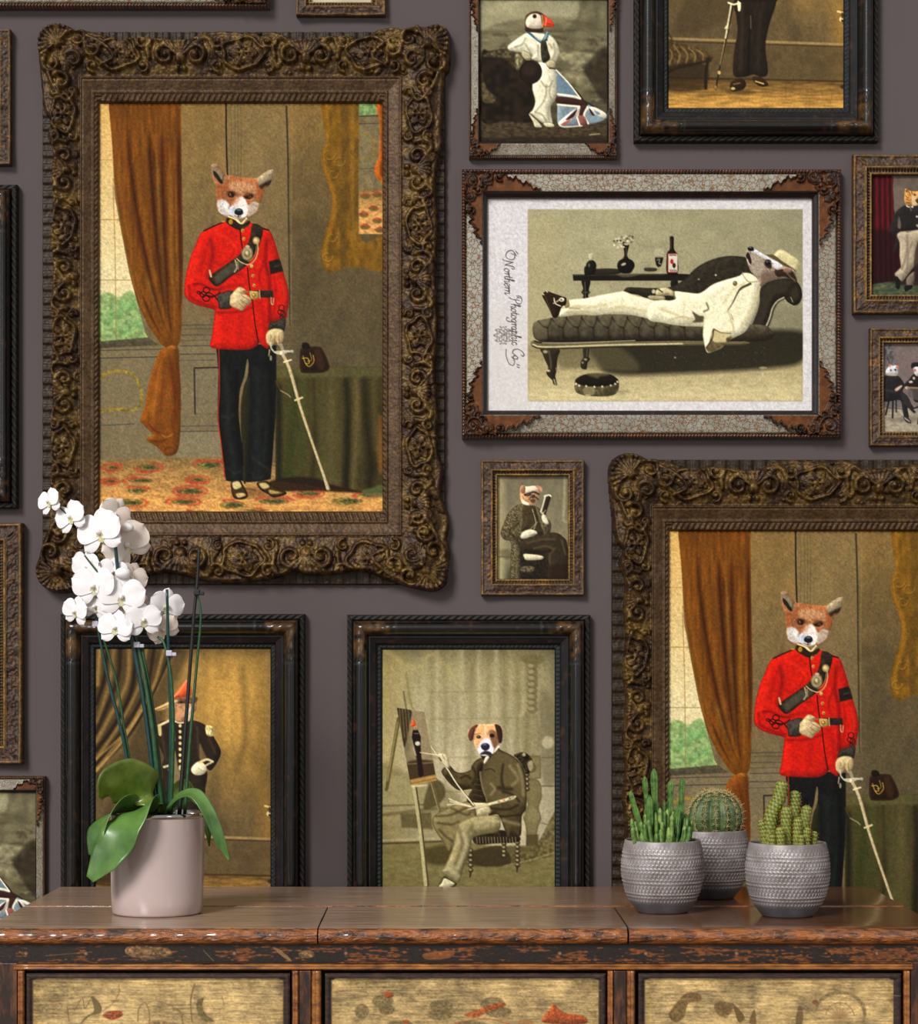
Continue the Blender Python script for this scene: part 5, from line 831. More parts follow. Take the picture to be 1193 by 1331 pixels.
# ---- ebonised frames
def dark_frame(O, I, cv, label):
    hg = Hang(*O, .016); t = empty('framed_picture', hg.loc, label, 'picture', None); r = np.random.default_rng(4)
    def h(v, s, L, sd):
        e = np.interp(v, [0,.02,.15,.17,.62,.64,.70,.84,.86,.95,1], [6,11,11,9,9,15,14,11,8,8,6])
        e += 15*bumpf(v,.39,.225)*(v<.62); rope = (v<.16); ph = (s*.62+v*45*.9); e += rope*(.7*np.sin(ph)+.4*np.sin(ph*1.9+v*60))
        pat = (v>.86)&(v<.96); e += pat*(.45*np.sin(s*1.1)*np.cos(v*300)+.5*(nz2(r,s,v*45,1.6)-.5))
        cd = np.minimum(s, L-s); orn = (v>.17)&(v<.62)&(cd<62); e += orn*(1.0*(nz2(r,s+sd*70,v*45,5.0)-.5)+.25*(nz2(r,s,v*45,2)-.5)); return e
    def c(v, s, L, sd, x, y):
        n1 = nz2(r, x, y, 6); n2 = nz2(r, x, y, 22); n3 = nz2(r, x*.3 if sd%2==0 else x, y if sd%2==0 else y*.3, 3)
        C = cmix((.045,.042,.046), (.12,.075,.05), n2*.7*n3); C = cmix(C, (.30,.16,.08), sst(.62,.85,n1)*sst(.4,.8,n3)*.6)
        C = cmix(C, (.20,.19,.15), (v<.16)*1.0*(.5+.5*np.sin(s*.62+v*40))); C = cmix(C, (.08,.07,.06), (v<.16)*(.35*n1+.15))
        C = cmix(C, (.34,.20,.10), np.exp(-((v-.19)/.012)**2)*(.2+.6*n2)); C = cmix(C, (.17,.19,.20), np.exp(-((v-.645)/.014)**2)*.8)
        C = cmix(C, (.17,.135,.13), ((v>.70)&(v<.84))*(.2+.4*n2)); C = cmix(C, (.13,.16,.165), ((v>.86)&(v<.96))*(.5+.5*nz2(r,s,v*45,1.5))); C = cmix(C, (.07,.09,.12), (v>.96)*.8)
        cd = np.minimum(s, L-s); k = ((v>.2)&(v<.6))*(1-sst(54,62,cd+4*n1))*sst(.25,.75,nz2(r,x,y,9)*.7+n1*.5); C = cmix(C, (.34,.22,.09), k*.75); C = cmix(C, (.46,.36,.20), k*sst(.6,.95,n3*.6+n1*.5)*.6)
        C = cmix(C, (.20,.22,.22), ((v>.17)&(v<.62))*np.exp(-((cd-64)/1.6)**2)*.7); return C
    add('rope_edge', loft('rope_edge', hg, O, I, 0, .16, h, c, M_rope), t)
    add('frame_moulding', loft('frame_moulding', hg, O, I, .16, .645, h, c, M_dark), t)
    add('inner_liner', loft('inner_liner', hg, O, I, .645, 1, h, c, M_rope), t)
    add('picture', picture_mesh('picture', hg, cv, 5, M_picture), t); return t, hg.k
# ---- small gilt frames
def gilt_frame(O, I, cv, label, hsc=1.0):
    hg = Hang(*O, .010); t = empty('framed_picture', hg.loc, label, 'picture'); r = np.random.default_rng(abs(int(O[1]))+99); w = abs(I[1]-O[1])
    def h(v, s, L, sd):
        e = np.interp(v, [0,.05,.12,.2,.56,.62,.68,.72,.85,.90,.96,1], [6,9,9,7.5,9,12,12,8.5,7.5,9.5,9,6])*hsc
        e += ((v>.15)&(v<.56))*hsc*(1.5*nz2(r,s,v*w,2.4)+1.2*bumpf(v,.36,.22)*(.5+.5*np.sin(s*.28))-1); e += ((v>.72)&(v<.85))*1.1*np.sin(s*1.55); cd = np.minimum(s, L-s); e += (v<.6)*2.0*hsc*np.exp(-(cd/(w*.9))**2); e += (v<.62)*(v>.1)*1.6*np.exp(-((s-L/2)/(w*.5))**2); return e
    def c(v, s, L, sd, x, y):
        n1 = nz2(r, x, y, 2.2); n2 = nz2(r, x, y, 11); C = cmix((.22,.165,.13), (.33,.25,.20), n1); C = cmix(C, (.52,.34,.12), sst(.66,.9,n1*.6+n2*.5)*.7); G = cmix((.52,.36,.13), (.74,.58,.27), n1)
        for cc, ww, a in ((.06,.045,.75),(.64,.055,.85),(.93,.05,.95)): C = cmix(C, 1.0, 0*v) if False else C*(1-(a*np.exp(-((v-cc)/ww)**4)*(.55+.45*n2))[...,None])+G*(a*np.exp(-((v-cc)/ww)**4)*(.55+.45*n2))[...,None]
        C = cmix(C, (.34,.25,.13), ((v>.72)&(v<.85))*(.4+.4*np.sin(s*1.55))); return C
    add('frame_moulding', loft('frame_moulding', hg, O, I, 0, .60, h, c, M_smallgilt, 1.0), t)
    add('gilt_liner', loft('gilt_liner', hg, O, I, .60, 1, h, c, M_smallgilt, .8), t)
    add('picture', picture_mesh('picture', hg, cv, 4, M_picture), t); return t, hg.k
# ---- crackled cream frames with carved corners
class HF:
    def __init__(s, x0, y0, x1, y1, res): s.c = Cv(x0, y0, x1, y1, res=res); s.X, s.Y = s.c.X, s.c.Y; s.H = np.zeros_like(s.X)
    def ridge(s, pts, w, a, sm=True, w1=None):
        p = np.asarray(pts, float); p = spl(p, False, 5) if sm and len(p) > 2 else p; Wd = np.linspace(w, w if w1 is None else w1, len(p))
        sl = s.c._box(p, w+1)
        if sl is None: return
        d = s.c._dist(sl, p, False, Wd)/ (w/2)+0  # <0 inside
        h = a*np.sqrt(np.clip(1-np.clip(1+d, 0, 1)**2, 0, 1)); s.H[sl] = np.maximum(s.H[sl], h)
    def bead(s, x, y, r, a): 
        sl = s.c._box(np.array([[x-r,y-r],[x+r,y+r]]), 1)
        if sl is None: return
        d = np.hypot(s.X[sl]-x, s.Y[sl]-y)/r; s.H[sl] = np.maximum(s.H[sl], a*np.sqrt(np.clip(1-d*d, 0, 1)))
    def scroll(s, x, y, r, a0, turns, hand, w, a, tail=0):
        n = int(10*turns)+4; t = np.linspace(0, 1, n); th = a0+hand*t*turns*6.283; rr = r*(1-.82*t); P = np.stack([x+rr*np.cos(th), y+rr*np.sin(th)], 1)
        s.ridge(P, w, a, True, w*.6); s.bead(x, y, r*.28+1, a*1.15)
    def leaf(s, x, y, ang, L, wd, a, bend=.3):
        t = np.linspace(0, 1, 6); c, sn = math.cos(ang), math.sin(ang); n = 3
        for k in range(-n, n+1):
            q = k/n; P = [(x+c*L*u-sn*(wd*q*math.sin(min(1,u*1.15)*2.6)+bend*L*u*u*.5), y+sn*L*u+c*(wd*q*math.sin(min(1,u*1.15)*2.6)+bend*L*u*u*.5)) for u in t]
            s.ridge(P, wd*.42+1, a*(1-.25*abs(q)), True, 1.2)
    def shell(s, x, y, r, a0, a1, n, a):
        for i in range(n):
            th = a0+(a1-a0)*(i+.5)/n; s.ridge([(x+r*.25*math.cos(th), y+r*.25*math.sin(th)), (x+r*.93*math.cos(th), y+r*.93*math.sin(th))], r*(a1-a0)/n*.5, a, False, r*(a1-a0)/n*.95)
        s.bead(x, y, r*.3, a*1.2)
def hf_mesh(name, hg, hf, Hh, mask, C, mat, flipx=None):
    """height field cut to mask, its rim closed down to the wall"""
    h, w = mask.shape; m = np.zeros((h+2, w+2), bool); m[1:-1,1:-1] = mask; q = m[:-2,1:-1]|m[2:,1:-1]|m[1:-1,:-2]|m[1:-1,2:]|m[:-2,:-2]|m[2:,2:]|m[2:,:-2]|m[:-2,2:]|mask
    HH = np.where(mask, Hh, .2); keep = q[:-1,:-1]&q[1:,:-1]&q[1:,1:]&q[:-1,1:]&(mask[:-1,:-1]|mask[1:,:-1]|mask[1:,1:]|mask[:-1,1:])
    V = hg.V(hf.X, hf.Y, HH).reshape(-1,3); f = gridfaces(h, w, keep); V, f, C2 = compact(V, f, C.reshape(-1,3)); return mesh_np(name, V, f, C2, True, mat)
def crackle_frame(O, I, cv, label, mat, lx, ly, card=False, sc=1.0):
    hg = Hang(*O, .013); t = empty('framed_picture', hg.loc, label, 'picture'); r = np.random.default_rng(17); k = sc
    def h(v, s, L, sd):
        e = np.interp(v, [0,.04,.13,.17,.22,.5,.78,.80,.82,.97,1], np.array([8,12,12,9,11,12.5,14,14,10,7.5,5])*k); e += (v<.16)*1.3*k*np.sin(s*(1.5 if k==1 else 2.2)+v*12); return e
    def c(v, s, L, sd, x, y):
        n1 = nz2(r,x,y,4); n2 = nz2(r,x,y,16); n3 = nz2(r, x*.2, y*.2, 1.5); C = cmix((.13,.09,.075), (.24,.15,.10), n2); C = cmix(C, (.52,.29,.11), (v<.16)*sst(.2,1,.5+.5*np.sin(s*(1.5 if k==1 else 2.2)+v*12))*(.4+.5*n1))
        C = cmix(C, (.10,.055,.05), (v>.79)*1.0); C = cmix(C, (.24,.12,.085), (v>.79)*sst(.55,.9,n3*.5+n1*.5)*.7); return C
    add('beaded_edge', loft('beaded_edge', hg, O, I, 0, .17, h, c, M_dark, .9), t)
    add('crackled_panel', loft('crackled_panel', hg, O, I, .17, .80, h, c, mat, 2), t)
    add('inner_liner', loft('inner_liner', hg, O, I, .80, 1, h, c, M_dark), t)
    # corner pieces
    for cx, cy, sx, sy, ix, iy in ((O[0],O[1],1,1,I[0],I[1]), (O[2],O[1],-1,1,I[2],I[1]), (O[2],O[3],-1,-1,I[2],I[3]), (O[0],O[3],1,-1,I[0],I[3])):
        wx, wy = abs(ix-cx)*.80, abs(iy-cy)*.80; bx = abs(ix-cx)*.03; by = abs(iy-cy)*.03
        xs = sorted((cx+sx*bx*0, cx+sx*(lx+4))); ys = sorted((cy, cy+sy*(ly+4)))
        f = HF(xs[0], ys[0], xs[1], ys[1], 1.3 if k==1 else 1.6); U = (f.X-cx)*sx; Vv = (f.Y-cy)*sy   # local, from the outer corner
        wig = 2.2*k*np.sin(U*.42/k)+1.4*k*np.sin(U*.95/k+1); wig2 = 2.2*k*np.sin(Vv*.42/k)+1.4*k*np.sin(Vv*.95/k+1)
        e1 = wy*(.16+.78*np.clip((U-wx)/(lx-wx),0,1)**1.9)+wig*np.clip(U/wx-.6,0,1); e2 = wx*(.16+.78*np.clip((Vv-wy)/(ly-wy),0,1)**1.9)+wig2*np.clip(Vv/wy-.6,0,1)
        m = ((Vv<wy)&(U<lx)&(Vv>e1)&(U>wx*.12))|((U<wx)&(Vv<ly)&(U>e2)&(Vv>wy*.12))
        edge = np.where(Vv<wy, np.abs(Vv-e1), 99); edge = np.minimum(edge, np.where(U<wx, np.abs(U-e2), 99)); edge = np.minimum(edge, np.minimum(np.abs(U-lx)+0*U, 99)*1+((Vv>wy)*99)); edge = np.minimum(edge, np.abs(Vv-ly)+((U>wx)*99))
        P = lambda a, b: (cx+sx*a, cy+sy*b)
        for (a, b, rr, th, hd) in ((wx*.55,wy*.55,wx*.42,0,1),(wx*1.25,wy*.38,wx*.26,2,-1),(wx*.38,wy*1.25,wx*.26,2,1),(wx*1.8,wy*.42,wx*.2,1,1),(wx*.42,wy*1.8,wx*.2,1,-1),(wx*.95,wy*.8,wx*.2,0,1),(wx*.8,wy*.98,wx*.2,3,-1)):
            p = P(a, b); f.scroll(p[0], p[1], rr, th if sx>0 else 3.14-th, 1.2, hd*sx*sy, 3.2*k, 4*k)
        for (a, b, an) in ((wx*.3,wy*.3,.785),(wx*.9,wy*.45,.2),(wx*.45,wy*.9,1.37)): p = P(a,b); f.leaf(p[0],p[1], math.atan2(math.sin(an)*sy, math.cos(an)*sx), wx*.6, wx*.22, 3.5*k)
        n1 = nz2(r, f.X, f.Y, 2.2); orn = np.clip(edge/ (4.5*k), 0, 1); rim = (1-orn)*3.0*k*(.6+.8*n1)
        base = 14.2*k+1.2*k*(np.minimum(U/wx, 2)*.0+.5); Hh = base+np.maximum(f.H, rim)
        near = np.clip(1-edge/(6*k),0,1); C = cmix((.30,.155,.035), (.44,.245,.07), nz2(r, f.X*.25, f.Y*.25, 1.6)); carved = np.clip(f.H/(2*k)+near*1.2, 0, 1); C = cmix(C, (.19,.115,.075), carved*.85); C = cmix(C, (.46,.29,.13), carved*sst(.55,.85,n1)*.7); C = cmix(C, (.14,.12,.14), (nz2(r,f.X,f.Y,7)>.62)*carved*.5)
        add('corner_ornament', hf_mesh('corner_ornament', hg, f, Hh, m, C, M_gilt), t)
    add('picture', picture_mesh('picture', hg, cv, 4*k, M_card if card else M_picture), t); return t, hg.k
# ---- big carved frames
def ornate_frame(cv, label):
    O = (48,28,583,768); I = (126,130,497,664); hg = Hang(*O, .028, 1.0); t = empty('framed_picture', hg.loc, label, 'picture')
    f = HF(42, 22, 590, 775, 1.0); X, Y = f.X, f.Y; r = np.random.default_rng(77)
    SP = [(47,58),(50,42),(62,31),(80,29),(98,37),(108,36),(123,40),(140,45),(158,51),(176,46),(203,49),(236,51),(256,45),(266,40),(291,37),(320,40),(350,38),(368,43),(380,50),(408,48),(451,43),(461,48),(476,45),(491,36),(511,32),(526,35),(541,30),(551,34),(571,29),(584,39),(585,70),(583,88),(577,98),(576,140),(573,165),(577,182),(571,200),(566,240),(569,300),(566,360),(569,420),(566,480),(569,540),(568,580),(576,612),(572,640),(580,662),(583,684),(580,699),(584,716),(581,745),(578,760),(562,768),(540,764),(521,759),(500,752),(486,746),(463,741),(441,745),(400,747),(383,742),(363,749),(338,754),(300,757),(262,754),(240,748),(215,744),(190,748),(160,755),(130,758),(98,767),(73,770),(54,762),(45,748),(44,734),(50,720),(55,699),(64,680),(60,655),(64,630),(66,600),(64,560),(68,520),(65,480),(68,440),(65,400),(69,350),(65,310),(69,270),(66,232),(68,196),(60,172),(66,156),(56,141),(51,105)]
    f.c.z(0,0,1); sl = (slice(None), slice(None)); D = f.c._dist(sl, spl(SP, True, 3), True); inS = D < 0
    def vs(d, a, b, c): return np.interp(d, [0, a, a+b, a+b+c], [0, 1, 2, 3])
    v = np.minimum(np.minimum(vs(X-52,51,19,4), vs(577-X,55,22,3)), np.minimum(vs(Y-38,60,22,10), vs(760-Y,64,20,12)))
    prof = np.interp(v, [-1,0,.18,.42,.75,.97,1.03,1.08,1.14,1.2,1.8,1.86,1.93,1.98,2.0,2.9,3], [13,15,20,25,21,17,20,20,17,18,14,16,16,12,12,10,7])
    # carving
    A = 6.5
    def strip(p0, p1, inward, n, w):
        p0 = np.array(p0, float); p1 = np.array(p1, float); d = (p1-p0); L = np.hypot(*d); d /= L; nn = np.array(inward, float); step = L/n; ang = math.atan2(d[1], d[0]); an = math.atan2(nn[1], nn[0]); hand = 1 if (d[0]*nn[1]-d[1]*nn[0]) > 0 else -1
        for i in range(n):
            c = p0+d*(i+.5)*step
            P = lambda a, b: tuple(c+d*a*step+nn*b*w)
            if i % 2 == 0:
                # oval cartouche with a flower and side scrolls
                th = np.linspace(0, 6.283, 22); f.ridge([P((.33+.035*math.sin(q*5+i))*math.cos(q), .5+(.37+.04*math.sin(q*4))*math.sin(q)) for q in th], 5.6, A); q = P(0,.5); f.bead(q[0], q[1], 5, A)
                for kq in range(6): an2 = kq*1.047+i; f.leaf(q[0]+5*math.cos(an2), q[1]+5*math.sin(an2), an2, w*.24, w*.10, A*.9)
                for sgn in (-1, 1):
                    z = P(.40*sgn, .22); f.scroll(z[0], z[1], w*.19, ang+(0 if sgn>0 else 3.14), 1.1, hand*sgn, 6.5, A*1.1); z = P(.40*sgn, .80); f.scroll(z[0], z[1], w*.15, an, 1.0, -hand*sgn, 5.5, A); z2 = P(.47*sgn, .5); f.leaf(z2[0], z2[1], an+3.14*(i%4==0), w*.42, w*.10, A*.9)
            else:
                for sgn in (-1, 1):
                    z = P(.24*sgn, .55); f.scroll(z[0], z[1], w*.25, an+3.14, 1.15, hand*sgn, 8, A*1.15); f.ridge([P(.24*sgn,.30), P(.40*sgn,.12), P(.52*sgn,.30), P(.5*sgn,.62)], 7, A); z = P(.06*sgn,.86); f.bead(z[0], z[1], 4, A)
                    z = P(.12*sgn,.35); f.leaf(z[0], z[1], an+3.14+.9*sgn*hand, w*.42, w*.15, A)
                z = P(0,.62); f.shell(z[0], z[1], w*.46, an+3.14-1.0, an+3.14+1.0, 7, A*1.15)
    strip((112,42),(520,42),(0,1),5,54); strip((566,112),(566,690),(-1,0),8,43); strip((112,755),(520,755),(0,-1),5,58); strip((62,112),(62,690),(1,0),8,40)
    for (x, y, sx, sy) in ((52,34,1,1),(580,34,-1,1),(580,764,-1,-1),(50,766,1,-1)):
        base = math.atan2(-sy, -sx); f.shell(x+sx*24, y+sy*22, 27, base-1.5, base+1.5, 11, A*1.5)
        for (a, b, rr, hd) in ((48,16,14,1),(16,48,14,-1),(44,44,11,1),(70,30,12,-1),(28,72,12,1)): f.scroll(x+sx*a, y+sy*b, rr, base, 1.1, hd*sx*sy, 8, A*1.3)
        for k in range(4): an2 = math.atan2(sy*(.3+.5*k), sx*(2-.5*k)); f.leaf(x+sx*30, y+sy*28, an2, 30, 6, A*1.1)
        f.ridge([(x+sx*60,y+sy*12),(x+sx*80,y+sy*22),(x+sx*96,y+sy*40),(x+sx*80,y+sy*50)], 6, A*1.2); f.ridge([(x+sx*10,y+sy*60),(x+sx*20,y+sy*82),(x+sx*36,y+sy*98),(x+sx*46,y+sy*84)], 6, A*1.2)
    tmp = f.H.copy(); filler = HF(42,22,590,775,1.0)
    for i in range(520):
        x, y = r.uniform(46,584), r.uniform(28,768)
        if 104 < x < 520 and 100 < y < 694: continue
        q = r.random()
        if q < .55: filler.leaf(x, y, r.uniform(0,6.28), r.uniform(9,17), r.uniform(3,5), A*.7)
        elif q < .8: filler.scroll(x, y, r.uniform(4,7), r.uniform(0,6.28), 1.2, r.choice([-1,1]), 2.6, A*.6)
        else: filler.bead(x, y, r.uniform(2,4), A*.6)
    orn = np.maximum(f.H, filler.H*.9)*(1-sst(.93,1.0,v)); rim = 2.5*np.exp(-((D+4)/3)**2)*(v<.5)
    dent = np.where((Y<60)|(Y>740), X, Y); low = 8+.9*np.clip(np.sin(dent*.36)*2,-1,1)
    leafb = (v>2.03)*(v<2.95)*2.4*np.abs(np.sin(np.where((X>130)&(X<493)&((Y<140)|(Y>655)), X, Y)*.42+v*2))
    fine = (nz2(r,X,Y,1.8)-.5)*1.1+(nz2(r,X,Y,4)-.5)*1.0
    Hh = np.where(inS | (v>.35), prof+orn+rim+leafb+fine*np.where(v<1,1,.45), low+fine*.4); Hh = np.where(inS | (v>.35), Hh*sst(-1.5,2.5,-D+ (v>.35)*9)+low*(1-sst(-1.5,2.5,-D+(v>.35)*9)), Hh)
    n1 = nz2(r,X,Y,2.6); n2 = nz2(r,X,Y,15); n3 = nz2(r,X,Y,40)
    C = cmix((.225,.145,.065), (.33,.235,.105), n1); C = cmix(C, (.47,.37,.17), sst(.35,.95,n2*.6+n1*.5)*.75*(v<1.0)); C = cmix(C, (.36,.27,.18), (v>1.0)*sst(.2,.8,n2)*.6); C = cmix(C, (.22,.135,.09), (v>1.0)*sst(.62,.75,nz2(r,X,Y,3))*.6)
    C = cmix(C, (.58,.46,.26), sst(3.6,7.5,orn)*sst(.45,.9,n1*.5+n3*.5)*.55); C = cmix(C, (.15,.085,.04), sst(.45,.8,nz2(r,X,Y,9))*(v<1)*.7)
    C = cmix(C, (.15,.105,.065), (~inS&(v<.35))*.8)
    rect = (X>52)&(X<578)&(Y>37)&(Y<759); mask = (inS|rect)&~((X>127.2)&(X<495.8)&(Y>131.2)&(Y<662.8))
    carved = mask&(v<1.0); inner = mask&(v>=.96)
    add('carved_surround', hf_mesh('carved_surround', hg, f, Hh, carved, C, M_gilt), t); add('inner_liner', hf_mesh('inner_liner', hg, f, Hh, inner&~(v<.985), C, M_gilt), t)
    add('picture', picture_mesh('picture', hg, cv, 6, M_picture), t); return t, hg.k
def plain(x0,y0,x1,y1,col,seed=1):
    c = Cv(x0,y0,x1,y1,col,res=.4,seed=seed); c.c *= (1+.1*c.noise(20,20))[...,None]; return c
def flat(x0,y0,x1,y1,cv): return cv
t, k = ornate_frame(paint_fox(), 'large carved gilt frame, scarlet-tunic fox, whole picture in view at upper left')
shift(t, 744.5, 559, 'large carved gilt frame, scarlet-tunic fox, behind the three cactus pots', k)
t, k = dark_frame((78,798,396,1219), (123,843,351,1174), paint_officer(), 'black frame holding a naval officer with a red bird crest, behind the white orchid')
shift(t, 746, -1035, 'black frame at the top right, picture of dark trousered legs with a sword', k)
t, k = dark_frame((451,799,767,1220), (496.5,844,721,1175), paint_painter(), 'black frame holding a sepia dog painter seated at an easel')
shift(t, -745, -559.5, 'black frame cut by the left edge, only its right-hand moulding visible', k)
t, k = crackle_frame((600,220,1093,570), (634,258,1055.5,533), paint_card(), 'cream crackled frame holding the wide card of a badger lying on a chaise', M_crackle, 102, 100, card=True)
shift(t, -743, -559, 'cream crackled frame along the top left edge, only its bottom rail visible', k)
t, k = crackle_frame((609.5,-24,802,206), (624.5,-2,789,182), paint_puffin(), 'narrow cream crackled frame holding a puffin in a white sailor suit, top centre', M_crackle_small, 42, 66, sc=.62)
shift(t, -744, 1033, 'narrow cream crackled frame at the lower left edge, sea rocks and flag corner visible', k)
t, k = gilt_frame((625,598,759,774), (647,619,738,752.5), paint_bulldog(), 'small bronze-gilt frame holding a bulldog reading a book in a dressing gown')
shift(t, -744.5, -559, 'small bronze-gilt frame at the upper left edge, only its right rail visible', k)
gilt_frame((1108,201,1253,408), (1133,228,1228,383), paint_bigcat(), 'bronze-gilt frame cut by the right edge, orange furry-headed sitter beside a dark red curtain')
gilt_frame((1130,427,1250,580), (1148.5,446.5,1231,561), paint_mice(), 'smallest bronze-gilt frame at the right edge, two mice seated at a table')
gilt_frame((385,-150,501,21), (404,-131,482,3), plain(400,-135,486,8,(196,188,160),3), 'bronze-gilt frame bottom between cream frames at the top, pale picture edge inside')
gilt_frame((-190,680,30,993), (-156,714,-4,959), plain(-160,710,0,963,(120,104,80),4), 'deep bronze-gilt frame at the left edge, between the black frame and the sea picture', 1.3)
# ---------------------------------------------------------------- sideboard
SBY = 2.876   # face of the carcase
def zf(py, D=SBY): return CAMZ-(py-VY)*D/F
def xf(px, D=SBY): return (px-VX)*D/F
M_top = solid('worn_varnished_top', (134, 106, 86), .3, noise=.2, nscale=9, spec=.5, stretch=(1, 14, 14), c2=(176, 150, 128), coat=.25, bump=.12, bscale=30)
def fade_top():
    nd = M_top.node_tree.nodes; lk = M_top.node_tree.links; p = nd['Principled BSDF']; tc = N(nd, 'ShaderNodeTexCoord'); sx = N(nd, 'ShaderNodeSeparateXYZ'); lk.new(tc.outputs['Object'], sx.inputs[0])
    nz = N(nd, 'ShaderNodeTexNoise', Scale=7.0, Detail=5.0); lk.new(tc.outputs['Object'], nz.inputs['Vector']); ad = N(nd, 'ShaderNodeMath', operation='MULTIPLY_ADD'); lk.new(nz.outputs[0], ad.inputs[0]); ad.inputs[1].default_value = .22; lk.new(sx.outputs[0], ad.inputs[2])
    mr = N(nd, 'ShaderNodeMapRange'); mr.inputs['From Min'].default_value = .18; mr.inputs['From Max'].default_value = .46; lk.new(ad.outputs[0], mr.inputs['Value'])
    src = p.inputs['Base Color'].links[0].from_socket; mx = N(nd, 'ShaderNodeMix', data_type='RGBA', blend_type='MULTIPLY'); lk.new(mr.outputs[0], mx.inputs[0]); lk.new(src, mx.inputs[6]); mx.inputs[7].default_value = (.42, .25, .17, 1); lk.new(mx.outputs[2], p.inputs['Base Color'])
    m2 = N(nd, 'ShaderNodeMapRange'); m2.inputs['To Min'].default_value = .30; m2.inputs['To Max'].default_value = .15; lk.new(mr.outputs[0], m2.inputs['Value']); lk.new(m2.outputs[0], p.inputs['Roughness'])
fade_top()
M_edge = solid('rubbed_orange_lacquer', (44, 20, 8), .2, nscale=38, spec=.6, stretch=(1, 3, 3), c2=(158, 88, 28), coat=.9, bump=.9, bscale=110, lo=.36, hi=.6, bdist=.004)
M_mould = solid('rubbed_moulding', (84, 42, 16), .3, nscale=70, stretch=(.6, 2, 2), c2=(176, 112, 52), coat=.4, bump=.4, lo=.3, hi=.7)
M_stile = solid('purple_brown_lacquer', (44, 28, 22), .35, nscale=25, stretch=(3, 3, .8), c2=(122, 74, 40), coat=.3, lo=.45, hi=.72, bump=.3)
M_carc = solid('carcase_wood', (58, 36, 22), .5, nscale=14, stretch=(4, 4, 1), noise=.3)
M_shadowgap = solid('drawer_gap', (14, 9, 7), .8, noise=.1); M_nail = solid('wooden_peg', (120, 82, 52), .5, noise=.2)
SB = empty('sideboard', (0, 3.13, 0), 'low painted wooden sideboard with worn varnished plank top and cream drawers', 'sideboard')
def part(name, bm, m, parent=SB, smooth=False, **kw):
    for v in bm.verts: v.co -= Vector(SB.location)
    return bmesh_to(name, bm, m, parent, smooth, **kw)
def plank(name, P, thick, m, nose=.0, seed=0, **kw):
    """slab with outline P (x,y corners: front-left, front-right, back-right, back-left), rounded worn front edge"""
    r = np.random.default_rng(seed); n = 150; fl, fr, br, bl = [np.array(p, float) for p in P]; u = np.linspace(0, 1, n)
    fx = fl+(fr-fl)*u[:,None]; bx = bl+(br-bl)*u[:,None]
    w1 = np.interp(u*30, np.arange(31), r.random(31))*.0014+np.interp(u*7, np.arange(8), r.random(8))*.0018; w2 = np.interp(u*60, np.arange(61), r.random(61))*.0012
    prof = [(0,-thick),(-.0,-thick)]
    rows = []
    if nose:
        for a in np.linspace(-90, 90, 11):
            ca, sa = math.cos(math.radians(a)), math.sin(math.radians(a)); rows.append((-(ca*nose), (sa*.5+.5)*thick-thick))
    else: rows = [(0,-thick),(0,-thick*.5),(-.0003,-.0015),(.0012,0)]
    V = []
    for (oy, oz) in [(.02,-thick)]+rows+[(.02,0),(.08,0)]:
        wob = (w1+w2)*(1 if nose and -thick < oz < 0 else .25)*(1 if oy<=0.0015 else 0)
        y = fx[:,1]+nose+oy+wob; dz = -(w1*1.1)*(1 if (oz > -thick*.5 and oy < .01) else 0); V.append(np.stack([fx[:,0], y, TOPZ+oz+dz*.6], 1))
    V.append(np.stack([bx[:,0], bx[:,1], np.full(n, TOPZ)], 1)); V.append(np.stack([bx[:,0], bx[:,1], np.full(n, TOPZ-thick)], 1))
    A = np.array(V); h = len(A); Fq = [list(q) for q in gridfaces(h, n)]
    i = np.arange(h*n).reshape(h, n); A = A.reshape(-1,3)-np.array(SB.location)
    me = bpy.data.meshes.new(name); caps = [list(i[::-1,0]), list(i[:,-1])]; me.from_pydata(A.tolist(), [], [q[::-1] for q in Fq]+[[int(x) for x in c][::-1] for c in caps]+[[int(x) for x in q] for q in [[i[0,j],i[0,j+1],i[-1,j+1],i[-1,j]] for j in range(n-1)]])
    me.update(); bm = bmesh.new(); bm.from_mesh(me); bmesh.ops.recalc_face_normals(bm, faces=bm.faces); bm.to_mesh(me); bm.free(); me.polygons.foreach_set('use_smooth', [True]*len(me.polygons))
    me.materials.append(m); me.materials.append(M_edge)
    for p in me.polygons:
        if p.center.y+SB.location.y < fl[1]+.024 and nose: p.material_index = 1
        if nose and abs(p.normal.z) > .97 and p.center.y+SB.location.y > fl[1]+nose*.9 : p.material_index = 0
    me.set_sharp_from_angle(angle=math.radians(50)); return add(name, me, SB, **kw)
X0, X1 = -.632, .618; YF, YM, YB = 2.86, 3.124, 3.402; TH = .022
g = .0018
def fx(px, py, D): return (px-VX)*D/F
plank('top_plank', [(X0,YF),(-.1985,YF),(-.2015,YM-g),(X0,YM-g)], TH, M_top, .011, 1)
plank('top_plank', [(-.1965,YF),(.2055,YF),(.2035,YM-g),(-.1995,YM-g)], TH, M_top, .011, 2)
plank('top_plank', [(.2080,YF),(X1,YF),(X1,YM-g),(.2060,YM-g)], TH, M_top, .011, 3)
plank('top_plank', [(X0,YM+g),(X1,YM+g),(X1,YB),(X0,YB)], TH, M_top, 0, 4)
zT = TOPZ-TH
bm = bmesh.new(); box_bm(bm, X0+.001, X1-.001, YM-.0012, YM+.0016, TOPZ-.006, TOPZ+.0011, .0009); part('seam_highlight', bm, M_edge, smooth=True)  # added strip, its rubbed orange stands in for the highlight along the seam
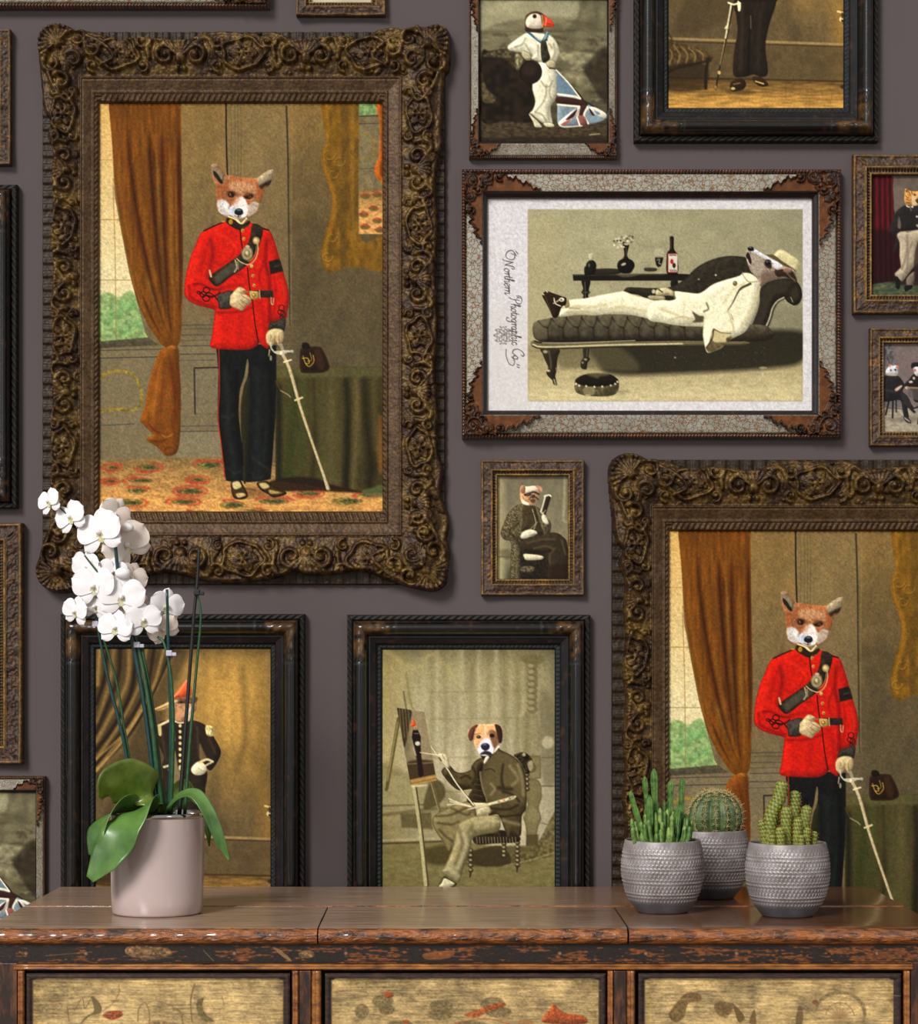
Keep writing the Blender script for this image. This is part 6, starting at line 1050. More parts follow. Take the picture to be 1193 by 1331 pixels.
# carcase
bm = bmesh.new(); box_bm(bm, X0+.014, X1-.014, SBY+.03, YB-.01, .16, zT-.0005); part('carcase', bm, M_carc)
bm = bmesh.new(); box_bm(bm, X0+.02, X1-.02, SBY+.008, SBY+.031, .18, .62, .002); part('front_panel', bm, M_stile)
for x in (X0+.02, X1-.06):
    for y in (SBY+.01, YB-.06): bm = bmesh.new(); box_bm(bm, x, x+.04, y, y+.04, 0, .19, .003); part('leg', bm, M_stile)
def painted_board(name, cv, D, parent, thick, mat, origin, relief=None, **kw):
    """board facing the camera whose face carries painted colours; cv in photo px at depth D"""
    hh, ww = cv.h+1, cv.w+1; xs = np.linspace(cv.x0, cv.x1, ww); ys = np.linspace(cv.y0, cv.y1, hh); X, Y = np.meshgrid(xs, ys); k = D/F
    R = np.zeros_like(X) if relief is None else relief(X, Y)
    V = np.stack([(X-VX)*k-origin[0], D-origin[1]-R, CAMZ-(Y-VY)*k-origin[2]], -1).reshape(-1,3); c = cv.out(); C = np.pad(c, ((0,1),(0,1),(0,0)), 'edge').reshape(-1,3)
    Fq = gridfaces(hh, ww); n = len(V); x0, x1 = (cv.x0-VX)*k-origin[0], (cv.x1-VX)*k-origin[0]; z0, z1 = CAMZ-(cv.y0-VY)*k-origin[2], CAMZ-(cv.y1-VY)*k-origin[2]; yb = D-origin[1]+thick
    E = np.array([[x0,yb,z0],[x1,yb,z0],[x1,yb,z1],[x0,yb,z1]]); top = [0, ww-1, hh*ww-1, (hh-1)*ww]; ex = [[n+3,n+2,n+1,n]]+[[top[i], top[(i+1)%4], n+(i+1)%4, n+i][::-1] for i in range(4)]
    return add(name, mesh_np(name, np.vstack([V,E]), np.vstack([Fq, ex]), np.vstack([C, np.full((4,3),.1)]), True, mat), parent, **kw)
def paint_frieze():
    c = Cv(-12, 1227, 1226, 1252, (34,24,18), res=1.1, seed=71); n1 = c.noise(26,6); n2 = c.noise(4,1.6); n3 = c.noise(60,20); n4 = c.noise(14,2)
    t = np.clip((n1*.5+n4*.45+n2*.35+n3*.35-.12+.28*np.clip((c.X-520)/500,0,1))*3.2,0,1)[...,None]; c.c = c.c*(1-t)+np.array([106.,58,22])*t*(1+.25*n2[...,None])
    c.z(0,0,1)
    c.poly([(165,1232),(185,1228),(200,1231),(218,1233),(224,1242),(210,1247),(188,1248),(166,1242)],(126,92,56),1.2,.95,n=(.4,3,2)); c.line([(60,1243),(120,1238)],1.4,(110,84,50),1,.7)
    for x in (34,112,200,305,450,573,728,840,958,1140): c.ell(x,1240,3.2,3.2,(60,38,22),1); c.ell(x,1240,2.1,2.1,(140,104,72),1)
    c.poly([(355,1232),(366,1236),(380,1250),(370,1246)],(150,112,70),1,.8); c.poly([(390,1238),(405,1236),(408,1244),(392,1246)],(132,100,60),1,.8,n=(.4,2,2)); c.poly([(552,1240),(590,1236),(584,1246),(556,1248)],(140,80,34),1.2,.8); c.line([(265,1236),(278,1250)],1.2,(140,110,70),1,.7)
    for y in (1228.5,1251): c.line([(-12,y),(1226,y)],1.2,(14,9,7),1,.8,sm=False)
    c.grain(.12,2,1); return c
painted_board('frieze_rail', paint_frieze(), SBY, SB, .028, M_lacquer, SB.location)
LOW = 1420
def mould(x0, x1, y0, y1, name='moulding', d=.006, m=None):
    """small half-round moulding strip on the face, ends square"""
    hor = (x1-x0) > (y1-y0); a0, a1, b0, b1 = xf(x0), xf(x1), zf(y1), zf(y0); bm = bmesh.new(); n = 10; L = 60; rows = []
    for j in range(L+1):
        row = []
        for i in range(n+1):
            t = i/n; hgt = d*(math.sin(t*math.pi)**.5)*(.8+.35*abs(math.sin(t*math.pi*2)))+.0004*math.sin(j*1.7+i)
            if hor: co = (a0+(a1-a0)*j/L, SBY-hgt+.004, b0+(b1-b0)*t)
            else: co = (a0+(a1-a0)*t, SBY-hgt+.004, b0+(b1-b0)*j/L)
            row.append(bm.verts.new(co))
        rows.append(row)
    for j in range(L):
        for i in range(n): bm.faces.new((rows[j][i], rows[j+1][i], rows[j+1][i+1], rows[j][i+1]))
        bm.faces.new((rows[j][0], rows[j][n], rows[j+1][n], rows[j+1][0]))
    bm.faces.new(rows[0]); bm.faces.new(rows[-1][::-1]); bmesh.ops.recalc_face_normals(bm, faces=bm.faces); part(name, bm, m or M_mould, smooth=True)
mould(18, 1186, 1252, 1262)
DR = [(33,378),(421,788),(828,1172)]
for a, b in ((22,32),(379,389),(404,418),(789,798),(814,826),(1174,1184)): mould(a, b, 1262, LOW)
for i, (a, b) in enumerate(((-10,22),(389,404),(798,814),(1184,1224))):
    bm = bmesh.new(); box_bm(bm, xf(a), xf(b), SBY+.0005, SBY+.03, zf(LOW), zf(1252 if i in (0,3) else 1262), .001); part('stile', bm, M_stile)
for a, b in ((33,378),(418,788),(826,1174)):
    bm = bmesh.new(); box_bm(bm, xf(a), xf(b), SBY+.014, SBY+.03, zf(LOW), zf(1262)); part('drawer_recess', bm, M_shadowgap)
bm = bmesh.new(); box_bm(bm, xf(-10), xf(1224), SBY, SBY+.03, zf(LOW+30), zf(LOW), .001); part('lower_rail', bm, M_stile)
def paint_drawer(i, a, b):
    c = Cv(a, 1265, b, LOW-2, (52,36,30), res=1.0, seed=80+i); c.c *= (1+.25*c.noise(20,2)+.2*c.noise(4,2))[...,None]; c.z(0,0,1)
    ins = 9; p = c.poly([(a+ins,1275),(a+ins+6,1272),(b-ins-6,1272),(b-ins,1275),(b-ins,LOW-12),(a+ins,LOW-12)],(174,147,98),1.4,sm=False)
    g = (1+.15*c.noise(26,1.2)+.10*c.noise(9,2)+.14*c.noise(2.5,1.2)+.18*c.noise(40,30)+.12*c.noise(12,10)); c.c = np.where((p>.5)[...,None], c.c*g[...,None], c.c)
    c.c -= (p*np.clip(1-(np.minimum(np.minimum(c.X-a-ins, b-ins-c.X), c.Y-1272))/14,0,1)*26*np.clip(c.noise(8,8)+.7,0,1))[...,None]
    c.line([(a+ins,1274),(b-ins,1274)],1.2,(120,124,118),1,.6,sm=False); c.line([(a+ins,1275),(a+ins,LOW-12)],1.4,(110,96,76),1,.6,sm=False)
    G = (98,84,48); Br = (112,74,44); R_ = (160,70,28)
    if i == 0:
        c.z(0,1140,2.9825)
        c.poly([(355,465),(375,475),(395,505),(390,530),(350,540),(310,575),(330,545),(365,520)],G,1.2,.85); c.line([(290,520),(320,470),(330,510),(355,470)],.9,(110,70,50),.9,.8); c.line([(270,560),(262,505)],1,(110,60,48),.9,.8); c.line([(400,520),(440,490),(462,450),(462,420)],1.3,(132,96,60),1,.7)
        c.poly([(400,535),(430,520),(470,522),(475,540),(440,555),(410,548)],(140,58,30),1.2,.85,n=(.4,2,2)); c.line([(535,560),(540,510),(565,490),(580,530),(580,565)],1.8,(128,104,58),1.2,.8); c.line([(575,490),(600,480),(640,490),(670,500)],1.1,(118,90,56),1,.7); c.line([(670,505),(700,525),(710,570)],2.6,(126,104,60),1.4,.8)
        c.line([(755,415),(740,480),(745,560)],1.8,(116,92,50),1.2,.85); c.poly([(765,480),(790,470),(785,500),(800,535),(830,560),(790,560),(765,520)],G,1.4,.8,n=(.3,2,2)); c.poly([(530,590),(640,560),(720,590),(700,700),(560,700)],(120,92,56),3,.6,n=(.5,3,3))
        c.line([(900,430),(940,440)],.9,(110,80,60),1,.6); c.line([(860,460),(870,500)],.9,(130,70,50),1,.6)
    elif i == 1:
        c.z(380,1140,2.84)
        for (x,y,rx,ry) in ((258,498,26,28),(335,460,40,24),(350,490,30,20),(550,478,44,24),(545,510,46,20),(740,470,46,26),(760,500,50,20),(400,560,60,30),(660,560,70,30)): c.ell(x,y,rx,ry,(106,90,56),2,.75,n=(.35,2,2))
        c.poly([(340,425),(360,425),(375,440),(350,448)],R_,1,.9); c.poly([(635,510),(700,485),(760,465),(790,475),(720,500),(680,520)],R_,1.3,.75,n=(.4,2,2)); c.poly([(950,490),(965,470),(1000,500),(1075,515),(1080,543),(960,543),(920,530)],R_,1.2,.9,n=(.3,2,2)); c.ell(420,535,14,8,R_,1,.8); c.ell(860,540,30,14,(150,96,50),2,.6); c.line([(600,540),(720,525),(800,543)],1.6,R_,1.2,.6)
    else:
        c.z(790,1140,2.96)
        c.poly([(235,530),(270,480),(300,450),(350,448),(360,475),(310,490),(295,540),(260,560)],(104,80,44),1.5,.85,n=(.3,2,2)); c.poly([(410,500),(430,480),(480,490),(470,530),(430,535)],(106,82,46),1.4,.8,n=(.3,2,2)); c.poly([(480,485),(515,520),(528,545),(505,560),(490,520)],(96,72,40),1.2,.85); c.poly([(545,560),(565,510),(572,565)],(96,74,42),1.2,.8); c.poly([(725,565),(735,500),(752,510),(750,565)],(98,78,46),1.4,.8)
        th = np.linspace(3.4,6.6,16); c.line(np.stack([895+95*np.cos(th), 530+85*np.sin(th)],1), [3,5,4,6,3], (110,92,56), 2, .65, n=(.4,2,2)); th = np.linspace(3.3,6.2,14); c.line(np.stack([895+55*np.cos(th), 540+55*np.sin(th)],1), 1.2, (128,92,60), 1, .7); c.ell(895,535,30,24,(168,128,84),3,.6); c.ell(800,482,12,8,(120,60,40),1.2,.8)
        for k in range(9): c.line([(895,545),(895+70*math.cos(3.4+k*.33),545+66*math.sin(3.4+k*.33))],.8,(120,92,60),.9,.5)
    r = np.random.default_rng(5+i); c.z(0,0,1)
    for k in range(130):
        x = r.uniform(a+12,b-12); y = r.uniform(1276,1400); c.line([(x,y),(x+r.uniform(3,22),y+r.uniform(-.6,.6))],r.uniform(.6,1.3),[(96,70,40),(206,180,130),(120,60,34)][k%3],.9,.35)
    c.c = np.where((p>.5)[...,None], c.c, c.c); return c
for i, (a, b) in enumerate(DR):
    rel = lambda X, Y, a=a, b=b: .0025*np.clip((np.minimum(np.minimum(X-a, b-X), np.minimum(Y-1265, LOW-2-Y)))/3, 0, 1)-.0022*np.clip((np.minimum(np.minimum(X-a, b-X), np.minimum(Y-1265, LOW-2-Y))-6)/3, 0, 1)
    painted_board('drawer_front', paint_drawer(i, a+1.5, b-1), SBY+.006, SB, .012, M_lacquer_panel, SB.location, rel, label=['worn cream drawer front with a faded green leaf spray', 'worn cream drawer front with grey blotches and bare orange wood', 'worn cream drawer front with a faded round flower'][i])
# ---------------------------------------------------------------- lathe and tube helpers
def lathe(prof, n=96, disp=None):
    P = np.asarray(prof, float); th = np.linspace(0, 2*np.pi, n, endpoint=False); R = P[:,0][:,None]*np.ones(n); Z = P[:,1][:,None]*np.ones(n)
    if disp is not None: R = R+disp(np.arange(len(P))[:,None]/len(P), Z, th[None,:])
    V = np.stack([R*np.cos(th), R*np.sin(th), Z], -1).reshape(-1,3); return V, gridfaces(len(P), n, wrapx=True)[:, ::-1]
def resamp(prof, step):
    P = np.asarray(prof, float); d = np.r_[0, np.cumsum(np.hypot(*np.diff(P, axis=0).T))]; t = np.arange(0, d[-1]+step*.5, step); return np.stack([np.interp(t, d, P[:,0]), np.interp(t, d, P[:,1])], 1)
def frames_along(P):
    P = np.asarray(P, float); T = np.gradient(P, axis=0); T /= np.linalg.norm(T, axis=1)[:,None]+1e-12; ref = np.array([0,1.,0]) if abs(T[0][1]) < .9 else np.array([1.,0,0]); A = []; a = np.cross(T[0], ref); a /= np.linalg.norm(a)
    for t in T: a = a-t*(a@t); a /= np.linalg.norm(a); A.append(a.copy())
    A = np.array(A); return T, A, np.cross(T, A)
def tube(P, R, n=10, cap=True, disp=None, closed_tip=False):
    P = np.asarray([tuple(p) for p in P], float); R = np.ones(len(P))*R if np.isscalar(R) else np.interp(np.linspace(0,1,len(P)), np.linspace(0,1,len(R)), R)
    T, A, B = frames_along(P); th = np.linspace(0, 2*np.pi, n, endpoint=False); RR = R[:,None]*np.ones(n)
    if disp is not None: RR = RR*disp(np.arange(len(P))[:,None], th[None,:])
    V = P[:,None]+RR[...,None]*(A[:,None]*np.cos(th)[None,:,None]+B[:,None]*np.sin(th)[None,:,None]); V = V.reshape(-1,3); Fq = gridfaces(len(P), n, wrapx=True)
    nn = len(V); V = np.vstack([V, P[:1], P[-1:]]); caps = []
    for j in range(n): k = (j+1)%n; caps.append([nn, j, k, k]); caps.append([nn+1, (len(P)-1)*n+k, (len(P)-1)*n+j, (len(P)-1)*n+j])
    return V, Fq, caps
def tube_mesh(name, items, mat):
    """one mesh of one or several joined tubes: items of (V, F, caps)"""
    Vs = []; Fs = []; off = 0
    for V, Fq, cp in items:
        Vs.append(V); Fs += [[int(x)+off for x in q] for q in Fq]; Fs += [[c[0]+off, c[1]+off, c[2]+off] for c in cp]; off += len(V)
    me = bpy.data.meshes.new(name); me.from_pydata(np.vstack(Vs).tolist(), [], Fs); me.update(); bm = bmesh.new(); bm.from_mesh(me); bmesh.ops.recalc_face_normals(bm, faces=bm.faces); bm.to_mesh(me); bm.free()
    me.polygons.foreach_set('use_smooth', [True]*len(me.polygons)); me.materials.append(mat); return me
def curve_pts(pts, n=6): return spl(np.array([tuple(p) for p in pts]), False, n) if len(pts) > 2 else np.linspace(pts[0], pts[1], n)
# ---------------------------------------------------------------- cactus pots
M_pot = None
def make_pot_mat():
    m, nd, lk, p = newmat('stamped_grey_stoneware'); a = N(nd, 'ShaderNodeVertexColor', layer_name='Col'); tc = N(nd, 'ShaderNodeTexCoord'); nz = N(nd, 'ShaderNodeTexNoise', Scale=38.0, Detail=5.0); lk.new(tc.outputs['Object'], nz.inputs['Vector'])
    r = ramp(nd, [(.36, (.72,.68,.66,1)), (.66, (1.2,1.2,1.2,1))]); lk.new(nz.outputs[0], r.inputs[0]); mx = N(nd, 'ShaderNodeMix', data_type='RGBA', blend_type='MULTIPLY'); mx.inputs[0].default_value = 1
    lk.new(a.outputs[0], mx.inputs[6]); lk.new(r.outputs[0], mx.inputs[7]); lk.new(mx.outputs[2], p.inputs['Base Color']); p.inputs['Roughness'].default_value = .42; p.inputs['Specular IOR Level'].default_value = .6; p.inputs['Metallic'].default_value = .15
    return m
M_pot = make_pot_mat(); M_soil = solid('potting_grit', (84, 54, 42), .9, noise=.5, nscale=300, bump=1, bdist=.003, bscale=400)
prof = [(.0,.0),(.033,.0),(.0355,.0015),(.039,.006),(.046,.0155),(.0515,.028),(.0555,.043),(.0572,.058),(.0570,.072),(.0555,.085),(.0535,.095),(.0527,.0985),(.0522,.1003),(.0512,.1010),(.0500,.1003),(.0496,.0985),(.0500,.094),(.0500,.088)]
def pot_mesh():
    P = resamp(prof, .0010); nrow = .0050; ncell = 60
    def stamp(Z, th, full=False):
        row = np.floor(Z/nrow); u = (th/(2*np.pi)*ncell+.5*(row%2)) % 1-.5; v = (Z/nrow)%1-.5; cx = u; d = np.hypot(u*1.05, v*1.0-.05); ang = np.arctan2(v, u*1.05); ring = np.exp(-((d-.31)/.12)**2)*np.clip(.5+1.2*np.cos(ang-2.2+.9*np.sin(row*1.7)), 0, 1); return ring
    inside = np.arange(len(P)) > np.argmax(P[:,1]); amp = np.interp(P[:,1], [0,.012,.02,.05,.088,.096,.1], [0,0,1,1,.75,0,0]); amp[inside] = 0
    V, Fq = lathe(P, 360, lambda i, Z, th: (.0013*stamp(Z, th)-.0003)*amp[:,None])
    Z = V[:,2].reshape(len(P), 360); th = np.linspace(0, 2*np.pi, 360, endpoint=False)[None,:]; s = stamp(Z, th)*amp[:,None]; rw = np.floor(Z/.0050); uu = (th/(2*np.pi)*60+.5*(rw%2))%1-.5; vv = (Z/.0050)%1-.5; hole = np.exp(-((uu/.22)**2+((vv-.05)/.2)**2)); r = np.random.default_rng(3)
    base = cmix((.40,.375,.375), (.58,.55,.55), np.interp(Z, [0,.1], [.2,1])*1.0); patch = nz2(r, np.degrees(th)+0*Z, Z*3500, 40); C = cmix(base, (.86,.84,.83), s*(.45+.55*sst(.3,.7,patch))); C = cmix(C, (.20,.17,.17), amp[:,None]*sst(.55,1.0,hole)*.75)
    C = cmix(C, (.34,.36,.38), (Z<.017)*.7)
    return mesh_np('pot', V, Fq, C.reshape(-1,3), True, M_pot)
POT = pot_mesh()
def pot(px, pybase, label):
    # pybase: where the near side of the foot meets the table top
    Dn = F*(CAMZ-TOPZ)/(pybase-VY); D = Dn+.034; x = (px-VX)*D/F; t = empty('potted_cactus', (x, D, TOPZ), label, 'potted plant'); add('pot', POT, t)
    V, Fq = lathe([(.0,.0945),(.02,.0948),(.04,.093),(.0502,.090),(.0502,.087),(0,.087)], 48); add('soil', mesh_np('soil', V, Fq, None, True, M_soil), t); return t, D
def local(t, D, px, py, dd=0): w = W(px, py, D+dd); return w-Vector(t.location)
M_cac1 = solid('bright_green_cactus', (44, 82, 36), .45, noise=.3, nscale=90, c2=(104, 138, 62), bump=.3, spec=.4); M_cac1b = solid('pale_green_cactus_shoots', (62, 98, 42), .5, nscale=120, c2=(140, 164, 84), bump=.3)
M_cac2 = solid('dark_ribbed_cactus', (40, 62, 34), .5, nscale=60, c2=(98, 116, 66), bump=.3); M_spine = solid('straw_spines', (196, 176, 124), .5, noise=.2)
M_cac3 = colmat('knobbly_yellow_green_cactus', .5, 0, .4, 800, .4, .15, 120); M_spine3 = solid('rusty_spines', (150, 92, 52), .6, noise=.3)
def cone(p, d, L, r): return tube([p, p+d*L*.5, p+d*L], [r, r*.7, r*.12], 4)
R3 = random.Random(4)
# left: upright finger cactus
t1, D1 = pot(861, 1189, 'leftmost of the three grey stamped pots, upright bright green finger cactus inside')
def finger(t, pts, r, mat, ribs=5, n=20, name='stem'):
    P = curve_pts(pts, 8); m = len(P); u = np.linspace(0, 1, m); L = np.r_[0, np.cumsum(np.linalg.norm(np.diff(P, axis=0), axis=1))]; r2 = r*1.8; Rr = r*np.sqrt(np.clip(1-np.clip((L-(L[-1]-r2))/r2, 0, 1)**2, .03, 1))*(.9+.1*np.sin(L*160)); V, Fq, cp = tube(P, Rr, n, disp=lambda i, th: 1+.16*np.cos(ribs*th)+.04*np.sin(i*1.3)); add(name, tube_mesh(name, [(V,Fq,cp)], mat), t)
for (tx, ty, bx, by, r, dd) in ((850,999,852,1060,4.6,.004),(838,1009,842,1062,3.4,.006),(872,1014,871,1062,4.2,-.002),(887,1011,885,1064,4.0,.006),(819,1028,834,1080,3.8,-.004),(844,1033,846,1078,4.2,-.014),(881,1047,879,1086,3.8,-.012)):
    b = local(t1, D1, bx, 1094, dd*.6); mid = local(t1, D1, bx, by, dd); top = local(t1, D1, tx, ty, dd); b.z = .09; finger(t1, [b, mid, (mid+top)/2, top], r/933, M_cac1, 5)
for i in range(90):
    x = 860+R3.uniform(-1,1)*40; hgt = 1-abs(x-860)/85; dd = R3.uniform(-.034,.024); y = 1094-(R3.uniform(8,34)+ (dd+.034)*560)*hgt; bx = 861+(x-861)*.66; b = local(t1, D1, bx, 1093, dd*.8); b.z = .088; top = local(t1, D1, x, y, dd); mid = (b+top)/2+Vector(((x-861)*.00010, -.003, -.002)); finger(t1, [b, mid, top], R3.uniform(2.7,3.6)/933, M_cac1b if i % 2 else M_cac1, 4, 12)
# middle, behind: round ribbed cactus
t2, D2 = pot(923, 1170, 'middle grey stamped pot standing behind the others, round spiny ball cactus inside')
k2 = D2/F; c2 = local(t2, D2, 930, 1062); c2.y += .002; rr = 34*k2; nr = 15
th = np.linspace(0, 2*np.pi, 150, endpoint=False); ph = np.linspace(-math.pi/2, math.pi/2, 60); TH_, PH = np.meshgrid(th, ph); rib = 1+.13*np.abs(np.cos(nr*TH_/2))**1.2*np.cos(PH)**.5-.08
Rb = rr*rib; V = np.stack([c2.x+Rb*np.cos(PH)*np.cos(TH_), c2.y+Rb*np.cos(PH)*np.sin(TH_), c2.z+rr*.98*np.sin(PH)*(1-.10*np.exp(-((PH-1.57)/.25)**2))], -1).reshape(-1,3)
add('cactus_body', mesh_np('cactus_body', V, gridfaces(60, 150, wrapx=True), None, True, M_cac2), t2)
items = []
for j in range(nr):
    a = 2*math.pi*j/nr
    for i in range(9):
        p = -.5+i*.235+.06*(j%2); n = Vector((math.cos(p)*math.cos(a), math.cos(p)*math.sin(a), math.sin(p))); P0 = Vector(c2)+n*rr*(1.045 if p<1.2 else .98)
        for s in range(8):
            q = s*.785+R3.random()*.4; u = n.orthogonal().normalized(); v = n.cross(u); d = (n*.45+u*math.cos(q)+v*math.sin(q)).normalized() if s else n; items.append(cone(P0, d, R3.uniform(.005,.0085), .00042))
add('spines', tube_mesh('spines', items, M_spine), t2, kind='stuff')
# right: knobbly fingers
t3, D3 = pot(1023.5, 1194, 'rightmost grey stamped pot, knobbly yellow-green fingers with rusty spines inside'); k3 = D3/F; items = []
Z3 = lambda x, y: (790+x/3.977, 990+y/3.977)
for pts, w, dd in (([(842,430),(838,340),(850,260),(885,190),(905,95)],72,-.006),([(925,430),(922,330),(925,230)],60,-.018),([(965,420),(962,300),(966,210),(964,148)],62,.010),([(1012,420),(1015,330),(1032,225)],60,.004),([(978,430),(980,360),(985,285)],48,-.026),([(895,430),(892,390),(888,335)],48,-.034),([(1022,430),(1026,385),(1034,340)],42,-.026),([(818,430),(805,360),(788,300)],44,-.008),([(1058,430),(1064,395),(1072,360)],36,-.014),([(850,430),(850,400),(850,372)],32,-.036),([(1000,430),(1000,400),(1002,378)],30,-.036),([(872,430),(870,330),(868,240)],52,.016)):
    q = [local(t3, D3, *Z3(*p), dd) for p in pts]; q[0].z = .088; P = curve_pts(q, 14); m = len(P); n = 40; r0 = w/3.977/2*k3; u = np.linspace(0, 1, m); L = np.r_[0, np.cumsum(np.linalg.norm(np.diff(P, axis=0), axis=1))]
    Rr = r0*np.sqrt(np.clip(1-np.clip((L-(L[-1]-r0))/r0, 0, 1)**2, .03, 1)); T, A, B = frames_along(P); na = 9; pitch = .0052
    th = np.linspace(0, 2*np.pi, n, endpoint=False)[None,:]; row = L[:,None]/pitch; ub = (th/(2*np.pi)*na+row*.5)%1-.5; vb = row%1-.5; bmp = np.clip(1-(ub*ub+vb*vb)*4.2, 0, 1); V, Fq, cp = tube(P, Rr, n, disp=lambda i, t_: .88+.17*bmp)
    C = cmix((.30,.38,.14), (.66,.66,.30), bmp**.7); C = cmix(C, (.55,.36,.18), np.clip((bmp-.86)*7,0,1)*.8).reshape(-1,3); C = np.vstack([C, C[:1], C[-1:]]); me = tube_mesh('stem', [(V,Fq,cp)], M_cac3); a = me.color_attributes.new('Col', 'FLOAT_COLOR', 'POINT'); cc = np.ones((len(C),4), np.float32); cc[:,:3] = lin(C); a.data.foreach_set('color', cc.ravel()); add('stem', me, t3)
    for i in range(1, int(L[-1]/pitch)+1):
        for j in range(na):
            l = i*pitch; ii = min(m-1, int(np.searchsorted(L, l))); t_ = 2*math.pi*((j-i*.5)/na); dr = A[ii]*math.cos(t_)+B[ii]*math.sin(t_)
            if dr[1] > .35: continue
            P0 = P[ii]+dr*Rr[ii]*1.04
            for s in range(3): d = Vector(dr)+Vector((R3.uniform(-.8,.8), R3.uniform(-.5,.5), R3.uniform(-.8,.8))); items.append(cone(Vector(P0), d.normalized(), .0023, .00028))
add('spines', tube_mesh('spines', items, M_spine3), t3, kind='stuff')
for t, D, n in ((t1, D1, 9), (t3, D3, 6)):
    for i in range(n):
        a = math.pi+math.pi*(i+.5)/n; bm = bmesh.new(); bmesh.ops.create_icosphere(bm, subdivisions=2, radius=.0032)
        for v in bm.verts: v.co = Vector((v.co.x*R3.uniform(.8,1.3)+.0445*math.cos(a), v.co.y+.0445*math.sin(a), v.co.z*.7+.0945))
        bmesh_to('pebble', bm, solid('red_grit', (150, 88, 66), .8, noise=.4, nscale=200) if 'red_grit' not in bpy.data.materials else bpy.data.materials['red_grit'], t, True)
# ---------------------------------------------------------------- white orchid
OD = 3.04; ocx = (204.5-VX)*OD/F; orc = empty('potted_orchid', (ocx, OD, TOPZ), 'white moth orchid in a glossy pale lilac-grey pot at the left of the sideboard', 'potted plant')
M_glaze = solid('pale_lilac_glaze', (190, 170, 165), .16, noise=.03, nscale=8, spec=.6, coat=.6); M_chrome = solid('silver_rim', (196, 192, 190), .12, 1, noise=.05)
M_petal = solid('white_petal', (244, 239, 238), .55, noise=.03, nscale=60, spec=.3, sss=.15, bump=.08, bscale=500); M_petal2 = solid('shaded_petal', (236, 220, 206), .6, noise=.04, nscale=60, spec=.3, sss=.15)  # second, cream tone puts shading into some of the white flowers
M_lip = solid('yellow_green_lip', (206, 196, 120), .5, nscale=200, c2=(240, 236, 214)); M_stem = solid('orchid_stem', (36, 76, 42), .4, noise=.3, nscale=120); M_stake = solid('dark_teal_stake', (18, 58, 56), .35, noise=.2, nscale=100); M_shade = solid('ghost_stem_shadow', (17, 20, 16), .6, noise=.3); M_clip = solid('pale_lilac_clip', (190, 184, 200), .4, noise=.05)
M_leaf = solid('orchid_leaf', (50, 84, 34), .33, nscale=14, c2=(98, 136, 64), spec=.5, stretch=(1,1,1), bump=.15, bscale=90, coat=.15); M_leaf2 = solid('olive_orchid_leaf', (48, 82, 20), .3, nscale=16, c2=(126, 140, 48), spec=.55, coat=.25); M_bark = solid('orchid_bark', (70, 46, 30), .9, noise=.5, nscale=200, bump=1, bdist=.004)
V, Fq = lathe([(0,.0),(.058,.0),(.0605,.001),(.0622,.0035),(.0632,.02),(.0642,.06),(.0648,.10),(.0650,.1330)], 96); add('pot', mesh_np('pot', V, Fq, None, True, M_glaze), orc)
V, Fq = lathe([(.0648,.1330),(.0655,.1334),(.0657,.1370),(.0652,.1392),(.0640,.1398),(.0626,.1390),(.0620,.136),(.0618,.124)], 96); add('rim', mesh_np('rim', V, Fq, None, True, M_chrome), orc)
V, Fq = lathe([(0,.131),(.03,.1315),(.0619,.128),(.0619,.122),(0,.122)], 48); add('bark', mesh_np('bark', V, Fq, None, True, M_bark), orc)
def ol(px, py, dd=0): return W(px, py, OD+dd)-Vector(orc.location)
def stemo(name, pts, r, mat): 
    me = tube_mesh(name, [tube(curve_pts(pts, 7), r, 10)], mat); return add(name, me, orc)
k0 = OD/F
for pts, r, m, nm in (
    ([(124,800,.0),(140,880,0),(160,960,.0),(178,1060,.0)],[1.6,2.2,2.4],M_stake,'stake'), ([(128,812,.004),(150,880,.004),(162,950,.004),(180,1060,0)],[1.4,1.7,2.0],M_stem,'flower_stem'),
    ([(149,702,-.012),(156,760,-.008),(172,832,.0),(188,920,.0),(206,1062,.0)],[2.2,2.8,3.2],M_stake,'stake'), ([(62,652,0),(78,660,0),(105,690,0),(130,730,.004),(152,775,.004),(178,835,.003),(196,930,-.003),(204,1000,-.004),(212,1062,0)],[1.0,1.2,1.6,2.2,2.6,3.4,3.6],M_stem,'flower_stem'),
    ([(110,722,-.02),(124,740,-.02),(140,757,-.018)],[1.1,1.4],M_stem,'flower_stem'), ([(184,840,.004),(200,930,.004),(214,1062,.004)],[2.0,2.4],M_stem,'flower_stem'),
    ([(217,766,-.016),(219,848,-.010),(222,940,-.006),(220,1060,0)],[1.8,2.2,2.6],M_stake,'stake'), ([(205,828,-.004),(214,838,-.008),(222,880,-.010),(225,950,-.008),(222,1060,-.002)],[1.6,2.2,2.6],M_stem,'flower_stem'),
    ([(259,712,.01),(256,760,.01),(252,800,.01),(246,880,.01),(240,960,.008),(233,1060,.004)],[2.0,2.0,2.4,2.8],M_stake,'stake'), ([(256,770,.01),(261,800,.01),(256,860,.012),(248,950,.008),(240,1060,.004)],[1.2,1.8,2.4],M_stem,'flower_stem')):  # dark stake at right: solid stand-in for a ghostly shadow of stems
    dark = pts[0][0] > 250; stemo(nm, [ol(*p) for p in pts], [x*k0 for x in r], M_shade if dark and nm == 'stake' else m)
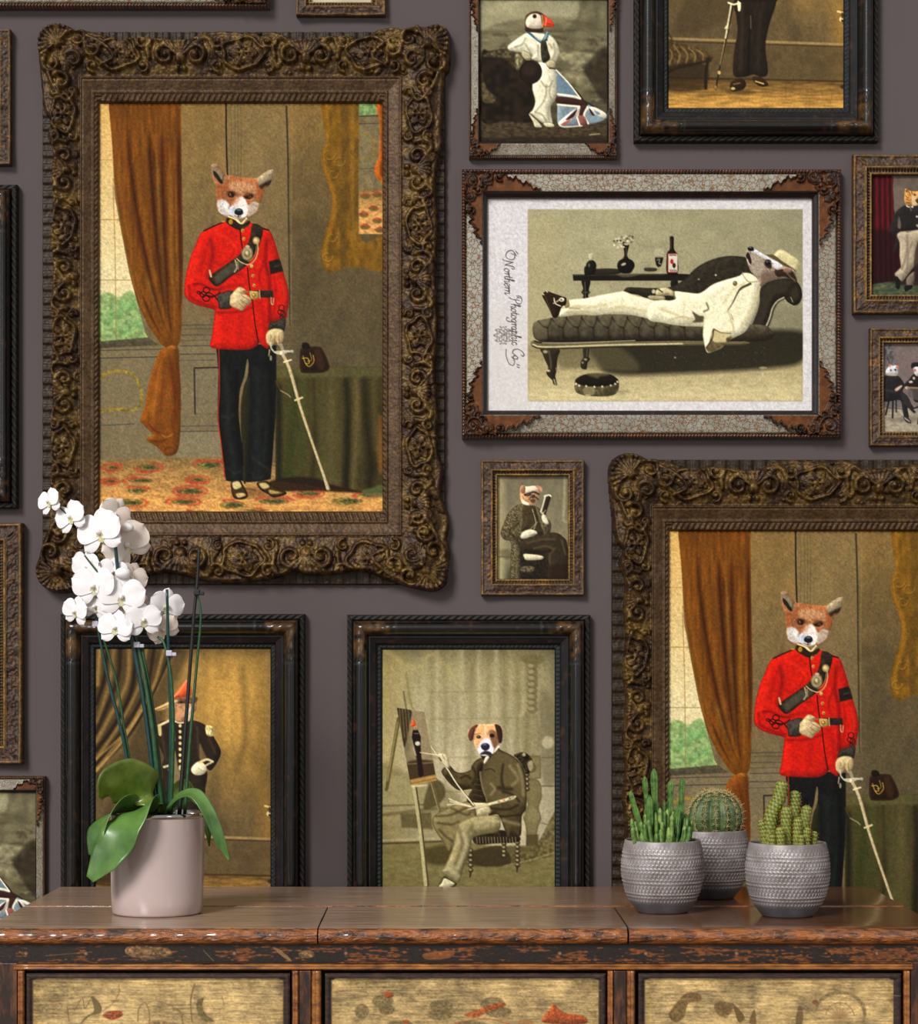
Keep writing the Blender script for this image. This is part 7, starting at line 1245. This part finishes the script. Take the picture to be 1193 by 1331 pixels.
for p in ((124,811,-.003),(220,849,-.014),(178,838,-.006),(256,770,.006)):
    c = ol(*p); bm = bmesh.new(); box_bm(bm, c.x-.0042, c.x+.0042, c.y-.004, c.y+.004, c.z-.004, c.z+.004, .0012); box_bm(bm, c.x+.003, c.x+.010, c.y-.003, c.y+.001, c.z-.004, c.z+.001, .001); bmesh_to('clip', bm, M_clip if p[0] < 250 else M_shade, orc)  # last, dark clip goes with the stake standing in for a shadow
def leafo(spine, wid, side, mat, fold=.18, curl=0, n=28, m=13):
    P = curve_pts([ol(*p) for p in spine], 8); u = np.linspace(0,1,len(P)); T = np.gradient(P, axis=0); T /= np.linalg.norm(T,axis=1)[:,None]
    S = np.array([ (1-x)*np.array(side[0],float)+x*np.array(side[1],float) for x in u]); S -= T*(S*T).sum(1)[:,None]; S /= np.linalg.norm(S,axis=1)[:,None]; Nn = np.cross(T, S); w = np.interp(u, np.linspace(0,1,len(wid)), wid)*k0/2; v = np.linspace(-1,1,m)
    V = P[:,None]+S[:,None]*(w[:,None]*v)[...,None]+Nn[:,None]*((np.abs(v)**1.3*fold)[None,:]*w[:,None])[...,None]+Nn[:,None]*(.0010*np.sin(u*9)[:,None]*v[None,:])[...,None]
    a = V.reshape(-1,3); b = (V+Nn[:,None]*-.0011).reshape(-1,3); Fq = gridfaces(len(P), m); nn = len(a); h = len(P); i = np.arange(nn).reshape(h,m); ring = list(i[0,:])+list(i[1:,-1])+list(i[-1,-2::-1])+list(i[-2:0:-1,0]); sd = [[ring[j], ring[(j+1)%len(ring)], ring[(j+1)%len(ring)]+nn, ring[j]+nn] for j in range(len(ring))]
    me = mesh_np('leaf', np.vstack([a,b]), np.vstack([Fq, Fq[:,::-1]+nn, sd]), None, True, mat); bm = bmesh.new(); bm.from_mesh(me); bmesh.ops.recalc_face_normals(bm, faces=bm.faces); bm.to_mesh(me); bm.free(); return add('leaf', me, orc)
leafo([(206,1058,0),(194,1028,-.02),(166,1018,-.04),(142,1024,-.055),(130,1038,-.06)], [14,50,66,56,14], [(-.45,-.35,.85),(.45,-.35,.85)], M_leaf2, .15)
leafo([(200,1056,-.01),(186,1048,-.055),(165,1074,-.078),(142,1108,-.082),(117,1143,-.082)], [14,46,58,56,48,14], [(.8,-.1,.5),(.8,-.2,.5)], M_leaf, .10)
leafo([(188,1056,0),(166,1046,-.03),(146,1056,-.048),(128,1080,-.058),(119,1112,-.060)], [10,36,44,40,10], [(.5,-.5,.75),(.8,-.35,.5)], M_leaf, .15)
leafo([(212,1060,-.01),(232,1036,-.03),(254,1033,-.045),(272,1058,-.055),(286,1092,-.055),(298,1119,-.055)], [10,14,18,17,14,2], [(.2,.6,.75),(.85,-.1,-.3)], M_leaf, .25)
leafo([(215,1060,.02),(245,1036,.04),(264,1048,.05),(270,1075,.05),(272,1100,.05)], [8,14,14,11,2], [(.2,.6,.75),(.9,-.1,-.3)], M_leaf, .25)
leafo([(205,1060,.01),(226,1030,.02),(240,1024,.03),(258,1046,.03)], [8,20,22,4], [(.2,.3,.9),(.5,.2,.7)], M_leaf2, .2)
def petal(L, wd, base, cup, tipw=.6, n=12, m=11, ruf=0, ph=0):
    """petal in its own plane: root at the origin, growing up +Z, facing -Y"""
    u = np.linspace(0,1,n); v = np.linspace(-1,1,m); U, Vv = np.meshgrid(u, v, indexing='ij'); prof = base+(1-base)*np.sin(np.clip(U*1.25,0,1)*1.5708); prof = prof*np.sqrt(np.clip(1-np.clip((U-tipw)/(1-tipw),0,1)**2.3, .0, 1)); x = wd/2*Vv*prof; z = L*(U+.03*(1-Vv**2)*U); y = cup*L*(U**2)*.5+cup*wd*.35*Vv**2*prof-.10*L*np.sin(U*2.6)*(1-Vv**2*.6)+ruf*L*np.sin(Vv*5+ph)*U*.5
    a = np.stack([x,y,z],-1).reshape(-1,3); b = a+np.array([0,.0006,0]); Fq = gridfaces(n,m); nn = len(a); return np.vstack([a,b]), np.vstack([Fq[:,::-1], Fq+nn])
def rotm(kind, a): return np.array(Matrix.Rotation(a, 3, kind))
def flower(px, py, dd, r, yaw, pitch, roll, cream=False, bud=False, seed=0):
    rs = random.Random(seed); o = bpy.data.objects.new('flower', bpy.data.meshes.new('flower')); COL.objects.link(o); o.parent = orc; o.location = ol(px, py, dd); R = r*k0*1.12; M = np.array(Matrix.Rotation(math.radians(yaw), 3, 'Z'))@np.array(Matrix.Rotation(math.radians(pitch), 3, 'X'))@np.array(Matrix.Rotation(math.radians(roll), 3, 'Y')); mp = M_petal2 if cream else M_petal
    def putp(name, V, Fq, rot, off, mat): V2 = (V@rotm('Y', rot).T+np.array(off))@M.T; add(name, mesh_np(name, V2, Fq, None, True, mat), o)
    for a in (0, 2.25, -2.25):
        V, Fq = petal(R*1.02, R*.80, .35, .10, .35, ph=rs.random()); putp('sepal', V, Fq, a+rs.uniform(-.1,.1), (0,.0025,0), mp)
    for a in (1.22, -1.22):
        V, Fq = petal(R*1.05, R*1.38, .42, -.06, .30, ruf=.05, ph=rs.random()*6); putp('petal', V, Fq, a+rs.uniform(-.1,.1), (0,-.0005,0), mp)
    th = np.linspace(0,2*np.pi,14,endpoint=False); V, Fq = petal(R*.42, R*.36, .6, -.5, .4); V = V@rotm('X', -.7).T; putp('lip', V, Fq, math.pi, (0,-.003,0), M_lip)
    for sg in (-1,1): V, Fq = petal(R*.30, R*.22, .5, -.6, .4); V = V@rotm('X', -.9).T; putp('lip', V, Fq, sg*1.9, (0,-.0035,0), M_lip)
    bm = bmesh.new(); bmesh.ops.create_icosphere(bm, subdivisions=2, radius=R*.10); 
    for v in bm.verts: v.co = Vector(M@np.array([v.co.x, v.co.y*1.6-.004, v.co.z*1.2]))
    bm.to_mesh(o.data); bm.free(); o.data.polygons.foreach_set('use_smooth', [True]*len(o.data.polygons)); o.data.materials.append(M_petal)
    stemp = ol(px, py, dd)
for i, a in enumerate([  # px, py, depth offset, radius px, yaw, pitch, roll, cream (shading tone)
    (64,652,0,17,-38,-8,-12,0),(92,672,-.004,21,-32,-8,-16,0),(130,692,-.012,29,-24,-6,-10,0),(148,668,.016,20,30,10,30,1),(164,708,.012,30,28,0,-34,1),(112,738,.002,22,-36,0,8,0),(146,744,-.006,18,6,-5,10,0),
    (122,762,-.016,27,-18,0,0,0),(170,752,.010,20,34,0,20,1),(98,795,-.010,18,-30,0,12,0),(124,788,-.004,20,-14,4,14,0),(158,776,-.020,27,4,-4,4,0),(150,816,-.022,21,-12,-6,4,0),(164,802,-.006,18,10,0,10,1),(186,806,-.020,21,16,-4,-8,0),
    (180,790,.010,17,-24,0,30,1),(216,788,.004,21,30,4,10,0),(212,818,.008,19,20,10,-30,1)]):
    flower(*a[:7], cream=bool(a[7]), seed=i)
for (x,y,dd,r) in ((160,745,-.02,9),(166,686,.0,7)):
    bm = bmesh.new(); bmesh.ops.create_icosphere(bm, subdivisions=3, radius=r*k0); c = ol(x,y,dd)
    for v in bm.verts: v.co = Vector((v.co.x*1.15, v.co.y, v.co.z*.85))+c
    bmesh_to('bud', bm, M_petal, orc, True)
